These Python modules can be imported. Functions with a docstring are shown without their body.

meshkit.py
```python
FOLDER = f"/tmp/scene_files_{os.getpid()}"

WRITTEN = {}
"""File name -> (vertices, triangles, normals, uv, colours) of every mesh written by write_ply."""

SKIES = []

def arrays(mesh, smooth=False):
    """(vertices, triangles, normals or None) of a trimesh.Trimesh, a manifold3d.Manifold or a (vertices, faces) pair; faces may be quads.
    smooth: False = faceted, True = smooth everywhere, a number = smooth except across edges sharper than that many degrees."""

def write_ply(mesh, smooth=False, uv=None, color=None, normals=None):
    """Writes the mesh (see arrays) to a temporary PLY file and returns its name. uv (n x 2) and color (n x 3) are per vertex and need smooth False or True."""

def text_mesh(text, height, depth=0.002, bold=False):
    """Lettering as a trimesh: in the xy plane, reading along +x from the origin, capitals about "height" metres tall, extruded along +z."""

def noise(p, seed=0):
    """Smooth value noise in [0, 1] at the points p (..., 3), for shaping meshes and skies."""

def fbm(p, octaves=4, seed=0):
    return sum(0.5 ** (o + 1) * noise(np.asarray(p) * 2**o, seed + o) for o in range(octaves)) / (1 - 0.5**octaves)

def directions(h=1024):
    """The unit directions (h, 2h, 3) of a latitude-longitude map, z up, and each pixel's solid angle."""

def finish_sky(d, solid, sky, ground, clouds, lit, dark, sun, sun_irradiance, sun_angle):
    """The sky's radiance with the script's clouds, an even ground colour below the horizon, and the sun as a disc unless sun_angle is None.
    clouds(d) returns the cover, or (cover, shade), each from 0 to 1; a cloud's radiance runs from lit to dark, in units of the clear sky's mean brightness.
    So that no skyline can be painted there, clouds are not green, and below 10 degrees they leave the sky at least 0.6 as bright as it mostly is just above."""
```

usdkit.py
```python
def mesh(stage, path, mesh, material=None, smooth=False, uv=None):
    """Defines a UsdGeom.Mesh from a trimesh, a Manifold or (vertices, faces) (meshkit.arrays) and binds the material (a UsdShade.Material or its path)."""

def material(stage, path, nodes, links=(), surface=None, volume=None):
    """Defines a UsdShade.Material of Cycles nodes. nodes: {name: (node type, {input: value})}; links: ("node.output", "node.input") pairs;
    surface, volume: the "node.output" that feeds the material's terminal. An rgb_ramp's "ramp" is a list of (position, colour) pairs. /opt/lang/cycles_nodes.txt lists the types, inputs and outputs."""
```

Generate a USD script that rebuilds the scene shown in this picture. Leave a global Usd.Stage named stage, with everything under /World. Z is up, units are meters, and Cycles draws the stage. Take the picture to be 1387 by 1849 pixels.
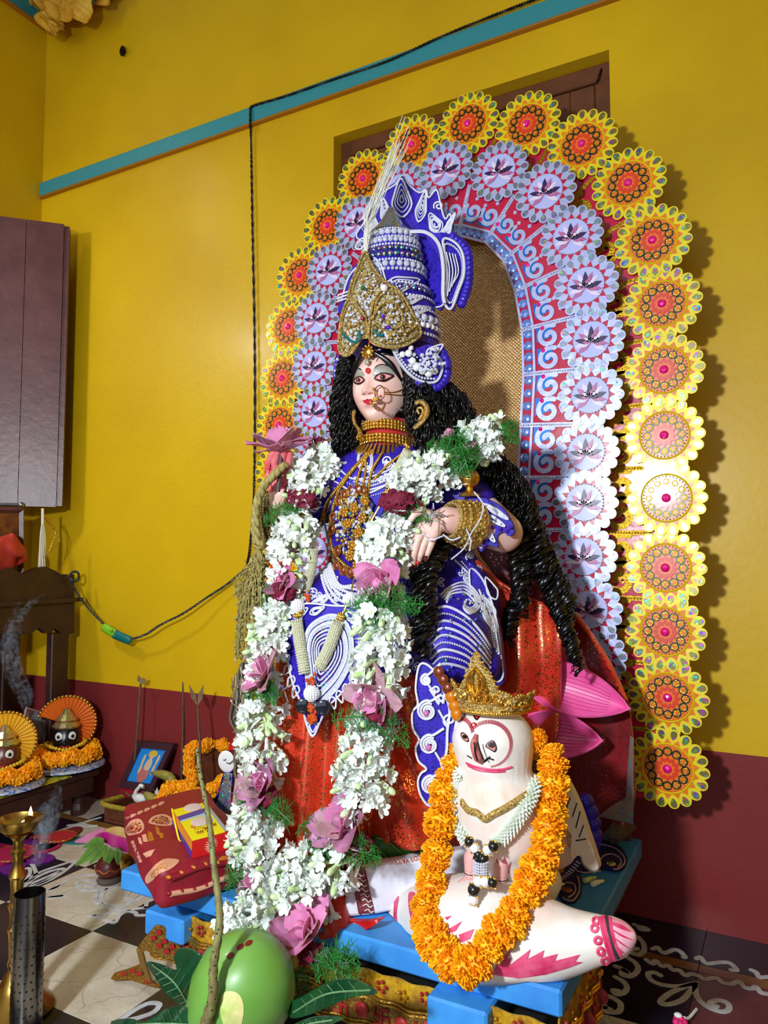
import math, random
import numpy as np, trimesh, manifold3d as m3, shapely
from shapely.geometry import Polygon, LineString, Point
from shapely import affinity
import usdkit, meshkit
from pxr import Usd, UsdGeom, UsdLux, UsdShade, Gf, Sdf

stage = Usd.Stage.CreateInMemory()
UsdGeom.SetStageUpAxis(stage, 'Z')
UsdGeom.Xform.Define(stage, '/World'); UsdGeom.Scope.Define(stage, '/World/Looks')
RND = random.Random(7); NP = np.random.RandomState(11)
# ------------------------------------------------------------------ camera, light, exposure
W, H, FPX = 1387, 1849, 1350.0
YAW, PIT, CAMH = math.radians(28.4), math.radians(3.64), 0.90
cd = np.array([-math.sin(YAW)*math.cos(PIT), math.cos(YAW)*math.cos(PIT), math.sin(PIT)])
cr = np.array([math.cos(YAW), math.sin(YAW), 0.0]); cu = np.cross(cr, cd); CP = np.array([0, 0, CAMH])
cam = UsdGeom.Camera.Define(stage, '/World/camera')
cam.CreateHorizontalApertureAttr(36.0); cam.CreateFocalLengthAttr(36.0*FPX/W); cam.CreateFStopAttr(0.0)
cam.CreateClippingRangeAttr(Gf.Vec2f(0.05, 100))
m4 = np.eye(4); m4[0, :3], m4[1, :3], m4[2, :3], m4[3, :3] = cr, cu, -cd, CP
UsdGeom.Xformable(cam).AddTransformOp().Set(Gf.Matrix4d(m4.tolist()))
cam.CreateExposureAttr(0.14)
def lamp(name, pos, aim, rad, inten, col):                           # a shaded lamp: a glowing disc facing AIM
    l = UsdLux.DiskLight.Define(stage, '/World/' + name); l.CreateRadiusAttr(rad); l.CreateIntensityAttr(inten); l.CreateColorAttr(Gf.Vec3f(*col))
    z = -np.asarray(aim, float); z /= np.linalg.norm(z); x = np.cross((0, 0, 1.0), z); x /= np.linalg.norm(x); y = np.cross(z, x)
    m = np.eye(4); m[0, :3], m[1, :3], m[2, :3], m[3, :3] = x, y, z, pos; UsdGeom.Xformable(l).AddTransformOp().Set(Gf.Matrix4d(m.tolist()))
lamp('key_lamp', (-0.62, -0.6, 1.32), (-0.05, 1, -0.5), 0.07, 960.0, (0.88, 0.95, 1.0))
lamp('side_lamp', (-2.62, 0.7, 2.1), (0.25, 0.5, -0.83), 0.09, 115.0, (0.96, 0.98, 1.0))
tl = UsdLux.RectLight.Define(stage, '/World/tube_lamp'); tl.CreateWidthAttr(0.05); tl.CreateHeightAttr(0.45); tl.CreateIntensityAttr(17.0); tl.CreateColorAttr(Gf.Vec3f(0.96, 0.98, 1.0))
tz = -np.array([0.62, 0.70, -0.35]); tz /= np.linalg.norm(tz); tx_ = np.cross((0, 0, 1.0), tz); tx_ /= np.linalg.norm(tx_); mm_ = np.eye(4); mm_[0, :3], mm_[1, :3], mm_[2, :3], mm_[3, :3] = tx_, np.cross(tz, tx_), tz, (-2.66, 1.08, 2.74)
UsdGeom.Xformable(tl).AddTransformOp().Set(Gf.Matrix4d(mm_.tolist()))
dome = UsdLux.DomeLight.Define(stage, '/World/sky'); dome.CreateIntensityAttr(0.26); dome.CreateColorAttr(Gf.Vec3f(0.72, 0.85, 1.0))

# ------------------------------------------------------------------ pixel -> point on a plane of the place
def ray(px, py): return cd + cr*((px - W/2)/FPX) - cu*((py - H/2)/FPX)
def PY(px, py, y): v = ray(px, py); return CP + v*(y/v[1])
def PZ(px, py, z): v = ray(px, py); return CP + v*((z - CAMH)/v[2])
def PX(px, py, x): v = ray(px, py); return CP + v*(x/v[0])
def proj(p): q = np.asarray(p) - CP; z = q@cd; return W/2 + FPX*(q@cr)/z, H/2 - FPX*(q@cu)/z
def pxm(px, py, y): return ((PY(px, py, y) - CP)@cd)/FPX          # metres per pixel there
# ------------------------------------------------------------------ objects
USED = {}; LOC = {}
def num(path):
    n = USED.get(path, 0); USED[path] = n + 1
    return path if n == 0 else '%s_%03d' % (path, n)
def tag(p, label=None, cat=None, group=None, kind=None):
    for k, v in (('label', label), ('category', cat), ('group', group), ('kind', kind)):
        if v: p.SetCustomDataByKey(k, v)
    return p
def thing(name, label, cat, loc=(0, 0, 0), group=None, kind=None):
    path = num('/World/' + name); x = UsdGeom.Xform.Define(stage, path); x.AddTranslateOp().Set(Gf.Vec3d(*map(float, loc)))
    LOC[path] = np.array(loc, float); tag(x.GetPrim(), label, cat, group, kind); return path
def obj(name, mesh, mat, parent='/World', smooth=False, label=None, cat=None, group=None, kind=None):
    path = num(parent + '/' + name); v, f = VF(mesh); off = LOC.get(parent, np.zeros(3)); LOC[path] = off
    if len(f) == 0: return path
    used = np.zeros(len(v), bool); used[f.ravel()] = True
    if not used.all(): v, f = v[used], (np.cumsum(used) - 1)[f]
    m = usdkit.mesh(stage, path, (v - off, f), mat, smooth=smooth)
    tag(m.GetPrim(), label, cat, group, kind); return path
def struct(name, mesh, mat, smooth=False, parent='/World'): return obj(name, mesh, mat, parent, smooth, kind='structure' if parent == '/World' else None)
def VF(m):
    if hasattr(m, 'to_mesh'): q = m.to_mesh(); return np.array(q.vert_properties[:, :3], float), np.array(q.tri_verts)
    if isinstance(m, (tuple, list)): return np.asarray(m[0], float), np.asarray(m[1], int)
    return np.array(m.vertices, float), np.array(m.faces)
def cat_(ms):
    V, F, n = [], [], 0
    for m in ms:
        v, f = VF(m); V.append(v); F.append(f + n); n += len(v)
    return (np.vstack(V), np.vstack(F)) if V else (np.zeros((0, 3)), np.zeros((0, 3), int))
def xf(m, M=None, t=(0, 0, 0), s=1):
    v, f = VF(m); v = v*s
    if M is not None: v = v@np.asarray(M).T
    return v + np.asarray(t), f
def frame(z, x=(1, 0, 0)):
    z = np.asarray(z, float); z = z/np.linalg.norm(z); x = np.asarray(x, float); x = x - z*(x@z)
    if np.linalg.norm(x) < 1e-6: x = np.cross(z, (0, 0.3, 1)); 
    x = x/np.linalg.norm(x); return np.stack([x, np.cross(z, x), z], 1)
# ------------------------------------------------------------------ shapes
def box(lo, hi, bev=0.003):
    lo, hi = np.minimum(lo, hi).astype(float), np.maximum(lo, hi).astype(float); b = min(bev, (hi - lo).min()*0.45)
    if b <= 0: return VF(trimesh.creation.box(bounds=[lo, hi]))
    P = []
    for sx in (0, 1):
        for sy in (0, 1):
            for sz in (0, 1):
                c = np.where([sx, sy, sz], hi, lo); d = np.where([sx, sy, sz], -1, 1)*b
                for k in range(3):
                    q = c + d; q[k] = c[k]; P.append(q)
    return VF(m3.Manifold.hull_points(np.array(P)))
def hexa(P, bev=0):                                                  # hull of points
    return VF(m3.Manifold.hull_points(np.asarray(P, float)))
def spline(P, n=8, closed=False):
    P = np.asarray(P, float); N = len(P)
    if N < 3 and not closed: return np.array([P[0] + (P[-1] - P[0])*t for t in np.linspace(0, 1, n + 1)])
    Q = np.vstack([P[-1:], P, P[:2]]) if closed else np.vstack([2*P[0] - P[1], P, 2*P[-1] - P[-2]])
    out = []
    for i in range(N if closed else N - 1):
        a, b, c, d = Q[i:i + 4]
        for t in np.arange(n)/n:
            out.append(0.5*(2*b + (c - a)*t + (2*a - 5*b + 4*c - d)*t*t + (3*b - a - 3*c + d)*t**3))
    if not closed: out.append(P[-1])
    return np.array(out)
def tube(P, r, k=6, closed=False, caps=True):
    P = np.asarray(P, float); n = len(P)
    if n < 2: return np.zeros((0, 3)), np.zeros((0, 3), int)
    r = np.broadcast_to(r, (n,)).astype(float)
    T = np.gradient(P, axis=0) if not closed else np.roll(P, -1, 0) - np.roll(P, 1, 0)
    T /= np.linalg.norm(T, axis=1, keepdims=True) + 1e-12
    a = np.cross(T[0], (0, 0, 1.0)) if abs(T[0, 2]) < 0.9 else np.cross(T[0], (1.0, 0, 0)); A = []
    for t in T:
        a = a - t*(a@t); a /= np.linalg.norm(a) + 1e-12; A.append(a)
    A = np.array(A); B = np.cross(T, A); g = np.arange(k)*2*np.pi/k
    V = (P[:, None] + r[:, None, None]*(np.cos(g)[None, :, None]*A[:, None] + np.sin(g)[None, :, None]*B[:, None])).reshape(-1, 3); F = []
    m = n if closed else n - 1
    i, j = np.meshgrid(np.arange(m), np.arange(k), indexing='ij'); i2 = (i + 1) % n; j2 = (j + 1) % k
    a_, b_, c_, d_ = i*k + j, i*k + j2, i2*k + j2, i2*k + j
    F = np.vstack([np.stack([a_, b_, c_], -1).reshape(-1, 3), np.stack([a_, c_, d_], -1).reshape(-1, 3)])
    if caps and not closed:
        V = np.vstack([V, P[0], P[-1]]); q = np.arange(k); e = (n - 1)*k
        F = np.vstack([F, np.stack([np.full(k, n*k), (q + 1) % k, q], 1), np.stack([np.full(k, n*k + 1), e + q, e + (q + 1) % k], 1)])
    return V, F
def lathe(prof, k=32, M=None, t=(0, 0, 0)):
    prof = np.asarray(prof, float); n = len(prof); g = np.arange(k)*2*np.pi/k
    V = np.stack([prof[:, 0][:, None]*np.cos(g), prof[:, 0][:, None]*np.sin(g), np.repeat(prof[:, 1][:, None], k, 1)], -1).reshape(-1, 3)
    i, j = np.meshgrid(np.arange(n - 1), np.arange(k), indexing='ij'); j2 = (j + 1) % k
    a_, b_, c_, d_ = i*k + j, i*k + j2, (i + 1)*k + j2, (i + 1)*k + j
    F = np.vstack([np.stack([a_, b_, c_], -1).reshape(-1, 3), np.stack([a_, c_, d_], -1).reshape(-1, 3)])
    return xf((V, F), M, t)
def ball(c, r, sub=2, M=None):
    s = trimesh.creation.icosphere(sub, 1.0); v = np.array(s.vertices)*np.asarray(r)
    return xf((v, s.faces), M, c)
def earcut(poly): return trimesh.creation.triangulate_polygon(poly, engine='earcut')
def plate(poly, depth, M=None, t=(0, 0, 0)):                          # extrude a shapely polygon (or several) along +z of the frame M at t
    ps = [g for g in (poly.geoms if hasattr(poly, 'geoms') else [poly]) if g.area > 0]
    return cat_([xf(trimesh.creation.extrude_polygon(g, depth, engine='earcut'), M, t) for g in ps])
def ngon(r, n, c=(0, 0), ph=0, ry=None):
    g = np.arange(n)*2*np.pi/n + ph; return Polygon(np.stack([c[0] + r*np.cos(g), c[1] + (ry or r)*np.sin(g)], 1))
def noise3(v, s, amp, seed=0): return (np.stack([meshkit.noise(v*s, seed + k) for k in range(3)], -1) - 0.5)*2*amp
def grid(fn, us, vs, closed_u=False):
    V = np.array([[fn(u, v) for u in us] for v in vs], float); nv, nu = V.shape[:2]
    i, j = np.meshgrid(np.arange(nv - 1), np.arange(nu if closed_u else nu - 1), indexing='ij'); j2 = (j + 1) % nu
    a_, b_, c_, d_ = i*nu + j, i*nu + j2, (i + 1)*nu + j2, (i + 1)*nu + j
    return V.reshape(-1, 3), np.vstack([np.stack([a_, b_, c_], -1).reshape(-1, 3), np.stack([a_, c_, d_], -1).reshape(-1, 3)])
def thick(m, d, off=None):                                            # a surface made solid: a second layer pushed by the vector d (or along its normals), edges joined
    v, f = VF(m); tm = trimesh.Trimesh(v, f, process=False)
    w = v + (np.asarray(d) if np.ndim(d) else tm.vertex_normals*d); n = len(v)
    e = np.sort(f[:, [0, 1, 1, 2, 2, 0]].reshape(-1, 2), 1); d_ = f[:, [0, 1, 1, 2, 2, 0]].reshape(-1, 2)
    _, inv, cnt = np.unique(e, axis=0, return_inverse=True, return_counts=True); B = d_[cnt[inv.ravel()] == 1]
    side = np.vstack([np.stack([B[:, 0], B[:, 0] + n, B[:, 1]], 1), np.stack([B[:, 1], B[:, 0] + n, B[:, 1] + n], 1)])
    return np.vstack([v, w]), np.vstack([f, f[:, ::-1] + n, side])
def sheet(poly, dep, th=0.006, size=14, smooth_in=True):              # an outline read off the photograph, put at the depth dep(px,py) and given thickness th
    pts = spline(poly, 4, True) if smooth_in else np.asarray(poly, float)
    pg = Polygon(pts).buffer(0)
    if hasattr(pg, 'geoms'): pg = max(pg.geoms, key=lambda g: g.area)
    v, f = earcut(pg); v, f = trimesh.remesh.subdivide_to_size(np.c_[v, np.zeros(len(v))], f, size)
    tm = trimesh.Trimesh(v, f, process=True); v, f = np.array(tm.vertices), np.array(tm.faces)
    if dep is not None and not callable(dep): c = dep; dep = lambda a, b: c
    V = np.array([PY(a, b, dep(a, b)) for a, b, _ in v])
    if len(f) and np.cross(V[f[:, 1]] - V[f[:, 0]], V[f[:, 2]] - V[f[:, 0]])[:, 1].sum() > 0: f = f[:, ::-1]
    return thick((V, f), np.array([0, th, 0.0]))
def cast(mesh, pix, back=0.0):                                        # the points of a mesh seen at these pixels (for laying eyes, trim and stitching onto real surfaces)
    v, f = VF(mesh); a, b, c = v[f[:, 0]], v[f[:, 1]], v[f[:, 2]]; e1, e2 = b - a, c - a; out = []; s = CP - a
    q = np.cross(s, e1); e2q = np.einsum('ij,ij->i', e2, q)
    for p in pix:
        d = ray(*p); h = np.cross(d, e2); det = np.einsum('ij,ij->i', e1, h); det = np.where(np.abs(det) < 1e-14, 1e-14, det)
        u = np.einsum('ij,ij->i', s, h)/det; w = (q@d)/det; t = e2q/det
        ok = (u >= -1e-6) & (w >= -1e-6) & (u + w <= 1 + 1e-6) & (t > 0.05)
        out.append(CP + d*(t[ok].min() - back) if ok.any() else np.full(3, np.nan))
    return np.array(out)
def fillnan(P):
    P = np.array(P); ok = ~np.isnan(P[:, 0]); return P[ok]
def blob(bones, edge=0.012, it=8, keep=None):                         # one continuous body: hulls of the spheres at each bone's ends, joined and smoothed
    M = m3.Manifold()
    for b in bones:
        ms = []
        for (p, r) in b:
            s = m3.Manifold.sphere(1.0, 32).scale([r]*3 if np.ndim(r) == 0 else list(r)).translate(list(map(float, p))); ms.append(s)
        M = M + (m3.Manifold.batch_hull(ms) if len(ms) > 1 else ms[0])
    M = M.refine_to_length(edge); v, f = VF(M); tm = trimesh.Trimesh(v, f, process=True)
    trimesh.smoothing.filter_taubin(tm, lamb=0.5, nu=0.52, iterations=it)
    return np.array(tm.vertices), np.array(tm.faces)
# ------------------------------------------------------------------ materials
MATS = {}
def srgb(c):
    if isinstance(c, str): c = [int(c[i:i + 2], 16)/255 for i in (0, 2, 4)]
    return tuple(x/12.92 if x <= 0.04045 else ((x + 0.055)/1.055)**2.4 for x in c)
def mat(name, col, rough=0.5, metal=0.0, col2=None, scale=40, amt=None, bump=0, bscale=80, coat=0, sss=0, glit=None, gscale=400, gamt=0.3, sheen=0, emit=0, trans=0, detail=3, tex='noise', alpha=1):
    """col..col2 blended by a noise of the thing's own pigment; glit: metallic flecks of that colour in a voronoi weave; bump: fine relief."""
    if name in MATS: return MATS[name]
    c = srgb(col); P = {'base_color': c, 'roughness': rough, 'metallic': metal, 'coat_weight': coat, 'coat_roughness': 0.08, 'subsurface_weight': sss, 'subsurface_scale': 0.004, 'sheen_weight': sheen, 'transmission_weight': trans, 'alpha': alpha}
    if emit: P['emission_color'] = c; P['emission_strength'] = emit
    N = {'p': ('principled_bsdf', P), 'g': ('geometry', {}), }; L = []
    src = None
    if col2 is not None:
        N['n'] = ('noise_texture', {'scale': float(scale), 'detail': float(detail), 'roughness': 0.6}) if tex == 'noise' else ('voronoi_texture', {'scale': float(scale)})
        lo, hi = amt or (0.35, 0.65)
        N['r'] = ('rgb_ramp', {'ramp': [(lo, c), (hi, srgb(col2))]}); L += [('g.position', 'n.vector'), ('n.fac' if tex == 'noise' else 'n.distance', 'r.fac'), ('r.color', 'p.base_color')]; src = 'r.color'
    if glit is not None:
        N['v'] = ('voronoi_texture', {'scale': float(gscale)}); N['s'] = ('separate_color', {}); N['lt'] = ('math', {'math_type': 'less_than', 'value2': float(gamt)})
        N['mx'] = ('mix', {'color1': c, 'color2': srgb(glit)}); N['mr'] = ('map_range', {'to_min': rough, 'to_max': 0.25})
        L += [('g.position', 'v.vector'), ('v.color', 's.color'), ('s.r', 'lt.value1'), ('lt.value', 'mx.fac'), ('lt.value', 'p.metallic'), ('lt.value', 'mr.value'), ('mr.result', 'p.roughness')]
        if src: L.append((src, 'mx.color1'))
        L = [x for x in L if x[1] != 'p.base_color'] + [('mx.color', 'p.base_color')]
        N['b2'] = ('bump', {'strength': 0.6, 'distance': 0.002}); L += [('s.g', 'b2.height'), ('b2.normal', 'p.normal')]
    elif bump:
        N['bn'] = ('noise_texture', {'scale': float(bscale), 'detail': 3.0}); N['b'] = ('bump', {'strength': float(bump), 'distance': 0.004})
        L += [('g.position', 'bn.vector'), ('bn.fac', 'b.height'), ('b.normal', 'p.normal')]
    MATS[name] = usdkit.material(stage, '/World/Looks/' + name, N, L, surface='p.BSDF'); return MATS[name]
# ================================================================== THE ROOM
WY, WXL = 2.023, -2.745
def wall_mat(name, up, dado, zd):
    g = usdkit.material(stage, '/World/Looks/' + name, {
        'g': ('geometry', {}), 'x': ('separate_xyz', {}), 'n': ('noise_texture', {'scale': 2.2, 'detail': 5.0}), 'n2': ('noise_texture', {'scale': 40.0, 'detail': 4.0}), 'n3': ('noise_texture', {'scale': 260.0, 'detail': 2.0}),
        'r': ('rgb_ramp', {'ramp': [(0.3, srgb(up)), (0.7, srgb((0.80, 0.635, 0.055)))]}), 'lt': ('math', {'math_type': 'less_than', 'value2': zd}),
        'mx': ('mix', {'color2': srgb(dado)}), 'am': ('math', {'math_type': 'multiply_add', 'value2': 0.25}), 'b': ('bump', {'strength': 0.22, 'distance': 0.004}),
        'p': ('principled_bsdf', {'roughness': 0.42, 'specular_ior_level': 0.25, 'coat_weight': 0.08, 'coat_roughness': 0.2})},
        [('g.position', 'x.vector'), ('g.position', 'n.vector'), ('g.position', 'n2.vector'), ('g.position', 'n3.vector'), ('n.fac', 'r.fac'), ('x.z', 'lt.value1'), ('lt.value', 'mx.fac'), ('r.color', 'mx.color1'), ('mx.color', 'p.base_color'),
         ('n3.fac', 'am.value1'), ('n2.fac', 'am.value3'), ('am.value', 'b.height'), ('b.normal', 'p.normal')], surface='p.BSDF'); return g
MW = wall_mat('wall_paint', (0.86, 0.70, 0.06), (0.50, 0.17, 0.17), 0.432)
M_teal = mat('teal_paint', (0.20, 0.56, 0.60), 0.4, bump=0.2, bscale=60)
M_brown = mat('brown_wood_paint', (0.42, 0.24, 0.13), 0.42, col2=(0.36, 0.19, 0.10), scale=12, bump=0.25, bscale=50)
wx0, wx1, wz0, wz1 = -1.283, -0.392, 1.15, 2.296
wp = Polygon([(WXL - 0.2, 0), (1.7, 0), (1.7, 3.4), (WXL - 0.2, 3.4)], [[(wx0, wz0), (wx1, wz0), (wx1, wz1), (wx0, wz1)]])
RY = np.array([[1, 0, 0], [0, 0, 1], [0, 1, 0]])                   # plan (x,z) extruded along +y
def xz(poly, depth, y): v, f = plate(poly, depth, RY, (0, y, 0)); return v, f[:, ::-1]
struct('wall_back', xz(wp, 0.16, WY), MW)
struct('wall_left', box((WXL - 0.16, -2.2, 0), (WXL, WY, 3.4), 0), MW)
struct('wall_right', box((1.6, -2.2, 0), (1.7, WY, 3.4), 0), MW)
struct('ceiling', box((WXL - 0.16, -2.2, 3.36), (1.7, WY + 0.16, 3.5), 0), mat('ceiling_paint', (0.82, 0.82, 0.78), 0.8))
struct('trim_1', cat_([box((WXL, WY - 0.016, 2.432), (1.6, WY + 0.02, 2.492), 0.003)]), M_teal)
struct('trim_2', box((WXL, WY - 0.012, 3.175), (1.6, WY + 0.02, 3.36), 0.002), M_teal)
struct('trim_3', box((WXL - 0.02, -2.2, 3.175), (WXL + 0.012, WY - 0.012, 3.36), 0.002), M_teal)
M_or = mat('orange_line_paint', (0.66, 0.42, 0.08), 0.45)
struct('trim_4', box((WXL, WY - 0.021, 2.425), (1.6, WY + 0.02, 2.432), 0.003), M_or)
struct('trim_5', box((WXL, WY - 0.018, 3.163), (1.6, WY + 0.02, 3.175), 0.002), M_or)
struct('trim_6', box((WXL - 0.02, -2.2, 3.163), (WXL + 0.018, WY - 0.018, 3.175), 0.002), M_or)
# window with closed wooden shutters, set back in the wall
win = thing('window_1', None, None, ((wx0 + wx1)/2, WY + 0.1, wz0), kind='structure')
fy = WY + 0.045
for n, a, b in (('frame_rail', (wx0, wz1 - 0.05), (wx1, wz1)), ('frame_rail', (wx0, wz0), (wx1, wz0 + 0.05)), ('frame_stile', (wx0, wz0 + 0.05), (wx0 + 0.05, wz1 - 0.05)), ('frame_stile', (wx1 - 0.05, wz0 + 0.05), (wx1, wz1 - 0.05))):
    obj(n, box((a[0], fy, a[1]), (b[0], WY + 0.13, b[1]), 0.004), M_brown, win)
mid = (wx0 + wx1)/2
for a, b in ((wx0 + 0.052, mid - 0.002), (mid + 0.002, wx1 - 0.052)):
    z0, z1 = wz0 + 0.052, wz1 - 0.052; s = obj('shutter', cat_([box((a, fy + 0.008, z0), (a + 0.07, fy + 0.045, z1)), box((b - 0.07, fy + 0.008, z0), (b, fy + 0.045, z1)), box((a + 0.07, fy + 0.008, z1 - 0.085), (b - 0.07, fy + 0.045, z1)), box((a + 0.07, fy + 0.008, z0), (b - 0.07, fy + 0.045, z0 + 0.085)), box((a + 0.07, fy + 0.008, 1.68), (b - 0.07, fy + 0.045, 1.75))]), M_brown, win)
    for q0, q1 in ((z0 + 0.085, 1.68), (1.75, z1 - 0.085)): obj('panel', box((a + 0.072, fy + 0.022, q0 + 0.002), (b - 0.072, fy + 0.04, q1 - 0.002), 0.006), M_brown, s)
obj('shutter_hook', tube(spline([(wx1 - 0.03, fy - 0.002, wz1 - 0.02), (wx1 - 0.035, fy - 0.012, wz1 - 0.045), (wx1 - 0.045, fy - 0.004, wz1 - 0.06)], 5), 0.003), mat('iron', (0.12, 0.1, 0.09), 0.5, 0.8), win)
# floor of polished two-tone tiles with a border along the wall
struct('floor', box((WXL - 0.16, -2.2, -0.1), (1.7, WY + 0.1, -0.0015), 0), mat('grout', (0.14, 0.12, 0.13), 0.6))
def tile_mat(name, col, col2, crack):
    return usdkit.material(stage, '/World/Looks/' + name, {'g': ('geometry', {}), 'n': ('noise_texture', {'scale': 9.0, 'detail': 6.0, 'roughness': 0.65}), 'ns': ('noise_texture', {'scale': 6.0, 'detail': 4.0}),
        'va': ('vector_math', {'math_type': 'multiply_add', 'vector2': (0.12, 0.12, 0.12)}), 'v': ('voronoi_texture', {'feature': 'distance_to_edge', 'scale': 7.5, 'randomness': 1.0}),
        'lt': ('map_range', {'from_min': 0.0, 'from_max': 0.012, 'to_min': 0.45 if crack else 0.0, 'to_max': 0.0, 'clamp': True}), 'sp': ('noise_texture', {'scale': 130.0, 'detail': 2.0}), 'spr': ('rgb_ramp', {'ramp': [(0.62, (1, 1, 1)), (0.7, (0.75, 0.72, 0.68))]}),
        'r': ('rgb_ramp', {'ramp': [(0.35, srgb(col)), (0.65, srgb(col2))]}), 'mx': ('mix', {'color2': srgb((0.25, 0.2, 0.17))}), 'm2': ('mix', {'mix_type': 'multiply', 'fac': 1.0}),
        'p': ('principled_bsdf', {'roughness': 0.28, 'coat_weight': 0.2, 'coat_roughness': 0.12})},
        [('g.position', 'n.vector'), ('g.position', 'ns.vector'), ('ns.color', 'va.vector1'), ('g.position', 'va.vector3'), ('va.vector', 'v.vector'), ('v.distance', 'lt.value'), ('lt.result', 'mx.fac'), ('n.fac', 'r.fac'), ('g.position', 'sp.vector'), ('sp.fac', 'spr.fac'), ('r.color', 'm2.color1'), ('spr.color', 'm2.color2'), ('m2.color', 'mx.color1'), ('mx.color', 'p.base_color')], surface='p.BSDF')
M_cream = tile_mat('cream_tile', (0.84, 0.81, 0.75), (0.74, 0.69, 0.62), True); M_dark = tile_mat('black_tile', (0.06, 0.07, 0.13), (0.09, 0.10, 0.17), False); M_mar = tile_mat('maroon_tile', (0.34, 0.15, 0.15), (0.40, 0.19, 0.17), True); M_gold_t = tile_mat('ochre_tile', (0.55, 0.38, 0.16), (0.45, 0.3, 0.13), False)
DX, DY = 0.328, 0.253
for j in range(-3, 2):
    for i in range(-4, 6):
        x, y = -1.515 + i*DX, 1.314 + j*DY
        if x < WXL or y < 0.3: continue
        mt = M_mar if (i >= 4 and (i + 1 + j) % 2 == 0) else (M_cream if (i + 1 + j) % 2 == 0 else M_dark)
        obj('tile', box((x + 0.0008, y + 0.0008, -0.012), (x + DX - 0.0008, y + DY - 0.0008, 0.0), 0.0006), mt, '/World/floor')
y0 = 1.314 + 2*DY
for i in range(-4, 6):
    x = -1.515 + i*DX
    obj('border_strip', box((x + 0.0008, y0 + 0.001, -0.012), (x + DX - 0.0008, y0 + 0.034, 0), 0.0006), M_gold_t, '/World/floor')
    obj('tile', box((x + 0.0008, y0 + 0.0355, -0.012), (x + DX - 0.0008, WY, 0), 0.0006), M_dark if i > -3 else M_cream, '/World/floor')
# wooden shutter of the window on the left wall, standing open into the corner
M_sh = mat('mauve_wood_paint', (0.40, 0.24, 0.24), 0.35, col2=(0.34, 0.19, 0.19), scale=9, bump=0.2, bscale=40)
sh = thing('window_2', None, None, (-2.6, 1.75, 1.0), kind='structure')
E0 = PY(110, 660, 1.93); E0[2] = 0; dirr = np.array([0.69, 0.72, 0]); nrm = np.array([0.72, -0.69, 0]); zt, zb = PY(112, 412, 1.93)[2], PY(108, 916, 1.93)[2]
def slab(s0, s1, z0, z1, d0, d1): return hexa([E0 + dirr*s + nrm*d + np.array([0, 0, z]) for s in (s0, s1) for d in (d0, d1) for z in (z0, z1)])
for s0, s1 in ((-0.40, -0.278), (-0.276, -0.135), (-0.133, 0.0)): obj('plank', slab(s0, s1, zb, zt, 0.0, 0.03), M_sh, sh)
obj('edge_batten', slab(0.001, 0.02, zb + 0.004, zt - 0.004, -0.03, 0.022), M_sh, sh)
obj('cross_batten', slab(-0.395, -0.01, zb + 0.1, zb + 0.16, -0.02, 0.0), M_sh, sh); obj('cross_batten', slab(-0.395, -0.01, zt - 0.16, zt - 0.1, -0.02, 0.0), M_sh, sh)
obj('bolt_rod', cat_([tube([E0 + dirr*s + nrm*0.04 + np.array([0, 0, zb + 0.004]) for s in (-0.40, -0.11)], 0.007, 8), ball(E0 - dirr*0.12 + nrm*0.04 + np.array([0, 0, zb + 0.004]), 0.011)]), mat('steel', (0.6, 0.6, 0.65), 0.3, 1.0), sh)
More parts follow.
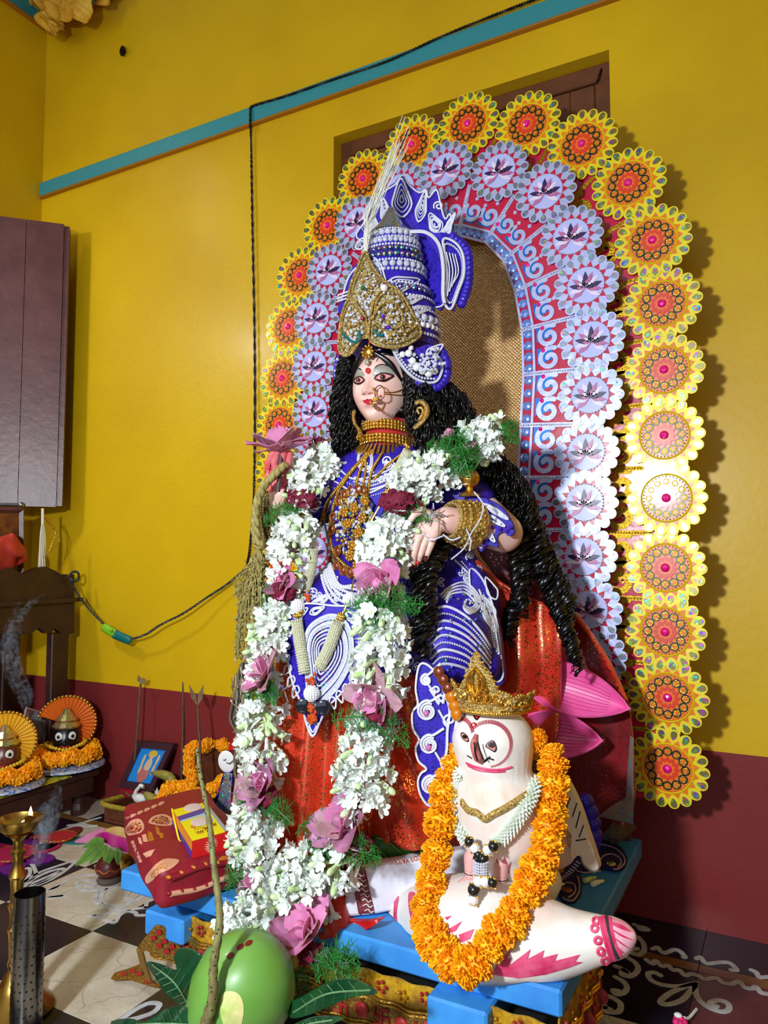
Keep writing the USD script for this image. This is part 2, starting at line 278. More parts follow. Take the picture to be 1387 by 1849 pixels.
# ================================================================== THE DECORATED ARCH BEHIND THE IDOL
def holo(name, c, sat, rough=0.22, metal=0.85, scale=260):
    """Foil whose flecks each throw another hue."""
    if name in MATS: return MATS[name]
    MATS[name] = usdkit.material(stage, '/World/Looks/' + name, {'g': ('geometry', {}), 'v': ('voronoi_texture', {'scale': float(scale)}), 's': ('separate_color', {}), 'h': ('combine_color', {'color_type': 'hsv', 'g': 0.85, 'b': 0.9}),
        'm': ('mix', {'color1': srgb(c)}), 'lt': ('math', {'math_type': 'less_than', 'value2': sat}), 'b': ('bump', {'strength': 0.5, 'distance': 0.002}), 'p': ('principled_bsdf', {'roughness': rough, 'metallic': metal, 'coat_weight': 0.4, 'coat_roughness': 0.05})},
        [('g.position', 'v.vector'), ('v.color', 's.color'), ('s.r', 'h.r'), ('s.b', 'lt.value1'), ('lt.value', 'm.fac'), ('h.color', 'm.color2'), ('m.color', 'p.base_color'), ('s.g', 'b.height'), ('b.normal', 'p.normal')], surface='p.BSDF')
    return MATS[name]
G_yel = mat('yellow_foil', (0.92, 0.83, 0.05), 0.4, 0.1, bump=0.5, bscale=22, coat=0.25)
G_gem = holo('gold_holo_gem', (0.66, 0.64, 0.36), 0.42, scale=190)
G_gold = mat('gold_foil', (0.80, 0.62, 0.12), 0.28, 0.75, col2=(0.62, 0.44, 0.06), scale=300, bump=0.4, bscale=300)
G_or = mat('orange_card', (0.93, 0.45, 0.05), 0.35, coat=0.4); G_red = mat('vermilion_card', (0.88, 0.23, 0.08), 0.35, coat=0.4)
G_blk = mat('black_print', (0.05, 0.04, 0.05), 0.35, coat=0.3); G_mag = mat('magenta_card', (0.76, 0.05, 0.24), 0.24, coat=0.55, bump=0.35, bscale=18)
G_pink = mat('hot_pink_gem', (0.98, 0.05, 0.55), 0.12, 0.2, coat=1.0); G_blue = mat('blue_foil', (0.10, 0.45, 0.80), 0.3, 0.3)
S_foil = mat('silver_foil', (0.70, 0.72, 0.88), 0.42, 0.3, bump=0.5, bscale=26, coat=0.25); S_gem = holo('silver_holo_gem', (0.66, 0.68, 0.78), 0.2)
S_bead = mat('silver_bead', (0.85, 0.86, 0.92), 0.2, 0.9, bump=0.5, bscale=500); S_lav = mat('lavender_print', (0.72, 0.74, 0.95), 0.3, coat=0.5); S_ind = mat('indigo_print', (0.20, 0.10, 0.32), 0.3, coat=0.5); S_wht = mat('pale_petal_print', (0.90, 0.84, 0.94), 0.3, coat=0.5); S_pk = mat('rose_petal_print', (0.72, 0.42, 0.62), 0.3, coat=0.5)
S_blu = mat('bead_blue_print', (0.45, 0.58, 0.88), 0.25, 0.3, coat=0.5)
YG, YS = 1.86, 1.80
gold_px = [(508, 768), (515, 685), (525, 592), (546, 500), (595, 410), (660, 327), (747, 265), (848, 228), (954, 228), (1053, 265), (1136, 334), (1180, 438), (1197, 551), (1201, 670), (1201, 787), (1205, 900), (1203, 1025), (1203, 1140), (1207, 1258), (1207, 1385)]
silv_px = [(572, 745), (570, 663), (575, 577), (597, 490), (650, 405), (725, 345), (808, 310), (903, 312), (987, 350), (1033, 430), (1060, 518), (1070, 615), (1068, 715), (1060, 817), (1058, 908), (1056, 1005), (1065, 1100), (1072, 1185)]
def ringpts(px, y, extra_left):
    P = [PY(a, b, y)[[0, 2]] for a, b in px]; d = P[0] - P[1]
    for _ in range(extra_left): P = [P[0] + np.array([0, d[1]])] + P
    return np.array(P)
def arc_poly(c, r0, r1, a0, a1, n=14):
    g = np.linspace(a0, a1, n); return Polygon(np.vstack([np.stack([c[0] + r1*np.cos(g), c[1] + r1*np.sin(g)], 1), np.stack([c[0] + r0*np.cos(g[::-1]), c[1] + r0*np.sin(g[::-1])], 1)]))
def spiral(c, r, turns, sgn, w, a0):
    g = np.linspace(0, turns*2*np.pi, 22); rr = r*(1 - 0.78*g/g[-1]); L = LineString(np.stack([c[0] + rr*np.cos(a0 + sgn*g), c[1] + rr*np.sin(a0 + sgn*g)], 1)); return L.buffer(w, quad_segs=2)
def drop(r, w, n=12):                                                # teardrop pointing to -v
    g = np.linspace(0, 2*np.pi, n, endpoint=False); return Polygon(np.stack([w*np.sin(g)*(0.75 + 0.25*np.cos(g)), r*np.cos(g)], 1))
class Fr:                                                            # a flat frame on the plane y: u along the arch, v outwards, w towards the room
    def __init__(s, c, n, y): s.c, s.n, s.t, s.y = c, n, np.array([n[1], -n[0]]), y
    def put(s, poly, d0, d1):
        M = np.array([[s.t[0], s.n[0], 0], [0, 0, -1], [s.t[1], s.n[1], 0]]); return plate(poly, d1 - d0, M, (s.c[0], s.y - d0, s.c[1]))
    def mesh(s, m, d=0): M = np.array([[s.t[0], s.n[0], 0], [0, 0, -1], [s.t[1], s.n[1], 0]]); return xf(m, M, (s.c[0], s.y - d, s.c[1]))
def arch(th, P, y, L, R, kind, npet, skip_stuff):
    cx = P[:, 0].mean(); T = np.gradient(P, axis=0); T /= np.linalg.norm(T, axis=1, keepdims=True); N = np.stack([-T[:, 1], T[:, 0]], 1)
    N = np.where(((P - np.array([-0.795, 1.25]))*N).sum(1, keepdims=True) > 0, N, -N); n = len(P)
    mids = [P[0] - (P[1] - P[0])/2] + [(P[i] + P[i + 1])/2 for i in range(n - 1)] + [P[-1] + (P[-1] - P[-2])/2]
    mn = [N[0]] + [(N[i] + N[i + 1])/2 for i in range(n - 1)] + [N[-1]]
    inner = [m - v/np.linalg.norm(v)*L for m, v in zip(mids, mn)]
    big = max(0, n - skip_stuff)
    for i in range(n):
        f = Fr(P[i], N[i], y); loc = lambda q: np.array([(q - P[i])@f.t, (q - P[i])@N[i]])
        q = [loc(mids[i]), loc(mids[i + 1]), loc(inner[i + 1]), loc(inner[i])]; tilt = 0.0012*(i % 2)
        pan = obj('panel', f.put(Polygon(q).buffer(0), tilt, tilt + 0.002), G_mag, th)
        qm = lambda s, t: (q[3]*(1 - t) + q[0]*t)*(1 - s) + (q[2]*(1 - t) + q[1]*t)*s      # s along the arch, t from the inner edge outwards
        sc, bl, pk = (S_foil, G_blue, G_pink) if kind == 'silver' else (G_gold, G_blue, G_pink)
        tb = 0.19 if kind == 'silver' else 0.0
        w = np.linalg.norm(qm(1, .5) - qm(0, .5)); ri = w*(0.235 if kind == 'silver' else 0.26)
        for s, sg in ((0.27, 1), (0.73, 1)):
            c = qm(s, tb + 0.225 if kind == 'silver' else 0.40)
            obj('scroll', f.put(spiral(c, ri, 1.25, sg, ri*0.2, math.pi*0.85), 0.002, 0.005), sc, pan)
            obj('scroll_ground', f.put(Polygon([c + (-ri, -ri*1.1), c + (ri*.4, -ri*1.1), c + (0, ri*.3), c + (-ri, ri*.2)]), 0.0015, 0.0035), bl if kind == 'silver' else G_or, pan)
            obj('pink_stud', f.mesh(ball(c + (0,) if False else (c[0] - ri*0.8, c[1] - ri*0.55, 0), (0.006, 0.006, 0.004), 1), 0.0035), pk, pan)
        ex = [(0.25, tb + .43), (.5, tb + .36), (.75, tb + .43)]
        obj('diamond_studs', cat_([f.put(ngon(0.006, 4, qm(*e)), 0.002, 0.0035) for e in ex]), sc, pan, kind='stuff')
        for s in (0.0,) if i else (0.0, 1.0):
            a, b = qm(s, 0.0), qm(s, 0.8); L2 = LineString([a, b]); k = int(np.linalg.norm(b - a)/0.0065)
            obj('divider', cat_([f.put(L2.buffer(0.0055, cap_style='flat'), 0.002, 0.0045)]), sc, pan)
            obj('divider_beads', cat_([f.mesh(ball(tuple(a + (b - a)*(j + .5)/k) + (0,), (0.0028, 0.0028, 0.002), 0), 0.005) for j in range(k)]), sc if kind != 'silver' else S_bead, pan)
        if kind == 'silver':
            obj('edge_strip', f.put(Polygon([qm(0, 0), qm(1, 0), qm(1, 0.035), qm(0, 0.035)]), 0.002, 0.005), S_foil, pan); obj('edge_strip', f.put(Polygon([qm(0, .165), qm(1, .165), qm(1, 0.2), qm(0, 0.2)]), 0.002, 0.005), S_foil, pan)
            k = 4
            for j in range(k):
                c = qm((j + .5)/k, 0.1); rr = min(0.0125, w/k*0.5)
                obj('round_bead', f.mesh(ball((c[0], c[1], 0), (rr, rr, 0.005), 1), 0.002), S_blu, pan)
        # the medallion at the outer end
        z0 = 0.006 + 0.003*(i % 2); med = None
        g = np.arange(npet)*2*np.pi/npet
        sc_poly = shapely.union_all([ngon(R*0.88, 36)] + [affinity.rotate(affinity.translate(ngon(R*2.62/npet, 14, (0, 0), 0, R*.165), 0, R*0.835), math.degrees(a), origin=(0, 0)) for a in g]).buffer(0.0005)
        med = obj('medallion', f.put(sc_poly, z0, z0 + 0.003), G_yel if kind == 'gold' else S_foil, th); zz = z0 + 0.003
        gems = []
        for a in g:
            v, fc = plate(affinity.rotate(affinity.translate(drop(R*0.118, R*1.85/npet, 10), 0, R*0.855), math.degrees(a), origin=(0, 0)), 0.002); gems.append((v, fc))
        if i >= n - big:
            for m in gems: obj('petal_gem', f.mesh(m, zz), G_gem if kind == 'gold' else S_gem, med)
        else: obj('petal_gems', f.mesh(cat_(gems), zz), G_gem, med, kind='stuff')
        star = lambda r0, r1, k: Polygon([((r0 if j % 2 else r1)*math.cos(j*math.pi/k), (r0 if j % 2 else r1)*math.sin(j*math.pi/k)) for j in range(2*k)])
        if kind == 'gold':
            obj('orange_star', f.put(star(R*0.62, R*0.76, npet), zz, zz + 0.0015), G_or, med)
            obj('rim_ring', f.mesh(tube([(R*.62*math.cos(a), R*.62*math.sin(a), 0) for a in np.arange(30)*2*np.pi/30], 0.0022, 4, True), zz + 0.0015), G_yel, med)
            obj('orange_disc', f.put(ngon(R*.59, 32), zz + .001, zz + 0.002), G_or, med)
            obj('bead_ring', cat_([f.mesh(ball((R*.565*math.cos(a), R*.565*math.sin(a), 0), 0.002, 0), zz + 0.002) for a in np.arange(40)*2*np.pi/40]), G_gold, med)
            hs, hb, hg = [], [], []
            for a in np.arange(12)*2*np.pi/12:
                rot = lambda p: affinity.rotate(affinity.translate(p, 0, R*0.43), math.degrees(a), origin=(0, 0))
                hb.append(f.put(rot(ngon(R*.118, 10)), zz + .002, zz + .0028)); hs.append(f.put(rot(ngon(R*.085, 9)), zz + .0028, zz + .0036)); hg.append(f.put(rot(ngon(R*.052, 8)), zz + .0036, zz + .0044))
            obj('black_arcade', cat_(hb), G_blk, med); obj('gold_arcade', cat_(hs), G_gold, med); obj('orange_studs', cat_(hg), G_or, med)
            obj('red_gear', f.put(star(R*.24, R*.31, 12), zz + .003, zz + .005), G_red, med); obj('orange_gear', f.put(star(R*.15, R*.2, 10), zz + .005, zz + .0056), G_or, med)
            obj('center_gem', f.mesh(ball((0, 0, 0), (R*.12, R*.12, .007), 1), zz + .0055), G_pink, med)
        else:
            obj('dark_star', f.put(star(R*0.56, R*0.74, npet), zz, zz + 0.0012), G_mag, med)
            obj('lavender_disc', f.put(ngon(R*.56, 30), zz, zz + 0.0022), S_lav, med)
            obj('bead_ring', cat_([f.mesh(ball((R*.56*math.cos(a), R*.56*math.sin(a), 0), 0.0024, 0), zz + 0.002) for a in np.arange(36)*2*np.pi/36]), S_bead, med)
            fl = {0: [], 1: [], 2: []}; up = math.atan2(f.n[0], f.n[1])
            for lay, (cnt, ln, wd, z) in enumerate(((11, .52, .085, .0025), (9, .40, .075, .0045), (6, .26, .06, .0065))):
                for j in range(cnt):
                    a = (j - (cnt - 1)/2)/(cnt - 1)*math.radians(250 - 40*lay); p = Polygon([(0, 0), (wd*R, ln*R*.45), (wd*R*.7, ln*R*.75), (0, ln*R), (-wd*R*.7, ln*R*.75), (-wd*R, ln*R*.45)])
                    p = affinity.translate(affinity.rotate(p, math.degrees(a), origin=(0, 0)), 0, -R*0.1)
                    p = affinity.rotate(p, math.degrees(up)*-1*0 + math.degrees(math.atan2(f.n[0], f.n[1])), origin=(0, 0)); fl[(j + lay) % 3].append(f.put(p, zz + z - 0.0003*j % .001, zz + z + 0.0015))
            obj('lotus_petals', cat_(fl[0]), S_wht, med); obj('lotus_petals', cat_(fl[1]), S_pk, med); obj('lotus_petals', cat_(fl[2]), S_ind, med)
    return inner
pg = ringpts(gold_px, YG, 4); ps = ringpts(silv_px, YS, 5)
ga = thing('gold_backdrop_arch', 'tall arch of yellow foil medallions with pink gems and magenta panels against the wall', 'backdrop', (-0.795, YG, 0.237))
arch(ga, pg, YG, 0.172, 0.09, 'gold', 18, 8)
for x in (pg[0][0] - 0.0, pg[-1][0] - 0.1): obj('support_lath', box((x - 0.012, YG + 0.003, 0.237), (x + 0.012, YG + 0.02, 1.6), 0.002), M_brown, ga)
sa = thing('silver_backdrop_arch', 'inner arch of silver foil medallions with lotus prints and silver scrolls', 'backdrop', (-0.795, YS, 0.237))
inn = arch(sa, ps, YS, 0.172, 0.079, 'silver', 16, 6)
for x in (ps[0][0], ps[-1][0]): obj('support_lath', box((x - 0.012, YS + 0.004, 0.237), (x + 0.012, YS + 0.02, 1.0), 0.002), M_brown, sa)
def mesh_mat():
    return usdkit.material(stage, '/World/Looks/gold_mesh_cloth', {'g': ('geometry', {}), 'mp': ('mapping', {'scale': (150, 150, 150), 'rotation': (0, 0.785, 0)}), 'v': ('voronoi_texture', {'scale': 1.0, 'randomness': 0.15}), 'r': ('rgb_ramp', {'ramp': [(0.25, srgb((0.98, 0.88, 0.62))), (0.6, srgb((0.66, 0.48, 0.28)))]}),
        'b': ('bump', {'strength': 0.9, 'distance': 0.003, 'invert': True}), 'p': ('principled_bsdf', {'roughness': 0.38, 'metallic': 0.35})},
        [('g.position', 'mp.vector'), ('mp.vector', 'v.vector'), ('v.distance', 'r.fac'), ('r.color', 'p.base_color'), ('v.distance', 'b.height'), ('b.normal', 'p.normal')], surface='p.BSDF')
hole = Polygon(list(np.array(inn)) + [(inn[-1][0], 0.24), (inn[0][0], 0.24)]).buffer(0.02)
bd = thing('woven_gold_board', 'brown and gold woven mesh board inside the silver arch behind the idol', 'backdrop board', (-0.795, YG, 0.237))
obj('woven_cloth', xz(hole, 0.006, YG - 0.01), mesh_mat(), bd); obj('board', xz(hole.buffer(0.012), 0.01, YG + 0.0045), M_brown, bd)
# ================================================================== THE CORNER ON THE LEFT: bench, throne, dolls, wires, offerings on the floor
def marigold_mesh(seed, n=150, ruff=1.0):
    R = np.random.RandomState(seed); V, F, k = [], [], 0
    for i in range(n):
        z = 1 - 2*(i + .5)/n; a = i*2.399963; d = np.array([math.sqrt(1 - z*z)*math.cos(a), math.sqrt(1 - z*z)*math.sin(a), z])
        d = d + R.randn(3)*0.08; d /= np.linalg.norm(d); M = frame(d, R.randn(3)); w, l = 2.0/math.sqrt(n)*(.9 + .25*R.rand()), 0.90 + .12*R.rand()
        q = np.array([(-w*.5, 0, .66), (w*.5, 0, .66), (-w, .02, l), (-w*.35, .07, l + .05), (w*.3, -.04, l + .05), (w, .06, l)]) + R.randn(6, 3)*0.025*ruff
        V.append(q@M.T); F.append(np.array([(0, 1, 4), (0, 4, 3), (0, 3, 2), (1, 5, 4)]) + k); k += 6
    b = trimesh.creation.icosphere(1, 0.74); V.append(np.array(b.vertices)); F.append(np.array(b.faces) + k)
    return np.vstack(V), np.vstack(F)
MG = [marigold_mesh(s) for s in range(4)]; MGS = [marigold_mesh(s + 9, 60) for s in range(3)]
M_mari = [mat('marigold_petals', (1.0, 0.80, 0.04), 0.6, col2=(1.0, 0.64, 0.0), scale=190), mat('marigold_petals_deep', (1.0, 0.75, 0.02), 0.6, col2=(1.0, 0.58, 0.0), scale=190)]
def marigold(parent, c, r, i, small=False, ax=None):
    R = np.random.RandomState(i*7 + 3); M = frame(R.randn(3), R.randn(3)); s = MGS if small else MG
    v, f = xf(s[i % len(s)], M, (0, 0, 0)); 
    if ax is not None: ax = np.asarray(ax)/np.linalg.norm(ax); v = v - np.outer(v@ax, ax)*0.36
    return obj('marigold', (v*r + np.asarray(c), f), M_mari[i % 2], parent)
M_dw = mat('dark_wood', (0.25, 0.14, 0.10), 0.45, col2=(0.19, 0.10, 0.08), scale=14, bump=0.2, bscale=60)
M_wd = mat('brown_wood', (0.45, 0.26, 0.14), 0.5, col2=(0.36, 0.2, 0.11), scale=18, bump=0.3, bscale=50)
M_wht = mat('white_paint', (0.90, 0.90, 0.88), 0.5); M_blk = mat('black_paint', (0.03, 0.03, 0.03), 0.35); M_gld = mat('gold_metal', (0.86, 0.66, 0.28), 0.28, 0.9, bump=0.3, bscale=200)
M_brs = mat('brass', (0.78, 0.62, 0.30), 0.3, 1.0, col2=(0.60, 0.46, 0.20), scale=14); M_redp = mat('red_paint', (0.75, 0.05, 0.08), 0.45); M_green = mat('leaf_green', (0.20, 0.42, 0.10), 0.4, col2=(0.28, 0.5, 0.13), scale=25)
BX = -2.195; BZ = PX(181, 1388, BX)[2]; BYE = PX(181, 1388, BX)[1]
bench = thing('low_bench', 'dark low wooden bench along the left wall carrying two small garlanded dolls', 'bench', (-2.45, 1.4, 0))
obj('top', box((WXL + 0.01, 0.85, BZ - 0.02), (BX, BYE, BZ), 0.004), M_dw, bench); obj('apron', box((BX - 0.03, 0.87, BZ - 0.075), (BX - 0.008, BYE - 0.02, BZ - 0.02)), M_dw, bench)
for y in (0.93, BYE - 0.05):
    for x in (BX - 0.05, WXL + 0.05): obj('leg', lathe([(0.0, 0), (.024, 0), (.026, .02), (.02, .04), (.026, BZ - .02), (0, BZ - .02)], 14, None, (x, y, 0)), M_dw, bench)
cl = thing('bench_cloth', 'yellow green printed runner lying on the low bench under the dolls', 'cloth', (-2.4, 1.4, BZ))
obj('cloth', box((WXL + 0.05, 0.9, BZ + 0.0005), (BX + 0.003, BYE - 0.12, BZ + 0.004), 0.001), mat('lime_print', (0.72, 0.66, 0.10), 0.7, col2=(0.25, 0.42, 0.15), scale=60, amt=(.5, .6)), cl)
# carved throne
TX = -2.40; th = thing('wooden_throne', 'dark carved wooden throne with scalloped crest standing against the left wall', 'throne', (-2.55, 1.5, BZ))
def xpl(px, x0, x1, sm=True):
    P = np.array([PX(a, b, x0)[[1, 2]] for a, b in px]); pg_ = Polygon(P).buffer(0); v, f = plate(pg_, x1 - x0, np.array([[0, 0, 1], [1, 0, 0], [0, 1, 0]]), (x0, 0, 0)); return v, f
crest = [(-60, 1050), (-30, 1026), (0, 1030), (9, 1024), (34, 1037), (45, 1032), (59, 1025), (75, 1023), (91, 1030), (102, 1037), (126, 1037), (126, 1143), (106, 1146), (92, 1134), (84, 1143), (75, 1143), (62, 1133), (46, 1145), (20, 1140), (-20, 1146), (-60, 1150)]
obj('crest_board', xpl(crest, TX - 0.025, TX), M_dw, th)
obj('ledge', hexa([p + np.array([dx, 0, dz]) for p in (PX(-60, 1094, TX), PX(141, 1082, TX)) for dx in (-0.005, 0.03) for dz in (-0.007, 0.007)]), M_dw, th)
py = PX(95, 1140, TX)[1]; pe = PX(126, 1140, TX)[1]
for x0 in (TX - 0.035, WXL + 0.03):
    for y0 in (py, py - 0.62): obj('post', box((x0, y0, BZ + .001), (x0 + 0.034, y0 + (pe - py), PX(110, 1142, TX)[2]), 0.004), M_dw, th)
obj('back_panel', box((WXL + 0.012, py - 0.6, BZ + .001), (WXL + 0.03, pe - .004, 0.85), 0.003), M_dw, th)
obj('blue_hanging', thick(grid(lambda u, v: (WXL + 0.05 + 0.014*math.sin(u*60), u, v), np.linspace(py - 0.55, py - 0.06, 60), np.linspace(BZ + 0.03, 0.78, 4)), 0.003), mat('blue_satin', (0.12, 0.16, 0.55), 0.4, sheen=.3), th)
obj('purple_curtain', thick(grid(lambda u, v: (TX - 0.03 + 0.012*math.sin(u*75), u, v), np.linspace(PX(-40, 1250, TX)[1], PX(7, 1250, TX)[1], 24), np.linspace(BZ + 0.02, 0.55, 4)), 0.003), mat('purple_satin', (0.32, 0.14, 0.60), 0.35, sheen=.3), th)
# red cloth bundle and silver pipe standing on the throne
fr = obj('cloth_bundle', (lambda m: (m[0] + noise3(m[0], 16, 0.04, 3), m[1]))(ball(PX(4, 1000, TX - 0.08), (0.06, 0.085, 0.085), 3)), mat('coral_cloth', (0.80, 0.25, 0.20), 0.6, col2=(0.70, 0.18, 0.14), scale=30), smooth=40)
tag(stage.GetPrimAtPath(fr), 'crumpled coral red cloth bundle behind the throne crest at the left edge', 'cloth')
pf = thing('picture_stand', 'thin mauve rectangular frame standing behind the coral cloth below the shutter', 'frame', PX(20, 1035, TX - 0.12))
q = [PX(*p, TX - 0.12) for p in ((-60, 921), (39, 921), (39, 1070), (-60, 1070))]
for a, b in ((0, 1), (1, 2), (2, 3)): obj('frame_bar', tube([q[a], q[b]], 0.011, 4), M_sh, pf)
obj('picture', hexa([p + np.array([d, 0, 0]) for p in q for d in (-0.006, -0.003)]), mat('ochre_picture', (0.60, 0.36, 0.16), 0.35, col2=(0.35, 0.16, 0.12), scale=12), pf)
st = thing('tassel', 'white thread tassel hanging beneath the open shutter', 'tassel', PX(76, 920, TX + .05))
a, b = PX(77, 918, TX - .03), PX(77, 1030, TX - .03)
obj('cord', tube([a, a*0.75 + b*.25], 0.005, 8), M_wht, st)
obj('threads', cat_([tube(spline([a*0.8 + b*.2 + np.array([0, d*0.2, 0]), a*.5 + b*.5 + np.array([0, d, 0]), b + np.array([e, d*1.3, .01])], 4), 0.0022, 4) for d, e in [(RND.uniform(-.012, .012), RND.uniform(-.008, .008)) for _ in range(16)]]), mat('white_thread', (0.85, 0.82, 0.74), 0.6), st, kind='stuff')
obj('wire_ends', cat_([tube(spline([a + np.array([0.0, 0.0, -.03]), a + np.array([0.01, .03 + .02*k, -.05 - .03*k]), a + np.array([.01, .045 - .02*k, -.14 - .02*k])], 5), 0.0016, 4) for k in range(3)]), M_gld, st)
# wires
def twist(P, r, turns): 
    P = np.asarray(P); L = np.r_[0, np.cumsum(np.linalg.norm(np.diff(P, axis=0), axis=1))]; out = []
    T = np.gradient(P, axis=0); T /= np.linalg.norm(T, axis=1, keepdims=True)
    for s in (0, math.pi):
        A = np.cross(T, (0.3, 1, 0.2)); A /= np.linalg.norm(A, axis=1, keepdims=True); B = np.cross(T, A); ph = L*turns*2*np.pi + s
        out.append(tube(P + r*(np.cos(ph)[:, None]*A + np.sin(ph)[:, None]*B), r, 4))
    return cat_(out)
M_wire = mat('black_wire', (0.06, 0.055, 0.05), 0.5)
def dens(P, n): P = np.asarray(P); t = np.linspace(0, 1, len(P)); s = np.linspace(0, 1, n); return np.stack([np.interp(s, t, P[:, k]) for k in range(3)], 1)
w1 = [PY(a, b, WY - 0.02) for a, b in ((1700, -285), (1350, -150), (1010, -18), (906, 22), (800, 65), (700, 110), (600, 144), (520, 172), (462, 189), (452, 195))] 
cw = thing('twisted_wire', 'black twisted flex running along the teal rail and hanging down the yellow wall', 'wire', PY(452, 195, WY - 0.02))
obj('rail_run', twist(dens(spline(w1, 6), 320), 0.0026, 60), M_wire, cw)
w2 = [PY(a, b, WY - 0.0225) for a, b in ((452, 195), (452, 230))] + [PY(a, b, WY - 0.012) for a, b in ((453, 245), (456, 420), (460, 640), (459, 860), (452, 980), (446, 1020))]
obj('hanging_run', twist(dens(spline(w2, 6), 220), 0.0025, 60), M_wire, cw)
hw = thing('switch_wire', 'sagging dark flex with a green inline switch across the yellow wall', 'wire', PY(210, 1145, 1.97))
obj('flex', twist(dens(spline([PY(a, b, y) for a, b, y in ((124, 1040, 1.90), (132, 1033, 1.93), (141, 1034, 1.95), (142, 1046, 1.95), (134, 1050, 1.93), (126, 1046, 1.92), (140, 1072, 1.95), (163, 1102, 1.97), (190, 1130, 1.975))], 6), 120), 0.0028, 60), mat('grey_flex', (0.20, 0.22, 0.22), 0.5), hw)
obj('flex', twist(dens(spline([PY(a, b, y) for a, b, y in ((230, 1156, 1.97), (262, 1146, 1.965), (290, 1128, 1.965), (330, 1108, 1.97), (375, 1078, 1.985), (410, 1055, 1.995), (440, 1030, 2.0))], 6), 120), 0.0028, 60), mat('grey_flex', 0), hw)
for nm, c0, c1, mm in (('switch_body', (190, 1134), (211, 1147), mat('lime_plastic', (0.52, 0.75, 0.12), 0.4)), ('switch_end', (209, 1146), (231, 1155), mat('teal_plastic', (0.03, 0.42, 0.42), 0.4))):
    a, b = PY(*c0, 1.972), PY(*c1, 1.972); obj(nm, blob([((a, (.021, .012, .017)), (b, (.019, .012, .016)))], 0.01, 2), mm, hw, smooth=50)
obj('rocker', ball(PY(200, 1138, 1.955), (.009, .005, .006), 1), mat('lime_plastic', 0), hw)
nail = obj('hook', cat_([tube([PY(221, 88, WY + .01), PY(221, 92, WY - 0.03), PY(221, 87, WY - 0.035)], 0.006, 6), ball(PY(221, 92, WY - 0.012), (.014, .008, .022), 1)]), mat('iron', 0)); tag(stage.GetPrimAtPath(nail), 'small rusty hook in the yellow wall near the ceiling corner', 'hook')
# yellow paper hanging in the top corner
pp = thing('paper_streamer', 'crumpled yellow paper streamer hanging in the ceiling corner', 'streamer', PY(120, 20, 1.9))
for k, (poly, y) in enumerate((([(60, -30), (170, -30), (166, 10), (158, 35), (140, 38), (100, 33), (78, 20), (62, 0)], 1.90), ([(50, -30), (125, -30), (108, 20), (112, 45), (120, 66), (95, 67), (76, 50), (58, 32), (66, 15), (40, 0)], 1.93), ([(150, -30), (200, -30), (192, 4), (186, 0), (178, 6), (168, 2)], 1.92))):
    v, f = sheet(poly, y, 0.004, 10); v = v + np.c_[0*v[:, 0], (meshkit.fbm(v*14, 3, k) - .5)*0.14, 0*v[:, 0]]; obj('paper', (v, f), mat('yellow_paper', (0.90, 0.72, 0.22), 0.55, col2=(0.80, 0.58, 0.12), scale=20), pp, smooth=35)
obj('hanging_string', tube([PY(110, -60, 1.9), PY(110, 5, 1.9)], 0.002, 4), M_wire, pp)
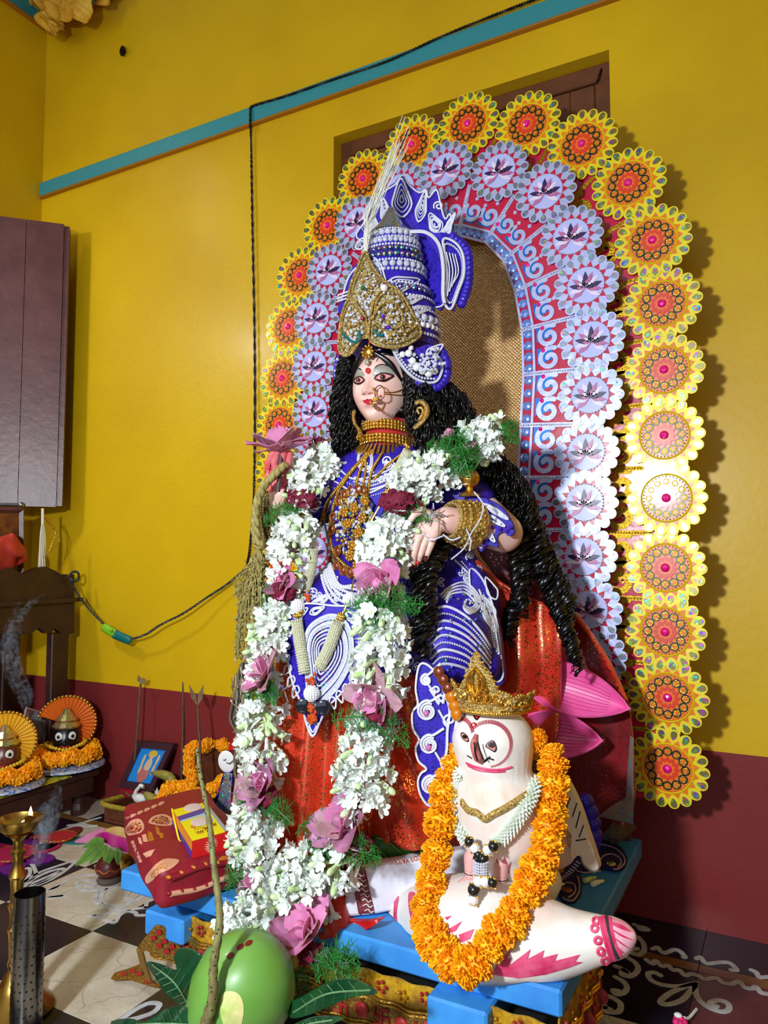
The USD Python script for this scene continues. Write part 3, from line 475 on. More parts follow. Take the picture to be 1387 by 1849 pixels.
# dolls on the bench
def doll(base, S, lab, face, hat, facing):
    t = thing('deity_doll', lab, 'doll', base, 'small deity dolls on the bench'); f = frame((0, 0, 1), facing); R = lambda p: np.asarray(base) + f@np.array(p)*S
    fx = frame((0, 0, 1), facing)
    obj('frilled_base', lathe([(0, 0), (.62, 0), (.74, .03), (.72, .07), (.5, .1), (0, .1)], 40, fx*S, R((0, 0, 0.0))), mat('silver_blue_frill', (0.70, 0.72, 0.78), 0.4, col2=(0.25, 0.4, 0.7), scale=70, amt=(.5, .58)), t)
    obj('body', blob([((R((0, 0, .14)), .30*S), (R((0, 0, .55)), .20*S))], .02, 4), mat('dark_red_cloth', (0.35, 0.05, 0.08), 0.6), t, smooth=50)
    hd = obj('head', blob([((R((0, 0, .62)), (.26*S,)*3), (R((.05, 0, .52)), (.24*S,)*3))], .02, 4), mat('doll_face_' + face, (0.07, 0.06, 0.07) if face == 'black' else (0.42, 0.20, 0.14), 0.3), t, smooth=50)
    for s in (-1, 1):
        c = R((.235, s*.12, .63)); obj('eye', xf(ball((0, 0, 0), (.075*S, .085*S, .02*S), 2), frame(R((1, s*.45, .62)) - R((0, 0, .62))), c), M_wht, hd); c2 = c + (R((1, s*.45, .62)) - R((0, 0, .62)))/S*0.018*S
        obj('pupil', xf(ball((0, 0, 0), (.032*S, .036*S, .012*S), 1), frame(R((1, s*.45, .62)) - R((0, 0, .62))), c2), M_blk, hd)
    obj('nose', hexa([R((.22, -.05, .52)), R((.22, .05, .52)), R((.34, 0, .54)), R((.24, 0, .66))]), MATS['doll_face_' + face], hd)
    obj('mouth', tube(spline([R((.24, -.1, .47)), R((.285, 0, .43)), R((.24, .1, .47))], 4), .018*S, 5), M_redp, hd)
    pl = [] ; n = 26
    for k in range(n):
        a0, a1 = math.radians(-70 + 250*k/n - 20), math.radians(-70 + 250*(k + 1)/n - 20); am = (a0 + a1)/2
        pl += [hexa([R((-.12 + dx, rr*math.cos(a)*.52, .80 + rr*math.sin(a)*.52)) for a, dx in ((a0, 0), (am, .03), (a1, 0)) for rr in (.1, 1)] + [R((-.15, rr*math.cos(am)*.52, .80 + rr*math.sin(am)*.52)) for rr in (.1, 1)])]
    ft = obj('fan_headdress', cat_(pl), hat, t); g = [R((-.12, .54*math.cos(a), .80 + .54*math.sin(a))) for a in np.radians(np.linspace(-90, 160, 34))]
    obj('beaded_rim', cat_([ball(p, .035*S, 1) for p in g]), M_gld, ft)
    obj('crown', lathe([(.24, 0), (.27, .04), (.2, .12), (.22, .16), (.12, .26), (.05, .36), (0, .38)], 14, fx*S, R((0, 0, .76))), holo('silver_gold_glitter', (0.75, 0.68, 0.45), 0.15), t)
    obj('bead_necklace', cat_([ball(R((.06 + .30*math.cos(a), .36*math.sin(a), .40 + .08*abs(math.sin(a)))), .035*S, 1) for a in np.linspace(-1.9, 1.9, 22)]), mat('yellow_bead', (0.85, 0.7, 0.15), 0.3), t)
    gl = thing('marigold_garland', 'small ring of orange marigolds around ' + lab.split(' doll')[0] + ' doll', 'garland', base, 'marigold rings around the small dolls')
    for k in range(22):
        a = 2*math.pi*k/22; rr = .50 + .02*math.sin(k*3); c = R((rr*math.cos(a), rr*1.05*math.sin(a), .27 + .04*math.sin(k*2.1))); marigold(gl, c, .155*S, k, True)
    return t
d1 = PZ(118, 1384, BZ + 0.005); s1 = pxm(118, 1384, d1[1])*92; d2 = PZ(5, 1420, BZ + 0.005)
doll(d1, s1, 'black faced deity doll with an orange pleated fan crown on the bench end', 'black', mat('orange_pleat', (0.90, 0.42, 0.10), 0.5), (0.75, -0.66, 0))
doll(d2, s1*0.96, 'brown faced deity doll with a yellow fan crown at the left edge of the photo', 'brown', mat('yellow_pleat', (0.93, 0.68, 0.12), 0.5), (0.75, -0.66, 0))
pc = thing('picture_card', 'faded grey picture card leaning behind the dolls on the bench', 'picture', PZ(60, 1385, BZ + .004))
q = [PX(*p, -2.43) for p in ((46, 1270), (88, 1283), (68, 1372), (28, 1350))]; zz = min(p[2] for p in q) 
obj('card', hexa([p + np.array([d, 0, BZ - zz + .004]) for p in q for d in (0, 0.006)]), mat('card_print', (0.52, 0.52, 0.60), 0.4, col2=(0.40, 0.26, 0.24), scale=22, amt=(.4, .6)), pc)
obj('card_border', cat_([tube([q[i] + np.array([.004, 0, BZ - zz + .004]), q[(i + 1) % 4] + np.array([.004, 0, BZ - zz + .004])], 0.004, 4) for i in range(4)]), mat('pale_edge', (0.62, 0.50, 0.48), 0.5), pc)
# framed blue picture against the dado
fp = thing('framed_picture', 'small dark framed print of a many armed figure on blue against the red dado', 'picture', PY(280, 1425, 1.99))
q = np.array([PY(*p, 1.985) for p in ((250, 1338), (313, 1344), (300, 1420), (240, 1412))]); q[:, 1] = [2.0, 2.0, 1.93, 1.93]; ctr = q.mean(0); 
lean = np.array([0, -0.014, 0]); inn_ = ctr + (q - ctr)*0.72
for i in range(4):
    j = (i + 1) % 4; obj('frame_rail', hexa([p + d for p in (q[i], q[j], inn_[i], inn_[j]) for d in (lean, -lean*0.2)]), mat('plum_wood', (0.22, 0.10, 0.15), 0.4), fp)
obj('print', hexa([p + d for p in inn_ for d in (lean*.5, 0*lean)]), mat('print_blue', (0.10, 0.50, 0.82), 0.3), fp)
U, V_ = (inn_[1] - inn_[0]), (inn_[3] - inn_[0])
def pr(u, v, ru, rv, nm, mm): M = np.stack([U*ru, V_*rv, np.array([0, -0.0015, 0])], 1); obj(nm, xf(ball((0, 0, 0), 1, 2), M, inn_[0] + U*u + V_*v + lean*.55), mm, fp)
skn = mat('print_skin', (0.80, 0.68, 0.55), 0.4)
pr(.55, .16, .17, .11, 'printed_halo', mat('print_gold', (0.82, 0.66, 0.22), 0.4)); pr(.55, .24, .08, .08, 'printed_head', skn); pr(.54, .5, .13, .22, 'printed_body', skn); pr(.5, .78, .2, .22, 'printed_robe', mat('print_rose', (0.70, 0.40, 0.38), 0.4)); pr(.54, .48, .08, .1, 'printed_plate', mat('print_grey', (0.36, 0.38, 0.35), 0.4))
for u, v in ((.28, .35), (.82, .32), (.3, .6), (.8, .6)): pr(u, v, .05, .17, 'printed_arm', skn)
# offering tray with its contents
t0 = PZ(192, 1478, 0.0); ty = 1.80; tray = thing('wooden_tray', 'reddish brown wooden offering tray on the floor under the framed picture', 'tray', (t0[0] + .15, ty + .1, 0))
x0, x1, y0_, y1_ = t0[0] + .02, t0[0] + 0.52, t0[1] - 0.03, min(t0[1] + 0.2, 1.985); zt_ = 0.062
M_tray = mat('tray_wood', (0.42, 0.22, 0.12), 0.45, col2=(0.34, 0.16, 0.09), scale=20)
obj('bottom', box((x0, y0_, 0.0), (x1, y1_, 0.012)), M_tray, tray)
for a, b in (((x0, y0_), (x1, y0_ + .012)), ((x0, y1_ - .012), (x1, y1_)), ((x0, y0_ + .012), (x0 + .012, y1_ - .012)), ((x1 - .012, y0_ + .012), (x1, y1_ - .012))): obj('side_board', box((*a, 0.0125), (*b, zt_)), M_tray, tray)
tc = thing('gold_gauze', 'yellow gauze strip draped over the rim of the wooden tray', 'cloth', (x0, y0_, zt_))
obj('gauze', tube(spline([(x0 + .005, y0_ + .10, zt_ + .003), (x0 - .003, y0_ - .004, zt_ + .004), (x0 + .08, y0_ - .002, zt_ - .002), (x0 + .18, y0_ + .0, zt_ + .004), (x0 + .3, y0_ + .006, zt_ + .002)], 8), 0.008, 8), mat('yellow_gauze', (0.72, 0.62, 0.16), 0.5, col2=(0.5, 0.42, 0.1), scale=200), tc)
rc = obj('red_cloth', (lambda m: (m[0] + noise3(m[0], 20, .012, 5), m[1]))(box((x0 - .02, y1_ - .06, zt_ + .002), (x0 + .12, y1_ + .02, zt_ + .05), .02)), mat('crimson_cloth', (0.62, 0.06, 0.12), 0.6)); tag(stage.GetPrimAtPath(rc), 'crumpled crimson cloth lying behind the wooden tray', 'cloth')
def at_tray(px, py, dy=.1): return PY(px, py, y0_ + dy)
sw = thing('swan_figurine', 'white swan figurine sitting in the wooden tray', 'figurine', at_tray(250, 1450, .06)); k = pxm(250, 1440, y0_ + .06)
c = at_tray(250, 1441, .06); obj('body', blob([((c + np.array([.008, 0, 0]), (15*k, 9*k, 9*k)), (c + np.array([-.012, 0, .004]), (8*k, 6*k, 6*k)))], .006, 4), M_wht, sw, smooth=50)
obj('neck', tube(spline([at_tray(243, 1437, .05), at_tray(246, 1428, .05), at_tray(251, 1422, .05), at_tray(254, 1418, .05), at_tray(259, 1421, .05)], 6), 3.2*k, 8), M_wht, sw, smooth=50)
obj('beak', tube([at_tray(258, 1420, .05), at_tray(261, 1424, .05)], [2*k, .5*k], 6), M_or, sw)
ft = obj('feather', cat_([tube(spline([at_tray(271 + d, 1378, .12), at_tray(276 + d*.6, 1405, .1), at_tray(285 + d*.5, 1438, .08)], 5), [.003]*11, 4) for d in np.linspace(-4, 5, 8)]), M_wht, kind='stuff'); tag(stage.GetPrimAtPath(ft), 'tall white plume standing in the wooden tray', 'plume')
for i, (p, lab) in enumerate((([(278, 1396), (292, 1398), (306, 1404), (314, 1418), (312, 1430)], 'green and yellow banana lying across the wooden tray'), ([(262, 1432), (272, 1440), (282, 1446), (287, 1452)], 'short pale yellow banana beside the white swan'))):
    P = spline([at_tray(a, b, .09 - .04*i) for a, b in p], 5); n = len(P); r = 9*k*np.sin(np.linspace(.25, math.pi - .3, n))**.6
    b = thing('banana', lab, 'banana', P[0], 'bananas in the wooden tray'); obj('fruit', tube(P, r, 8), mat('banana_skin', (0.66, 0.60, 0.26), 0.5, col2=(0.50, 0.48, 0.18), scale=30), b, smooth=50); obj('stem', tube([P[0], P[0] + (P[0] - P[1])*1.5], .004, 6), mat('stem_brown', (0.3, 0.22, 0.1), 0.7), b)
ml = thing('marigold_garland', 'long orange marigold garland heaped in the wooden tray with a raised end', 'garland', at_tray(330, 1440, .05))
gp = [(375, 1345, .12), (362, 1350, .1), (348, 1348, .09), (342, 1362, .08), (342, 1380, .08), (345, 1397, .08), (350, 1412, .08), (336, 1420, .07), (318, 1420, .06), (302, 1424, .05), (295, 1438, .04), (288, 1450, .03), (303, 1448, .03), (318, 1444, .03), (333, 1438, .04), (350, 1434, .04), (368, 1432, .04), (383, 1426, .05), (392, 1418, .06), (400, 1410, .07)]
P = spline([at_tray(a, b, d) for a, b, d in gp], 3); L = np.r_[0, np.cumsum(np.linalg.norm(np.diff(P, axis=0), axis=1))]; nn = int(L[-1]/0.021)
for i in range(nn): s = L[-1]*i/(nn - 1); marigold(ml, [np.interp(s, L, P[:, j]) for j in range(3)], 0.0215 + .003*(i % 3 == 0), i, True)
mb = thing('marigold_garland', 'single marigold bunch hanging at the pole beside the paper face', 'garland', at_tray(400, 1345, .15))
for i, (a, b) in enumerate(((394, 1344), (403, 1340), (408, 1347), (400, 1350))): marigold(mb, at_tray(a, b, .15), .016, i, True)
obj('string', tube([at_tray(393, 1348, .15), at_tray(370, 1362, .13)], .0015, 4), M_wht, mb)
bb = thing('brown_box', 'plain brown wooden box standing in the wooden tray behind the garland', 'box', at_tray(385, 1400, .14)); a, b = at_tray(362, 1410, .15), at_tray(398, 1356, .15)
obj('box_body', box((a[0], a[1], 0.0125), (b[0] + .03, a[1] + .02, b[2]), .004), M_tray, bb); obj('lid_batten', box((a[0] - .002, a[1] - .003, b[2] + .0005), (b[0] + .032, a[1] + .022, b[2] + .008), .002), M_dw, bb)
# reed arrows standing in clay
for i, (top, bot, lf, lab) in enumerate((((254, 1235, .12), (238, 1425, .1), ((-5, -16), (9, -10)), 'thin reed arrow with cut leaf tips, leftmost of the three'), ((331, 1232, .17), (327, 1420, .15), ((-6, -20), (18, -12)), 'thin reed arrow with cut leaf tips, middle and rearmost of the three'), ((357, 1275, .04), (365, 1470, .0), ((-16, -38), (10, -38)), 'thin reed arrow with two broad leaf tips standing right of the other two'))):
    a, b = at_tray(*top), at_tray(*bot); t = thing('reed_arrow', lab, 'reed', b, 'reed arrows standing by the tray')
    obj('reed', tube(spline([b, (a + b)/2 + np.array([.003, 0, 0]), a], 6), 0.0042, 6), mat('dry_reed', (0.42, 0.32, 0.22), 0.7, col2=(0.30, 0.2, 0.13), scale=40), t)
    for dx, dy in lf:
        e = at_tray(top[0] + dx, top[1] + dy, top[2]); d = e - a; n = np.cross(d, (0, 1, 0)); n = n/np.linalg.norm(n)*0.011; m = a + d*.5
        obj('leaf_tip', hexa([a, m + n, m - n, e, m + (0, .003, 0), e + (0, .002, 0)]), mat('dry_leaf', (0.56, 0.48, 0.36), 0.6, col2=(0.42, 0.34, 0.24), scale=40), t)
    if not i: obj('clay_lump', (lambda m: (m[0] + noise3(m[0], 40, .012, 2), m[1]))(ball(b + np.array([0.01, 0, -.005]), (.035, .03, .03), 2)), mat('grey_clay', (0.42, 0.33, 0.25), 0.8), t, smooth=40)
# board with the paper face
pb = thing('paper_face_doll', 'white paper disc with a painted smile on a tinsel cone beside the sari', 'doll', PY(408, 1500, 1.5)); c = PY(409, 1375, 1.5); k = pxm(409, 1375, 1.5); fd = np.array([-.35, -.9, .1])
obj('face_disc', xf(ball((0, 0, 0), (17*k, 20*k, .004), 2), frame(cd*-1 + (-.3, 0, 0), (1, 0, 0)), c), M_wht, pb, smooth=50)
for nm, p in (('smile', [(409, 1377), (413, 1379), (417, 1377), (420, 1374)]), ('closed_eye', [(403, 1372), (406, 1373), (408, 1371)])): obj(nm, tube([PY(a, b, 1.494) for a, b in p], .0011, 5), M_blk, pb)
v, f = sheet([(404, 1394), (420, 1394), (412, 1440), (414, 1500), (404, 1508), (378, 1470), (396, 1420)], lambda a, b: 1.5 + .012*math.sin(a*.45) + .008*math.sin(b*.2), .01, 6, False)
obj('tinsel_cone', (v, f), holo('blue_tinsel', (0.22, 0.22, 0.70), 0.18, scale=150), pb)
obj('tinsel_strips', cat_([tube(spline([PY(407 + i*1.6, 1396, 1.49), PY(399 + i*2.4, 1430, 1.485), PY(385 + i*4.4, 1470 + i*5, 1.485)], 5), .0025, 4) for i in range(8)]), holo('silver_tinsel', (0.8, 0.84, 0.9), .3), pb, kind='stuff')
obj('red_cap', sheet([(412, 1356), (424, 1352), (432, 1330), (426, 1326), (414, 1345)], 1.505, .01, 8, False), mat('red_foil', (0.72, 0.1, 0.14), 0.35), pb)
pk = thing('pink_board', 'tall pale pink board seen edge on between the paper face and the white garland', 'board', PY(425, 1500, 1.46))
obj('board', hexa([PY(a, b, y) for (a, b) in ((437, 1308), (445, 1308), (428, 1492), (414, 1492)) for y in (1.455, 1.47)]), mat('pale_pink_card', (0.78, 0.60, 0.62), 0.6), pk)
obj('backing', hexa([PY(a, b, y) for (a, b) in ((444, 1290), (462, 1290), (452, 1492), (428, 1492)) for y in (1.472, 1.48)]), mat('dark_card', (0.06, 0.05, 0.08), 0.7), pk)
# ================================================================== THE BLUE TABLE AND THE CLOTHED PLATFORM UNDER IT
TZ = 0.237; tx0, tx1, ty0, ty1 = -1.281, -0.328, 1.18, 1.895
M_bl = mat('sky_blue_paint', (0.24, 0.60, 0.90), 0.5, col2=(0.20, 0.52, 0.84), scale=10, bump=0.35, bscale=45)
tb = thing('low_blue_table', 'low sky blue painted wooden table carrying the idol and the owl', 'table', (-0.8, 1.5, 0.12))
obj('table_top', box((tx0, ty0, TZ - 0.042), (tx1, ty1, TZ), 0.004), M_bl, tb)
for x in (-1.2, -0.43): obj('rear_block', box((x - .04, 1.66, 0.0), (x + .04, 1.86, 0.1455)), mat('bare_wood', (0.40, 0.30, 0.24), 0.7), tb)
for x in (-1.115, -0.487): obj('batten', box((x - 0.052, ty0 - 0.04, 0.146), (x + 0.052, ty1 - 0.02, TZ - 0.0425), 0.004), M_bl, tb)
obj('batten', box((tx1 - 0.07, ty0 + 0.25, 0.146), (tx1 - 0.02, ty1 - 0.02, TZ - 0.0425), 0.004), mat('bare_wood', (0.40, 0.30, 0.24), 0.7), tb)
def cloth_mat(name, a, b, sc, lo, hi, g): return mat(name, a, 0.45, col2=b, scale=sc, amt=(lo, hi), glit=g, gscale=700, gamt=0.25)
M_yc = mat('yellow_brocade', (0.80, 0.62, 0.05), 0.5, col2=(0.55, 0.36, 0.04), scale=45, bump=.4, bscale=160); M_gb = mat('gold_lace', (0.62, 0.46, 0.16), 0.35, 0.5, col2=(0.42, 0.28, 0.08), scale=220, bump=0.6, bscale=320); M_rb = mat('red_motif', (0.62, 0.10, 0.10), 0.5)
pf = thing('draped_platform', 'floor platform wrapped in yellow brocade with a red and gold border', 'platform', (-0.8, 1.5, 0))
px0, px1, py0, py1 = -1.16, -0.335, 1.168, 1.43; pr_ = 0.05
def ring(u, off=0.0):                                                # round the platform's plan, u in metres from the front left corner
    P = [(px0, py0), (px1, py0), (px1, py1), (px0, py1)]; L = [px1 - px0, py1 - py0, px1 - px0, py1 - py0]; u = u % sum(L)
    for k in range(4):
        if u <= L[k]: a, b = np.array(P[k]), np.array(P[(k + 1) % 4]); d = (b - a)/L[k]; n = np.array([d[1], -d[0]]); p = a + d*u; return p + n*off
        u -= L[k]
LT = 2*(px1 - px0 + py1 - py0); us = np.linspace(0, LT, 300, endpoint=False)
def wav(u, z): return 0.009*math.sin(u*38 + 2*math.sin(u*9))*(1 - z/0.2) + 0.003*math.sin(u*110)
obj('core', box((px0 + .04, py0 + .04, 0.001), (px1 - .04, py1 - .03, 0.1455)), mat('dark_board', (.05, .04, .04), .8), pf)
obj('brocade_cover', thick(grid(lambda u, z: (*ring(u, 0.006 + wav(u, z)), z), us, np.linspace(0.150, 0.1935, 5), True), -0.003), M_yc, pf, smooth=40)
bz0, bz1, bzm = 0.100, 0.156, 0.128
bfn = lambda u, z, o=0.0: (*ring(u, 0.010 + wav(u, z) + .05*(bz1 - z) + o), z)
bd_ = obj('lace_border', thick(grid(lambda u, z: bfn(u, z), us, np.linspace(bz0, bz1, 5), True), -0.003), M_gb, pf, smooth=40)
for zz in (bz0 + .003, bz0 + .009, bz1 - .008, bz1 - .002): obj('gold_piping', tube([bfn(u, zz, .002) for u in us], 0.0022, 4, True), M_gld, bd_)
mot, flo = [], []
for k in range(int(LT/0.040)):
    u = k*0.040 + .01; f = lambda du, z: np.array(bfn(u + du, z, .003))
    if k % 2: mot.append(cat_([tube([f(a*.014, bzm + b*.013) for a, b in q], .0030, 4) for q in (((-1, 1), (-1, 0), (1, 0), (1, -1)), ((0, 1), (0, -1)), ((0, 1), (1, 1)), ((0, -1), (-1, -1)))]))
    else: mot.append(ball(f(0, bzm), (.013, .005, .014), 1))
    c = np.array([*ring(u, 0.010 + wav(u, .17)), .172 + .006*(k % 2)]); flo.append(cat_([ball(c + np.array([.008*math.cos(a), -.001, .008*math.sin(a)]), .0036, 0) for a in np.arange(5)*1.2566]))
for m in mot: obj('red_motif', m, M_rb, bd_)
for i, m in enumerate(flo): obj('sequin_flower', m, M_rb if i % 2 else M_gld, pf)
# loose end of the border ribbon on the floor at the left
rb = thing('border_ribbon', 'loose curling red and gold ribbon end on the floor by the mango leaves', 'ribbon', PZ(262, 1760, 0))
obj('ribbon_band', sheet([(280, 1671), (296, 1672), (310, 1690), (324, 1708), (327, 1737), (290, 1728), (264, 1717), (250, 1722), (246, 1714), (262, 1692)], lambda a, b: 1.125 + .0003*(a - 250), .004, 7, False), M_gb, rb, smooth=40)
obj('ribbon_fold', sheet([(246, 1715), (256, 1716), (262, 1740), (276, 1784), (292, 1786), (268, 1772), (254, 1745)], lambda a, b: 1.165, .004, 7, False), mat('ribbon_back', (.45, .32, .14), .5), rb)
obj('ribbon_tail', sheet([(200, 1767), (206, 1757), (230, 1750), (253, 1741), (258, 1760), (292, 1786), (262, 1778), (230, 1768), (208, 1771)], lambda a, b: 1.185 + .0008*(1770 - b), .004, 7, False), M_gb, rb, smooth=40)
for a_, b_ in ((286, 1684), (276, 1694), (296, 1700), (287, 1708), (310, 1710), (300, 1718), (318, 1722)): obj('red_motif', hexa([PY(a_ + i, b_ + j, 1.123 + .0003*(a_ - 250) + d) for i, j in ((-5, -3), (4, -5), (6, 3), (-3, 5)) for d in (0, -.002)]), M_rb, rb)
for a_, b_ in ((222, 1758), (238, 1753), (250, 1758), (266, 1772)): obj('red_motif', hexa([PY(a_ + i, b_ + j, 1.183 + .0008*(1770 - b_) + d) for i, j in ((-6, -2), (5, -4), (7, 2), (-3, 4)) for d in (0, -.002)]), M_rb, rb)

# ================================================================== THE GODDESS IDOL
GX = -0.79
skin = mat('painted_skin', (0.96, 0.81, 0.76), 0.38, col2=(0.94, 0.74, 0.69), scale=9, sss=0.1, coat=0.15)
def velvet(name, c, c2): return mat(name, c, 0.55, col2=c2, scale=30, glit=(0.35, 0.32, 0.9), gscale=420, gamt=0.10)
M_vel = velvet('blue_velvet', (0.20, 0.08, 0.74), (0.13, 0.05, 0.60)); M_vel2 = velvet('violet_velvet', (0.26, 0.10, 0.75), (0.16, 0.06, 0.6))
M_sil = mat('silver_zari', (0.88, 0.89, 0.96), 0.3, 0.25, bump=0.7, bscale=700); M_wz = mat('white_bead_cord', (0.92, 0.92, 0.97), 0.4, 0.1, bump=0.6, bscale=600)
M_red = mat('red_brocade', (0.87, 0.25, 0.15), 0.42, col2=(0.78, 0.16, 0.10), scale=14, glit=(0.88, 0.64, 0.36), gscale=420, gamt=0.30); M_redp2 = mat('red_satin', (0.84, 0.12, 0.07), 0.32, col2=(0.75, 0.08, 0.06), scale=8, coat=.2)
M_maro = mat('maroon_brocade', (0.52, 0.05, 0.09), 0.35, col2=(0.40, 0.03, 0.07), scale=10, glit=(0.72, 0.40, 0.36), gscale=330, gamt=0.08)
M_hair = mat('black_hair', (0.025, 0.022, 0.03), 0.32, coat=0.25)
gd = thing('goddess_idol', 'painted clay goddess idol seated in blue velvet and red brocade with long black curls', 'idol', (GX, 1.5, TZ))
ez = PY(669, 684, 1.40)[2]; HC = np.array([GX, 1.462, ez - 0.010])
def make_head():
    s = trimesh.creation.icosphere(5, 1.0); v = np.array(s.vertices); x, f, z = v[:, 0], -v[:, 1], v[:, 2]
    X, F, Z = x*0.068, f*0.078, z*0.094
    low = np.clip(-z, 0, 1); X = X*(1 - 0.30*low**1.6); fr = np.clip(f, 0, 1)
    F = F*(1 - 0.10*np.clip(z, 0, 1)*fr); F = np.where(f > 0, np.minimum(F, 0.070 + 0.0*F), F); F = F + 0.006*low*fr
    g = lambda cx, cz, sx, sz: np.exp(-((X - cx)/sx)**2 - ((Z - cz)/sz)**2)*(f > 0)
    ridge = np.exp(-(X/0.0085)**2)*np.clip((0.022 - Z)/0.045, 0, 1)*np.exp(-(np.clip(-Z - 0.022, 0, 1)/0.006)**2)*(f > 0)
    F = F + 0.021*ridge + 0.006*(g(.011, -.020, .006, .006) + g(-.011, -.020, .006, .006))
    F = F - 0.0065*(g(.029, .012, .015, .011) + g(-.029, .012, .015, .011)) + 0.0045*(g(.029, .010, .014, .006) + g(-.029, .010, .014, .006))
    F = F + 0.0065*g(0, -.0375, .014, .0050) + 0.0065*g(0, -.0475, .012, .0055) - 0.004*g(0, -.0425, .018, .0022) - .003*g(0, -.057, .014, .006)
    F = F + 0.009*g(0, -.074, .020, .012) + 0.005*(g(.036, -.024, .02, .02) + g(-.036, -.024, .02, .02))
    return np.stack([HC[0] + X, HC[1] - F, HC[2] + Z], 1), np.array(s.faces)
head = make_head(); hd = obj('head', head, skin, gd, smooth=True)
def decal(poly, mesh, lift=0.0006, th=0.0012, size=2.0, sm=True):     # a painted mark with a little thickness lying on a real surface
    pg_ = Polygon(spline(poly, 5, True) if sm else poly).buffer(0)
    if hasattr(pg_, 'geoms'): pg_ = max(pg_.geoms, key=lambda q: q.area)
    v, f = earcut(pg_); v, f = trimesh.remesh.subdivide_to_size(np.c_[v, np.zeros(len(v))], f, size); tm = trimesh.Trimesh(v, f, process=True); v, f = np.array(tm.vertices), np.array(tm.faces)
    P = cast(mesh, v[:, :2], 0.0); ok = ~np.isnan(P[:, 0]); f = f[ok[f].all(1)]; P[~ok] = 0
    if len(f) == 0: return P, f
    n = np.cross(P[f[:, 1]] - P[f[:, 0]], P[f[:, 2]] - P[f[:, 0]]); d = (CP - P[f[0, 0]]); 
    if (n@d).sum() < 0: f = f[:, ::-1]
    d = CP - P; d[~ok] = 1; d /= np.linalg.norm(d, axis=1, keepdims=True); return thick((P + d*(lift + th), f), -d.mean(0)*th*1.0)
def zl(pts, ox=580, oy=580, s=4.623): return [(ox + a/s, oy + b/s) for a, b in pts]
M_gry = mat('silver_eyeshade', (0.62, 0.61, 0.57), 0.4, 0.2); M_kohl = mat('kohl', (0.06, 0.03, 0.04), 0.4); M_lip = mat('lip_paint', (0.80, 0.16, 0.26), 0.3, coat=.3); M_iris = mat('iris_brown', (0.35, 0.14, 0.12), 0.15, coat=.6); M_eyep = mat('eye_pink', (0.85, 0.62, 0.62), 0.25, coat=.5); M_rose = mat('eye_rim_red', (0.60, 0.15, 0.20), 0.4)
obj('eyeshade', decal(zl([(262, 450), (275, 410), (315, 398), (350, 425), (362, 462), (330, 458), (290, 466), (266, 492)]), head, 0), M_gry, hd); obj('eyeshade', decal(zl([(428, 442), (448, 392), (510, 372), (580, 385), (632, 418), (606, 448), (560, 438), (500, 432), (455, 455)]), head, 0), M_gry, hd)
for e, ir, c, r in ((zl([(264, 498), (288, 466), (320, 456), (347, 466), (364, 490), (343, 516), (308, 530), (278, 520)]), zl([(272, 496), (292, 474), (318, 466), (340, 474), (354, 490), (338, 508), (310, 517), (284, 510)]), (308, 491), 19), (zl([(438, 480), (472, 438), (520, 426), (572, 436), (612, 456), (575, 484), (530, 505), (478, 500)]), zl([(452, 475), (480, 447), (522, 437), (568, 446), (596, 458), (565, 474), (526, 490), (482, 488)]), (514, 466), 23)):
    ey = obj('eye', decal(e, head, .0012), M_kohl, hd); obj('eye_rim', decal(ir, head, .0022), M_rose, hd); k = np.array(ir); cc = k.mean(0); obj('eye_white', decal([tuple(cc + (q - cc)*.86) for q in k], head, .0032), M_eyep, hd)
    cir = lambda rr: zl([(c[0] + rr*math.cos(a), c[1] + rr*math.sin(a)) for a in np.arange(10)*.6283])
    obj('iris', decal(cir(r), head, .0042, size=1.5), M_iris, hd); obj('pupil', decal(cir(r*.5), head, .0052, size=1.5), M_blk, hd); obj('catchlight', decal(zl([(c[0] - 9, c[1] - 8), (c[0] - 3, c[1] - 9), (c[0] - 3, c[1] - 3), (c[0] - 9, c[1] - 3)]), head, .006), M_wht, hd)
def on(mesh, pts, lift, n=6): P = fillnan(cast(mesh, spline(np.array(pts), n), lift)); return P
for b in ([(256, 418), (276, 397), (308, 392), (340, 408)], [(438, 404), (466, 374), (510, 362), (556, 372), (570, 380)]): P = on(head, zl(b), .001); obj('eyebrow', tube(P, .0016*np.sin(np.linspace(.25, 2.9, len(P))), 6), M_kohl, hd)
obj('upper_lip', decal(zl([(343, 662), (368, 656), (384, 646), (398, 651), (412, 647), (430, 664), (405, 668), (372, 668)]), head, .001), M_lip, hd); obj('lower_lip', decal(zl([(350, 667), (375, 670), (405, 669), (428, 668), (412, 690), (388, 696), (362, 684)]), head, .0016), M_lip, hd)
obj('bindi', decal(zl([(390 + 22*math.cos(a), 412 + 25*math.sin(a)) for a in np.arange(10)*.6283]), head, .001, .003), M_redp, hd)
for nn in ([(345, 612), (358, 605), (366, 612)], [(395, 606), (410, 598), (428, 602)]): obj('nostril', tube(on(head, zl(nn), .0004), .0011, 5), mat('nostril_shade', (0.55, 0.28, 0.26), 0.5), hd)
for w in ([(428, 262), (462, 270), (478, 300), (462, 335)], [(425, 280), (445, 300), (440, 320)], [(318, 285), (300, 310), (312, 345)], [(345, 285), (330, 310), (336, 330)]): obj('painted_curl', tube(on(head, zl(w), .0008), .0009, 4), M_kohl, hd)
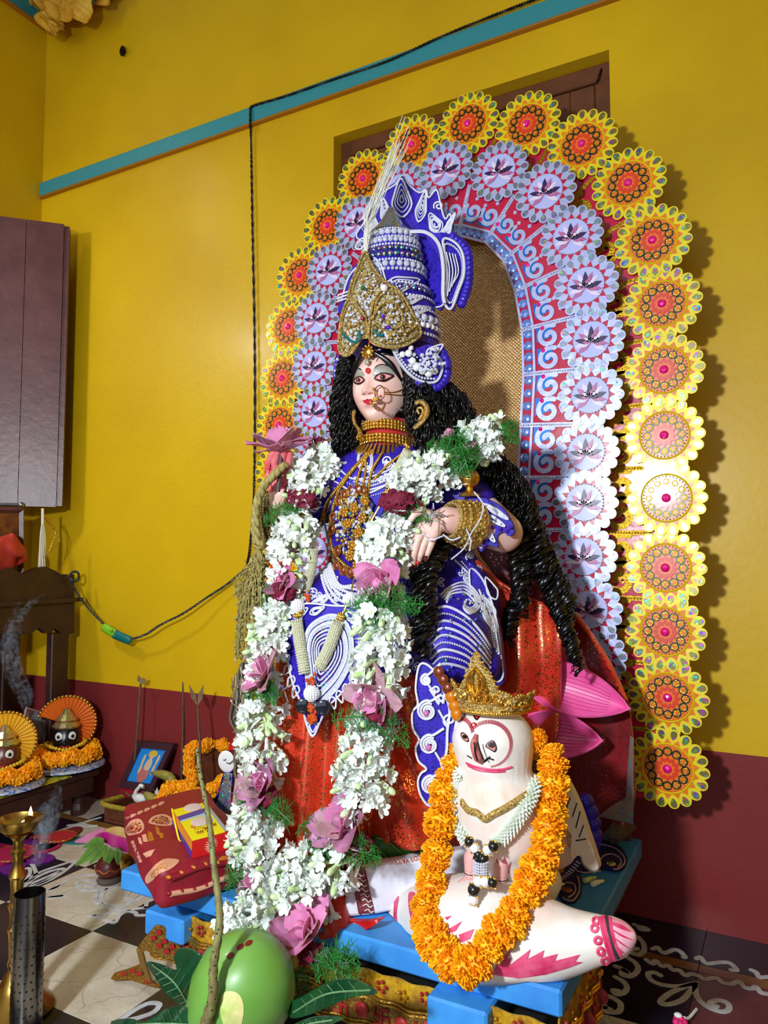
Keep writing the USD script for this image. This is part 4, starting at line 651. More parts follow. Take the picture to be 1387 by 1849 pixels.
# body: torso, arms and legs as one surface (its cloth lies over it)
LS, LE, LW = PY(812, 872, 1.50), PY(908, 962, 1.50), PY(806, 938, 1.375)
RS, RE, RW = PY(590, 872, 1.47), PY(520, 985, 1.42), PY(507, 892, 1.345)
kn = [PY(600, 1135, 1.35), PY(790, 1165, 1.38)]; hip = [PY(690, 1065, 1.52), PY(800, 1068, 1.54)]
bones = [[((GX, 1.475, HC[2] - .05), .042), ((GX, 1.49, HC[2] - .135), .045)], [((GX, 1.485, HC[2] - .15), .05), (LS, .045)], [((GX, 1.485, HC[2] - .15), .05), (RS, .045)], [(PY(668, 885, 1.46), .085), (PY(715, 870, 1.47), .08), (PY(668, 985, 1.475), .078)], [(PY(668, 985, 1.475), .078), (PY(700, 1050, 1.50), .11)],
         [(LS, .045), (LE, .042)], [(LE, .042), (LW, .026)], [(RS, .045), (RE, .036)], [(RE, .036), (RW, .026)], [(hip[0], .095), (kn[0], .07)], [(hip[1], .09), (kn[1], .07)], [(kn[0] + (0, .06, -.02), .055), ((kn[0][0], kn[0][1] + .09, TZ + .06), .04)], [(kn[1] + (0, .06, -.02), .055), ((kn[1][0] - .08, kn[1][1] + .1, TZ + .06), .035)]]
def hand(wrist, palm, fingers, r=.0085):
    b = [[(wrist, .025), (palm[0], .02), (palm[1], .017)], [(palm[0], .02), (palm[1], .017), (palm[2], .015)]]
    for ch in fingers:
        rr = np.linspace(r*1.15, r*.72, len(ch)); b += [[(ch[i], rr[i]), (ch[i + 1], rr[i + 1])] for i in range(len(ch) - 1)]
    return b
hL = lambda *q: [PY(a, b, y) for a, b, y in q]
lf = [hL((764, 938, 1.345), (748, 962, 1.325), (741, 985, 1.325), (737, 1004, 1.33)), hL((768, 950, 1.345), (754, 976, 1.325), (748, 1000, 1.325), (746, 1020, 1.335)), hL((775, 960, 1.348), (765, 984, 1.335), (759, 1002, 1.335), (756, 1014, 1.342)), hL((783, 966, 1.352), (777, 985, 1.345), (772, 998, 1.345), (769, 1007, 1.35)), hL((780, 932, 1.345), (762, 922, 1.325), (748, 930, 1.312), (738, 944, 1.308))]
lh = hand(LW, hL((788, 944, 1.36), (768, 945, 1.345), (782, 962, 1.35)), lf, .0078)
rf = [hL((488, 858, 1.33), (484, 838, 1.315), (490, 822, 1.305), (498, 814, 1.30)), hL((498, 855, 1.33), (496, 834, 1.312), (502, 818, 1.30), (508, 810, 1.295)), hL((509, 855, 1.33), (509, 835, 1.312), (513, 820, 1.30), (516, 812, 1.295)), hL((519, 858, 1.333), (521, 840, 1.318), (523, 827, 1.308), (524, 818, 1.303)), hL((492, 880, 1.335), (486, 868, 1.315), (497, 850, 1.30), (510, 842, 1.295))]
rh = hand(RW, hL((503, 880, 1.338), (492, 862, 1.332), (516, 864, 1.335)), rf, .0078)
body = blob(bones, .014, 8); obj('body', body, skin, gd, smooth=60)
M_palm = mat('rosy_palm', (0.90, 0.50, 0.52), 0.4, col2=(0.86, 0.36, 0.40), scale=25)
lhm = blob(lh, .004, 4); hl = obj('hand', lhm, skin, gd, smooth=60); rhm = blob(rh, .004, 4); hr = obj('hand', rhm, M_palm, gd, smooth=60)
for ch in lf[:4]: obj('fingernail', ball(ch[-1] + np.array([0, -.006, -.002]), (.005, .003, .006), 1), M_redp, hl)
for a in ([(478, 845), (500, 850), (520, 848)], [(478, 858), (495, 865), (512, 872)], [(488, 840), (486, 862), (492, 884)]):
    P = on(rhm, a, .0005)
    if len(P) > 2: obj('palm_line', tube(P, .001, 4), M_rose, hr)
# bodice, lap cloth, skirt
bod = blob([[(PY(668, 880, 1.455), .092), (PY(716, 868, 1.468), .086), (PY(665, 985, 1.468), .086)], [(PY(665, 985, 1.468), .086), (PY(690, 1045, 1.49), .105)], [(PY(735, 850, 1.475), .05), (LS, .056), (LS*.6 + LE*.4, .056)], [(PY(640, 850, 1.47), .05), (RS, .056), (RS*.6 + RE*.4, .05)], [((GX, 1.487, HC[2] - .16), .058), (PY(690, 850, 1.46), .07)]], .012, 8)
bo = obj('bodice', bod, M_vel, gd, smooth=60)
lap = blob([[(PY(690, 1045, 1.50), .115), (PY(600, 1120, 1.375), .092), (PY(560, 1140, 1.37), .06)], [(PY(790, 1050, 1.54), .105), (PY(845, 1090, 1.52), .07), (PY(800, 1185, 1.40), .09)], [(PY(690, 1060, 1.5), .10), (PY(800, 1165, 1.41), .10), (PY(660, 1160, 1.39), .09)], [(PY(845, 1080, 1.52), .065), (PY(862, 1190, 1.45), .05)], [(PY(800, 1000, 1.51), .07), (PY(780, 1060, 1.52), .1)]], .014, 8)
lp = obj('lap_cloth', lap, M_vel, gd, smooth=60)
zs = np.linspace(TZ + .004, 0.70, 16); sx = PY(610, 1400, 1.42)[0]
def skirt(a, z):
    t = (z - TZ)/(.70 - TZ); rx, ry = .185 - .03*t, .135 - .02*t; c = (sx + .012*t, 1.43 + .0*t); s = math.sin(a*19 + .5*math.sin(a*7)); p = .018*(1 - .35*t)*(abs(s)**.7*np.sign(s)) + .006*math.sin(a*5 + z*9)
    return c[0] + (rx + p)*math.cos(a), c[1] + (ry + p)*math.sin(a), z
skm = grid(skirt, np.linspace(0, 2*np.pi, 260, endpoint=False), zs, True); obj('pleated_skirt', skm, M_red, gd, smooth=50)
obj('skirt_hem', grid(lambda a, t: (lambda q: (q[0] + .004*math.cos(a), q[1] + .004*math.sin(a), q[2]))(skirt(a, TZ + .004 + t*.045)), np.linspace(0, 2*np.pi, 260, endpoint=False), np.linspace(0, 1, 4), True), M_gb, gd, smooth=50)
def foldy(base, ax, ay, amp, fr, ph=0): return lambda a, b: base + ax*(a - 700)*1e-3 + ay*(b - 1300)*1e-3 + amp*math.sin((a*fr[0] + b*fr[1]) + ph)
obj('thigh_drape', sheet([(690, 1235), (760, 1225), (800, 1300), (815, 1420), (805, 1490), (760, 1535), (705, 1515), (690, 1400)], lambda a, b: 1.30 + .28e-3*(a - 700) + .016*math.sin(.075*(a - .35*(b - 1235)) + .4*math.sin(b*.03)) + .008*math.sin(b*.045 + a*.02), .012, 9), M_red, gd, smooth=50)
obj('side_drape', sheet([(858, 1010), (895, 1045), (945, 1075), (985, 1092), (1012, 1128), (1012, 1200), (1004, 1335), (950, 1350), (915, 1320), (903, 1230), (893, 1130), (868, 1070)], lambda a, b: 1.56 + .0005*(a - 900) + .012*math.sin((a - 880)*.085 + .3*math.sin(b*.02)) + .01*math.sin(b*.03 + a*.02), .012, 10), M_red, gd, smooth=50)
obj('side_drape', sheet([(880, 1060), (900, 1110), (915, 1165), (912, 1235), (895, 1200), (880, 1120)], lambda a, b: 1.545 + .01*math.sin(a*.12), .01, 9), M_redp2, gd, smooth=50)
md = obj('back_drape', sheet([(860, 985), (940, 1000), (1000, 1060), (1048, 1120), (1100, 1200), (1138, 1290), (1142, 1482), (1085, 1470), (1030, 1440), (1000, 1380), (990, 1200), (930, 1090)], lambda a, b: 1.69 + .0001*(a - 1000) + .008*math.sin(a*.05 + b*.012), .01, 14), M_maro, gd, smooth=50)
obj('silver_selvage', sheet([(1138, 1330), (1144, 1335), (1143, 1488), (1080, 1474), (1105, 1455), (1130, 1440)], lambda a, b: 1.682, .006, 9, False), holo('silver_lace', (0.72, 0.66, 0.66), .08, scale=300), md)
obj('gold_edge', tube([PY(a, b, 1.682) for a, b in spline(np.array([(1035, 1105), (1062, 1140), (1100, 1200), (1130, 1265)]), 6)], .006, 6), M_red, md)
ft = obj('foot', blob([[(PY(600, 1615, 1.25), .034), (PY(606, 1668, 1.20), .026)], [(PY(606, 1668, 1.2), .026), (PY(590, 1676, 1.195), .012)]] + [[(PY(612 - 5*i, 1668 + i, 1.20), .012), (PY(606 - 6*i, 1684 + i, 1.185), .0085)] for i in range(5)], .008, 5), mat('red_alta_foot', (0.80, 0.22, 0.14), 0.4), gd, smooth=60)
obj('hem_fall', sheet([(545, 1560), (600, 1570), (606, 1600), (618, 1656), (660, 1664), (690, 1660), (640, 1690), (600, 1690), (560, 1660)], lambda a, b: 1.235 - (b - 1600)*.0004 + .008*math.sin(a*.1), .012, 10), M_redp2, gd, smooth=50)
# lotus seat
M_lot = mat('pink_lotus_paint', (0.96, 0.42, 0.70), 0.4, col2=(0.93, 0.30, 0.60), scale=10, coat=.15); M_lotl = mat('lotus_vein', (0.78, 0.22, 0.48), 0.4)
ls = obj('lotus_seat', lathe([(0, 0), (.16, 0), (.17, .03), (.13, .10), (.15, .2), (.17, .26), (0, .27)], 40, None, (GX + .02, 1.60, TZ + .001)), M_lot, gd, smooth=40)
def lotus_petal(base, tip, w, cup, nm=ls):
    base, tip = np.asarray(base), np.asarray(tip); d = tip - base; L = np.linalg.norm(d); d = d/L; s = np.cross(d, (0.35, -1, .25)); s /= np.linalg.norm(s); u = np.cross(s, d)
    fn = lambda a, t: base + d*t*L + s*a*w*math.sin(math.pi*min(1, (t*.82 + .18)))**.8*(1 if t < 1 else 0.02) + u*(cup*(a*a*(1 - t*.5) - .6*t*t + .25*t))
    p = obj('lotus_petal', thick(grid(fn, np.linspace(-1, 1, 15), np.linspace(0, 1, 14)), .005), M_lot, gd, smooth=50)
    for a in np.linspace(-.75, .75, 9): obj('vein', tube([np.array(fn(a*(.7 + .3*t), t)) + u*.006*np.sign(1) for t in np.linspace(.05, .8, 8)], .0008, 3), M_lotl, p)
lotus_petal(PY(960, 1225, 1.645), PY(1139, 1281, 1.655), .055, .03); lotus_petal(PY(950, 1320, 1.62), PY(1090, 1338, 1.63), .05, .03); lotus_petal(PY(975, 1160, 1.65), PY(1020, 1250, 1.65), .05, .02)
for k in range(6): a = math.pi*(.15 + .7*k/5); c = np.array([GX + .02, 1.60, TZ + .2]); lotus_petal(c + np.array([.12*math.cos(a), .12*math.sin(a)*.6, 0]), c + np.array([.25*math.cos(a), .2*math.sin(a), .08]), .06, .03)
# collar
ny = 1.487; zc = HC[2] - .085
for nm, z, r, h, mm in (('red_collar', PY(705, 790, 1.44)[2], .052, .085, mat('red_felt', (0.72, 0.05, 0.05), 0.7, sheen=.4)),): co = obj(nm, lathe([(r - .01, -h/2 - .01), (r + .012, -h/2 - .01), (r + .002, -h*.2), (r - .002, h/2), (r - .012, h/2)], 36, frame((-.0, .12, 1)), (GX, 1.475, z)), mm, gd, smooth=40)
for (yl, rr) in ((771, .0555), (797, .060)):
    z = PY(705, yl, 1.43)[2]; obj('gold_band', cat_([ball((GX + rr*math.cos(a), 1.472 + rr*math.sin(a), z + dz + .004*math.sin(a)*-2), .0048, 1) for a in np.linspace(0, 2*np.pi, 44, endpoint=False) for dz in (-.007, 0, .007)]), M_gld, co)
obj('gold_drops', cat_([tube([(GX + .064*math.cos(a), 1.472 + .066*math.sin(a), PY(705, 803, 1.43)[2]), (GX + .076*math.cos(a), 1.468 + .08*math.sin(a), PY(705, 820, 1.42)[2])], [.003, .0045], 5) for a in np.linspace(np.pi*.95, np.pi*2.1, 26)]), M_gld, co)
# hair
def lock(spine, rad, n, wave, pitch, r, seed, k=4, step=26):
    R = np.random.RandomState(seed); S = spline([PY(*q) for q in spine], 10); L = np.r_[0, np.cumsum(np.linalg.norm(np.diff(S, axis=0), axis=1))]; m = max(10, int(L[-1]/.006)); t = np.linspace(0, 1, m)
    C = np.stack([np.interp(t*L[-1], L, S[:, j]) for j in range(3)], 1); rd = np.interp(t, np.linspace(0, 1, len(rad)), rad); T = np.gradient(C, axis=0); T /= np.linalg.norm(T, axis=1, keepdims=True)
    A = np.cross(T, (0.1, 1, .1)); A /= np.linalg.norm(A, axis=1, keepdims=True); B = np.cross(T, A); out = []
    for i in range(n):
        a, q = R.rand()*6.283, math.sqrt(R.rand()); ph, e = R.rand()*6.283, 1 - R.rand()*.12; w = wave*(.6 + .8*R.rand()); mm = max(8, int(m*e)); g = 6.283*t*L[-1]/(pitch*(.85 + .3*R.rand())) + ph
        P = C + rd[:, None]*q*(math.cos(a)*A + math.sin(a)*B) + w*(np.cos(g)[:, None]*A + np.sin(g)[:, None]*B)
        out.append(tube(P[:mm], np.interp(t[:mm], [0, .8, 1], [r, r, r*.4]), k))
    return out
cap = ball((0, 0, 0), (.078, .084, .10), 4); cv, cf = cap; cv = cv + HC + np.array([0, .016, .006])
def inface(p): d = p - HC; return (d[:, 1] < -.02) & (np.abs(d[:, 0]) < .062 - .25*np.clip(d[:, 2] - .02, 0, 1)) & (d[:, 2] < .062)
cv = np.where(inface(cv)[:, None], HC + (cv - HC)*.80, cv); cv = cv + noise3(cv, 60, .006, 4); obj('hair_cap', (cv, cf), M_hair, gd, smooth=60)
hs = []
hs += lock([(628, 640, 1.41), (622, 680, 1.42), (618, 730, 1.42), (622, 780, 1.42), (628, 835, 1.42)], [.014, .02, .028, .03, .024], 130, .004, .034, .0019, 1)
hs += lock([(640, 700, 1.46), (630, 760, 1.45), (648, 800, 1.44), (630, 840, 1.44)], [.02, .03, .026, .02], 70, .004, .034, .0019, 2)
hs += lock([(742, 640, 1.43), (752, 690, 1.44), (770, 740, 1.45), (790, 790, 1.45), (800, 830, 1.46)], [.014, .026, .045, .05, .05], 230, .0045, .036, .0019, 3)
hs += lock([(770, 690, 1.48), (810, 730, 1.49), (830, 780, 1.49), (860, 830, 1.49)], [.02, .04, .05, .05], 170, .0045, .036, .0019, 4)
hs += lock([(745, 700, 1.42), (742, 740, 1.425), (748, 780, 1.43)], [.008, .012, .016], 20, .004, .03, .003, 8)
for sgn in (-1, 1): hs += [tube(spline([HC + np.array([sgn*.004, -.072, .072]), HC + np.array([sgn*(.02 + .004*j), -.070 + .002*j, .060 - .003*j]), HC + np.array([sgn*(.044 + .003*j), -.052 + .004*j, .035 - .006*j]), HC + np.array([sgn*(.062 + .002*j), -.020 + .004*j, -.012])], 6), .004, 5) for j in range(7)]
hs += lock([(855, 830, 1.50), (890, 860, 1.53), (930, 910, 1.56), (942, 970, 1.57)], [.04, .045, .04, .026], 170, .006, .036, .002, 5)
obj('hair_strands', cat_(hs), M_hair, gd, smooth=True, kind='stuff')
def curl(spine, rad, hel, pitch, r, seed): return cat_(lock(spine, rad, 4, hel, pitch, r, seed, 7) + lock(spine, np.array(rad)*1.5, 14, hel*1.1, pitch, .0022, seed + 50))
for i, (sp, rad) in enumerate((([(915, 900, 1.57), (942, 960, 1.575), (946, 1020, 1.575), (942, 1070, 1.57), (922, 1115, 1.56), (918, 1172, 1.55)], [.012, .01, .008, .006, .003]), ([(925, 880, 1.57), (962, 940, 1.59), (972, 1000, 1.60), (985, 1050, 1.60), (1000, 1085, 1.60), (1020, 1130, 1.58), (1035, 1180, 1.57), (1046, 1225, 1.56)], [.012, .012, .012, .008, .005]), ([(900, 880, 1.56), (925, 930, 1.57), (930, 990, 1.57), (935, 1060, 1.565), (950, 1120, 1.56)], [.012, .01, .008, .003]), ([(930, 900, 1.58), (975, 980, 1.61), (1000, 1040, 1.61), (1022, 1080, 1.61), (1030, 1130, 1.6)], [.012, .012, .01, .004]), ([(800, 985, 1.42), (775, 1020, 1.37), (768, 1070, 1.335), (764, 1120, 1.31), (760, 1160, 1.29), (768, 1200, 1.275)], [.014, .014, .012, .01, .004]), ([(790, 975, 1.42), (765, 1000, 1.37), (762, 1060, 1.335), (772, 1110, 1.31), (770, 1150, 1.295)], [.014, .014, .012, .004]))):
    obj('curl', curl(sp, rad, .0105, .034, .0085, 20 + i), M_hair, gd, smooth=True)
# ================================================================== CROWN, TIARA, ORNAMENTS AND STITCHING
def em(pts, dep, r=.0022, n=6, closed=False, lift=.004, k=5):        # a cord following points of the photograph at the depth of what carries it
    S = spline(np.array(pts, float), n, closed)
    if isinstance(dep, tuple): P = fillnan(cast(dep, S, lift))
    else:
        f = dep if callable(dep) else (lambda a, b: dep); P = np.array([PY(a, b, f(a, b) - lift) for a, b in S])
    return tube(P, r, k, closed)
def beads(pts, dep, r, gap, lift=.004, closed=False, sub=1):
    S = spline(np.array(pts, float), 8, closed); L = np.r_[0, np.cumsum(np.hypot(*np.diff(S, axis=0).T))]; n = max(2, int(L[-1]/gap)); u = np.linspace(0, L[-1], n); S = np.stack([np.interp(u, L, S[:, 0]), np.interp(u, L, S[:, 1])], 1)
    if isinstance(dep, tuple): P = fillnan(cast(dep, S, lift))
    else: f = dep if callable(dep) else (lambda a, b: dep); P = np.array([PY(a, b, f(a, b) - lift) for a, b in S])
    return cat_([ball(p, r, sub) for p in P])
def shrink(poly, k, c=None): p = np.array(poly, float); c = p.mean(0) if c is None else np.array(c); return c + (p - c)*k
def drop_px(base, tip, w): b, t = np.array(base, float), np.array(tip, float); d = t - b; n = np.array([-d[1], d[0]])/np.hypot(*d)*w; return [b, b + d*.28 + n, b + d*.6 + n*.75, t, b + d*.6 - n*.75, b + d*.28 - n]
def spi(c, r, turns, a0, sgn=1, n=18, tail=None): g = np.linspace(0, turns*6.283, n); p = [(c[0] + r*(1 - .8*t/g[-1])*math.cos(a0 + sgn*t), c[1] + r*(1 - .8*t/g[-1])*math.sin(a0 + sgn*t)) for t in g]; return ([tail] if tail is not None else []) + p
G_fil = mat('gold_filigree', (0.90, 0.78, 0.48), 0.3, 0.7, col2=(0.62, 0.49, 0.24), scale=330, amt=(.4, .6), bump=1.0, bscale=330); G_pale = mat('pale_gold_stones', (0.90, 0.84, 0.66), 0.22, 0.35, col2=(0.50, 0.42, 0.24), scale=300, amt=(.42, .58), bump=1.0, bscale=420)
M_prl = mat('pearl', (0.93, 0.92, 0.93), 0.25, coat=.5); M_vio = mat('violet_gem', (0.35, 0.12, 0.75), 0.12, .3, coat=.8); M_cop = mat('copper_stone', (0.50, 0.22, 0.10), 0.25, .3, coat=.7); M_cream_b = mat('cream_bead_rope', (0.86, 0.85, 0.72), 0.5, bump=1.0, bscale=420); M_grn = mat('green_gem', (0.05, 0.45, 0.25), .15, .2, coat=.8); M_holo = holo('sequin_strip', (0.42, 0.42, 0.72), .3, scale=220)
# --- crown
cz = lambda py: PY(705, py, 1.475)[2]
cr_ = thing('crown', 'tall blue velvet crown with silver beaded bands and leaf shaped plumes on the idol', 'crown', (GX, 1.48, cz(625)))
CX, CY = GX + .006, 1.485
prof = [(.02, cz(640)), (.104, cz(632)), (.108, cz(605)), (.100, cz(560)), (.082, cz(520)), (.073, cz(490)), (.064, cz(455)), (.056, cz(432)), (.05, cz(426)), (.03, cz(405)), (.014, cz(388)), (.004, cz(375)), (0, cz(374))]
crm = lathe(prof, 48, frame((.04, .02, 1)) if False else None, (CX, CY, 0)); cb = obj('crown_body', crm, M_vel, cr_, smooth=40)
rad = lambda z: float(np.interp(z, [p[1] for p in prof[1:]], [p[0] for p in prof[1:]]))
def bandring(py, r, n, mm, name, dz=0, tilt=.012, parent=None):
    z = cz(py); R = rad(z) + .003; obj(name, cat_([ball((CX + R*math.cos(a), CY + R*math.sin(a), z + dz - tilt*math.sin(a)*-1*.4), r, 1) for a in np.linspace(0, 6.283, n, endpoint=False)]), mm, parent or cb)
for py, r, n, mm in ((430, .0075, 26, M_sil), (440, .0035, 54, M_sil), (446, .006, 34, M_sil), (421, .003, 50, M_wz), (455, .003, 60, M_wz), (463, .0065, 34, M_holo), (474, .007, 34, M_holo), (484, .003, 66, M_wz), (492, .0075, 30, M_sil), (502, .004, 54, M_sil), (528, .003, 70, M_wz), (538, .007, 36, M_holo), (552, .003, 76, M_wz), (575, .003, 80, M_sil), (590, .008, 34, M_sil), (604, .006, 44, M_prl), (618, .004, 70, M_sil)): bandring(py, r, n, mm, 'bead_band')
obj('silver_cone', lathe([(.052, cz(424)), (.03, cz(405)), (.0155, cz(388)), (.006, cz(373)), (0, cz(371))], 24, None, (CX, CY - .002, .001)), holo('silver_holo_gem', 0, .2), cb, smooth=40)
yb = lambda a, b: 1.535 - .0003*abs(a - 730) 
fan = [(640, 430), (655, 400), (668, 372), (690, 345), (712, 330), (726, 312), (738, 330), (757, 345), (770, 340), (775, 355), (790, 340), (798, 370), (806, 395), (815, 385), (818, 405), (812, 440), (805, 500), (806, 545), (795, 560), (770, 550), (740, 470), (690, 450)]
fp_ = obj('back_plume', sheet(fan, yb, .008, 10, False), M_vel, cr_)
sil, wz = [], []
for b, t, w in (((727, 392), (724, 322), 17), ((700, 405), (692, 358), 9), ((756, 400), (768, 345), 9), ((680, 425), (672, 385), 7), ((800, 432), (816, 395), 6), ((806, 415), (822, 385), 4)):
    P = drop_px(b, t, w); wz.append(em(P, yb, .0024, 5, True)); sil += [em(shrink(P, q), yb, .0016, 5, True) for q in (.72, .46, .2)]
wz.append(em(shrink(fan, .96), yb, .0022, 4, True))
for c, r, a0 in (((788, 405), 13, 1.2), ((792, 372), 9, 2.6), ((670, 440), 9, 3.8)): wz.append(em(spi(c, r, 1.4, a0), yb, .0022, 4))
for q in (1, .72, .45): wz.append(em(shrink(drop_px((794, 420), (776, 385), 12), q), yb, .0018, 5, True))
obj('silver_cords', cat_(sil), M_sil, fp_, kind='stuff'); obj('white_cords', cat_(wz), M_wz, fp_, kind='stuff')
yw = lambda a, b: 1.478 + .0007*max(0, a - 800)
wing = [(770, 425), (800, 420), (822, 428), (845, 448), (850, 480), (848, 515), (840, 545), (828, 552), (822, 545), (818, 560), (806, 552), (800, 530), (800, 500), (795, 470), (782, 445)]
wg = obj('side_plume', sheet(wing, yw, .008, 10), M_vel, cr_)
obj('ruffle', cat_([ball(PY(a, b, yw(a, b)), .011, 1) for a, b in spline(np.array([(818, 428), (842, 450), (847, 485), (844, 520), (834, 548)]), 4)]), M_vel, wg)
sil, wz = [], []
o = [(801, 432), (822, 438), (836, 460), (838, 495), (828, 525), (815, 557), (803, 545), (806, 500), (803, 465)]
wz.append(em(o, yw, .003, 6, True, .006)); sil.append(beads(shrink(o, .84), yw, .003, 4, .006, True, 0))
for d in (0, 7, 14, 20): wz.append(em([(806 + d*.8, 455 + d*.2), (812 + d*.8, 490), (808 + d*.55, 535 - d*1.2)], yw, .0016, 6, False, .006))
wz.append(em([(742, 418), (770, 420), (792, 440), (800, 480), (800, 530), (803, 548)], lambda a, b: 1.47, .004, 6, False, .006)); obj('silver_cords', cat_(sil), M_sil, wg, kind='stuff'); obj('white_cords', cat_(wz), M_wz, wg, kind='stuff')
lw_ = obj('side_plume', sheet([(655, 470), (640, 480), (628, 500), (618, 530), (610, 560), (622, 565), (645, 540), (665, 500)], 1.45, .008, 10), M_vel, cr_)
obj('white_cords', cat_([em([(652, 476), (630, 500), (616, 545)], 1.45, .0022), em([(657, 482), (640, 505), (625, 545)], 1.45, .0018), em(spi((672, 435), 9, 1.2, .5), 1.44, .003), em([(642, 445), (655, 430), (662, 440), (650, 450)], 1.44, .002, 5, True)] + [em([(608 + i, 545 - 6*i), (628 + i, 538 - 6*i)], 1.445, .002) for i in range(3)]), M_wz, lw_, kind='stuff')
# slanted sequin leaves lying on the crown's front right
sl = []
for (b, t, w) in (((695, 520), (758, 505), 14), ((730, 545), (765, 535), 7), ((742, 562), (778, 556), 7), ((755, 582), (790, 580), 8), ((660, 460), (700, 530), 15)):
    P = drop_px(b, t, w); m = cast(crm, spline(np.array(P), 4, True), .004); m = fillnan(m)
    if len(m) > 4: sl.append(tube(m, .0022, 5, True))
    for q in (.66, .33):
        m = fillnan(cast(crm, spline(shrink(P, q), 4, True), .004))
        if len(m) > 4: sl.append(tube(m, .0016, 4, True))
obj('white_cords', cat_(sl), M_wz, cb, kind='stuff')
# ornament over the ear
eo = [(712, 625), (735, 620), (752, 628), (772, 622), (790, 628), (800, 645), (806, 662), (803, 682), (790, 697), (770, 697), (750, 688), (735, 672), (720, 650)]
ye = lambda a, b: 1.415 + .0007*(a - 740); eor = obj('ear_ornament', sheet(eo, ye, .014, 10), M_vel2, cr_)
obj('blue_ruffle', cat_([ball(PY(a, b, ye(a, b) + .004), .012, 1) for a, b in spline(np.array([(795, 632), (806, 655), (805, 680), (792, 698), (770, 700), (752, 690)]), 3)]), M_vel, eor)
obj('silver_rim', cat_([em([(706, 622), (718, 648), (738, 674), (760, 688), (785, 690), (797, 674), (797, 652), (785, 640)], ye, .0035, 8, False, .008), beads([(712, 626), (724, 648), (742, 670), (762, 682), (784, 684)], ye, .003, 5, .009)]), M_sil, eor)
obj('pearls', cat_([ball(PY(a, b, ye(a, b) - .008), r) for a, b, r in ((715, 630, .006), (727, 640, .007), (738, 638, .008), (745, 652, .008), (752, 664, .008), (763, 670, .008), (774, 674, .009), (785, 670, .008), (742, 628, .006))]), M_prl, eor)
obj('stones', cat_([ball(PY(760 + RND.gauss(8, 13), 654 + RND.gauss(0, 9), 1.415), RND.uniform(.002, .005), 1) for _ in range(70)]), M_sil, eor, kind='stuff')
obj('leaf_trim', cat_([em(shrink(drop_px((770, 645), (800, 622), 9), q), ye, .002, 5, True, .008) for q in (1, .5)]), M_wz, eor)
eo2 = [(620, 650), (612, 640), (604, 655), (602, 680), (608, 705), (616, 715), (622, 695)]
el2 = obj('ear_ornament', sheet(eo2, 1.42, .012, 10), M_vel2, cr_); obj('stones', cat_([ball(PY(612 + RND.gauss(0, 4), 680 + RND.gauss(0, 16), 1.415), RND.uniform(.002, .004), 1) for _ in range(40)]), M_sil, el2, kind='stuff')
# --- gold tiara
ti = thing('tiara', 'pale gold three lobed filigree tiara plate set above the idol brow', 'tiara', PY(663, 620, 1.38))
yt = lambda a, b: 1.366 + ((a - 660)/100)**2*.075 + (620 - b)*1.8e-4
lobes = [([(659, 455), (672, 480), (690, 503), (708, 522), (704, 555), (692, 590), (668, 608), (645, 600), (626, 570), (632, 520), (645, 485)], -.0), ([(690, 522), (708, 517), (726, 532), (745, 566), (760, 598), (750, 614), (722, 626), (692, 626), (668, 614), (668, 580), (675, 545)], .012), ([(632, 540), (618, 566), (613, 600), (612, 630), (622, 642), (636, 636), (652, 612), (664, 606), (658, 570)], .008)]
for i, (p, dy) in enumerate(lobes):
    d = lambda a, b, dy=dy: yt(a, b) - dy
    v, f = sheet(p, d, .006, 4); v = v + noise3(v, 160, .003, i); l = obj('lobe', (v, f), G_pale, ti)
    obj('beaded_rim', beads(p, d, .0032, 3.2, .004, True, 1), G_fil, l); obj('inner_rim', beads(shrink(p, .86), d, .0022, 3, .005, True, 0), G_fil, l)
    R = np.random.RandomState(i); c = np.mean(p, 0); st_ = [[], []]
    for k in range(240):
        q = c + R.randn(2)*np.array([17, 24]); 
        if Polygon(p).buffer(-6).contains(Point(q)): st_[k % 2].append(ball(PY(*q, d(*q) - .006), R.uniform(.0018, .004), 1))
    obj('stones', cat_(st_[0]), G_fil, l, kind='stuff'); obj('stones', cat_(st_[1]), M_sil, l, kind='stuff')
dd = lambda a, b: yt(a, b) - .012
l2 = lobes[1][0]; obj('swirl', cat_([beads([(672, 575), (690, 548), (712, 548), (726, 565), (724, 588), (706, 590), (700, 575), (712, 570)], dd, .003, 3.5, .008), beads([(676, 582), (700, 600), (730, 600), (748, 590)], dd, .003, 3.5, .008), beads([(690, 530), (680, 545), (676, 570)], dd, .003, 3.5, .006)]), G_fil, ti)
for c, r, mm in (((655, 520), .005, M_grn), ((655, 575), .005, mat('ruby_gem', (.6, .03, .12), .15, .2, coat=.8)), ((692, 572), .005, M_vio), ((702, 592), .006, M_vio), ((694, 520), .008, M_prl)): obj('gem', ball(PY(*c, dd(*c) - .006), r), mm, ti)
for c, w in (((692, 598), 1), ((636, 610), -1)): obj('enamel_peacock', cat_([em([(c[0] - 12*w, c[1] - 12), (c[0] - 14*w, c[1]), (c[0] - 4*w, c[1] + 8), (c[0] + 12*w, c[1] - 2), (c[0] + 18*w, c[1] - 10)], dd, .0032, 6, False, .006)]), mat('teal_enamel', (0.05, 0.40, 0.42), .25, coat=.5), ti)
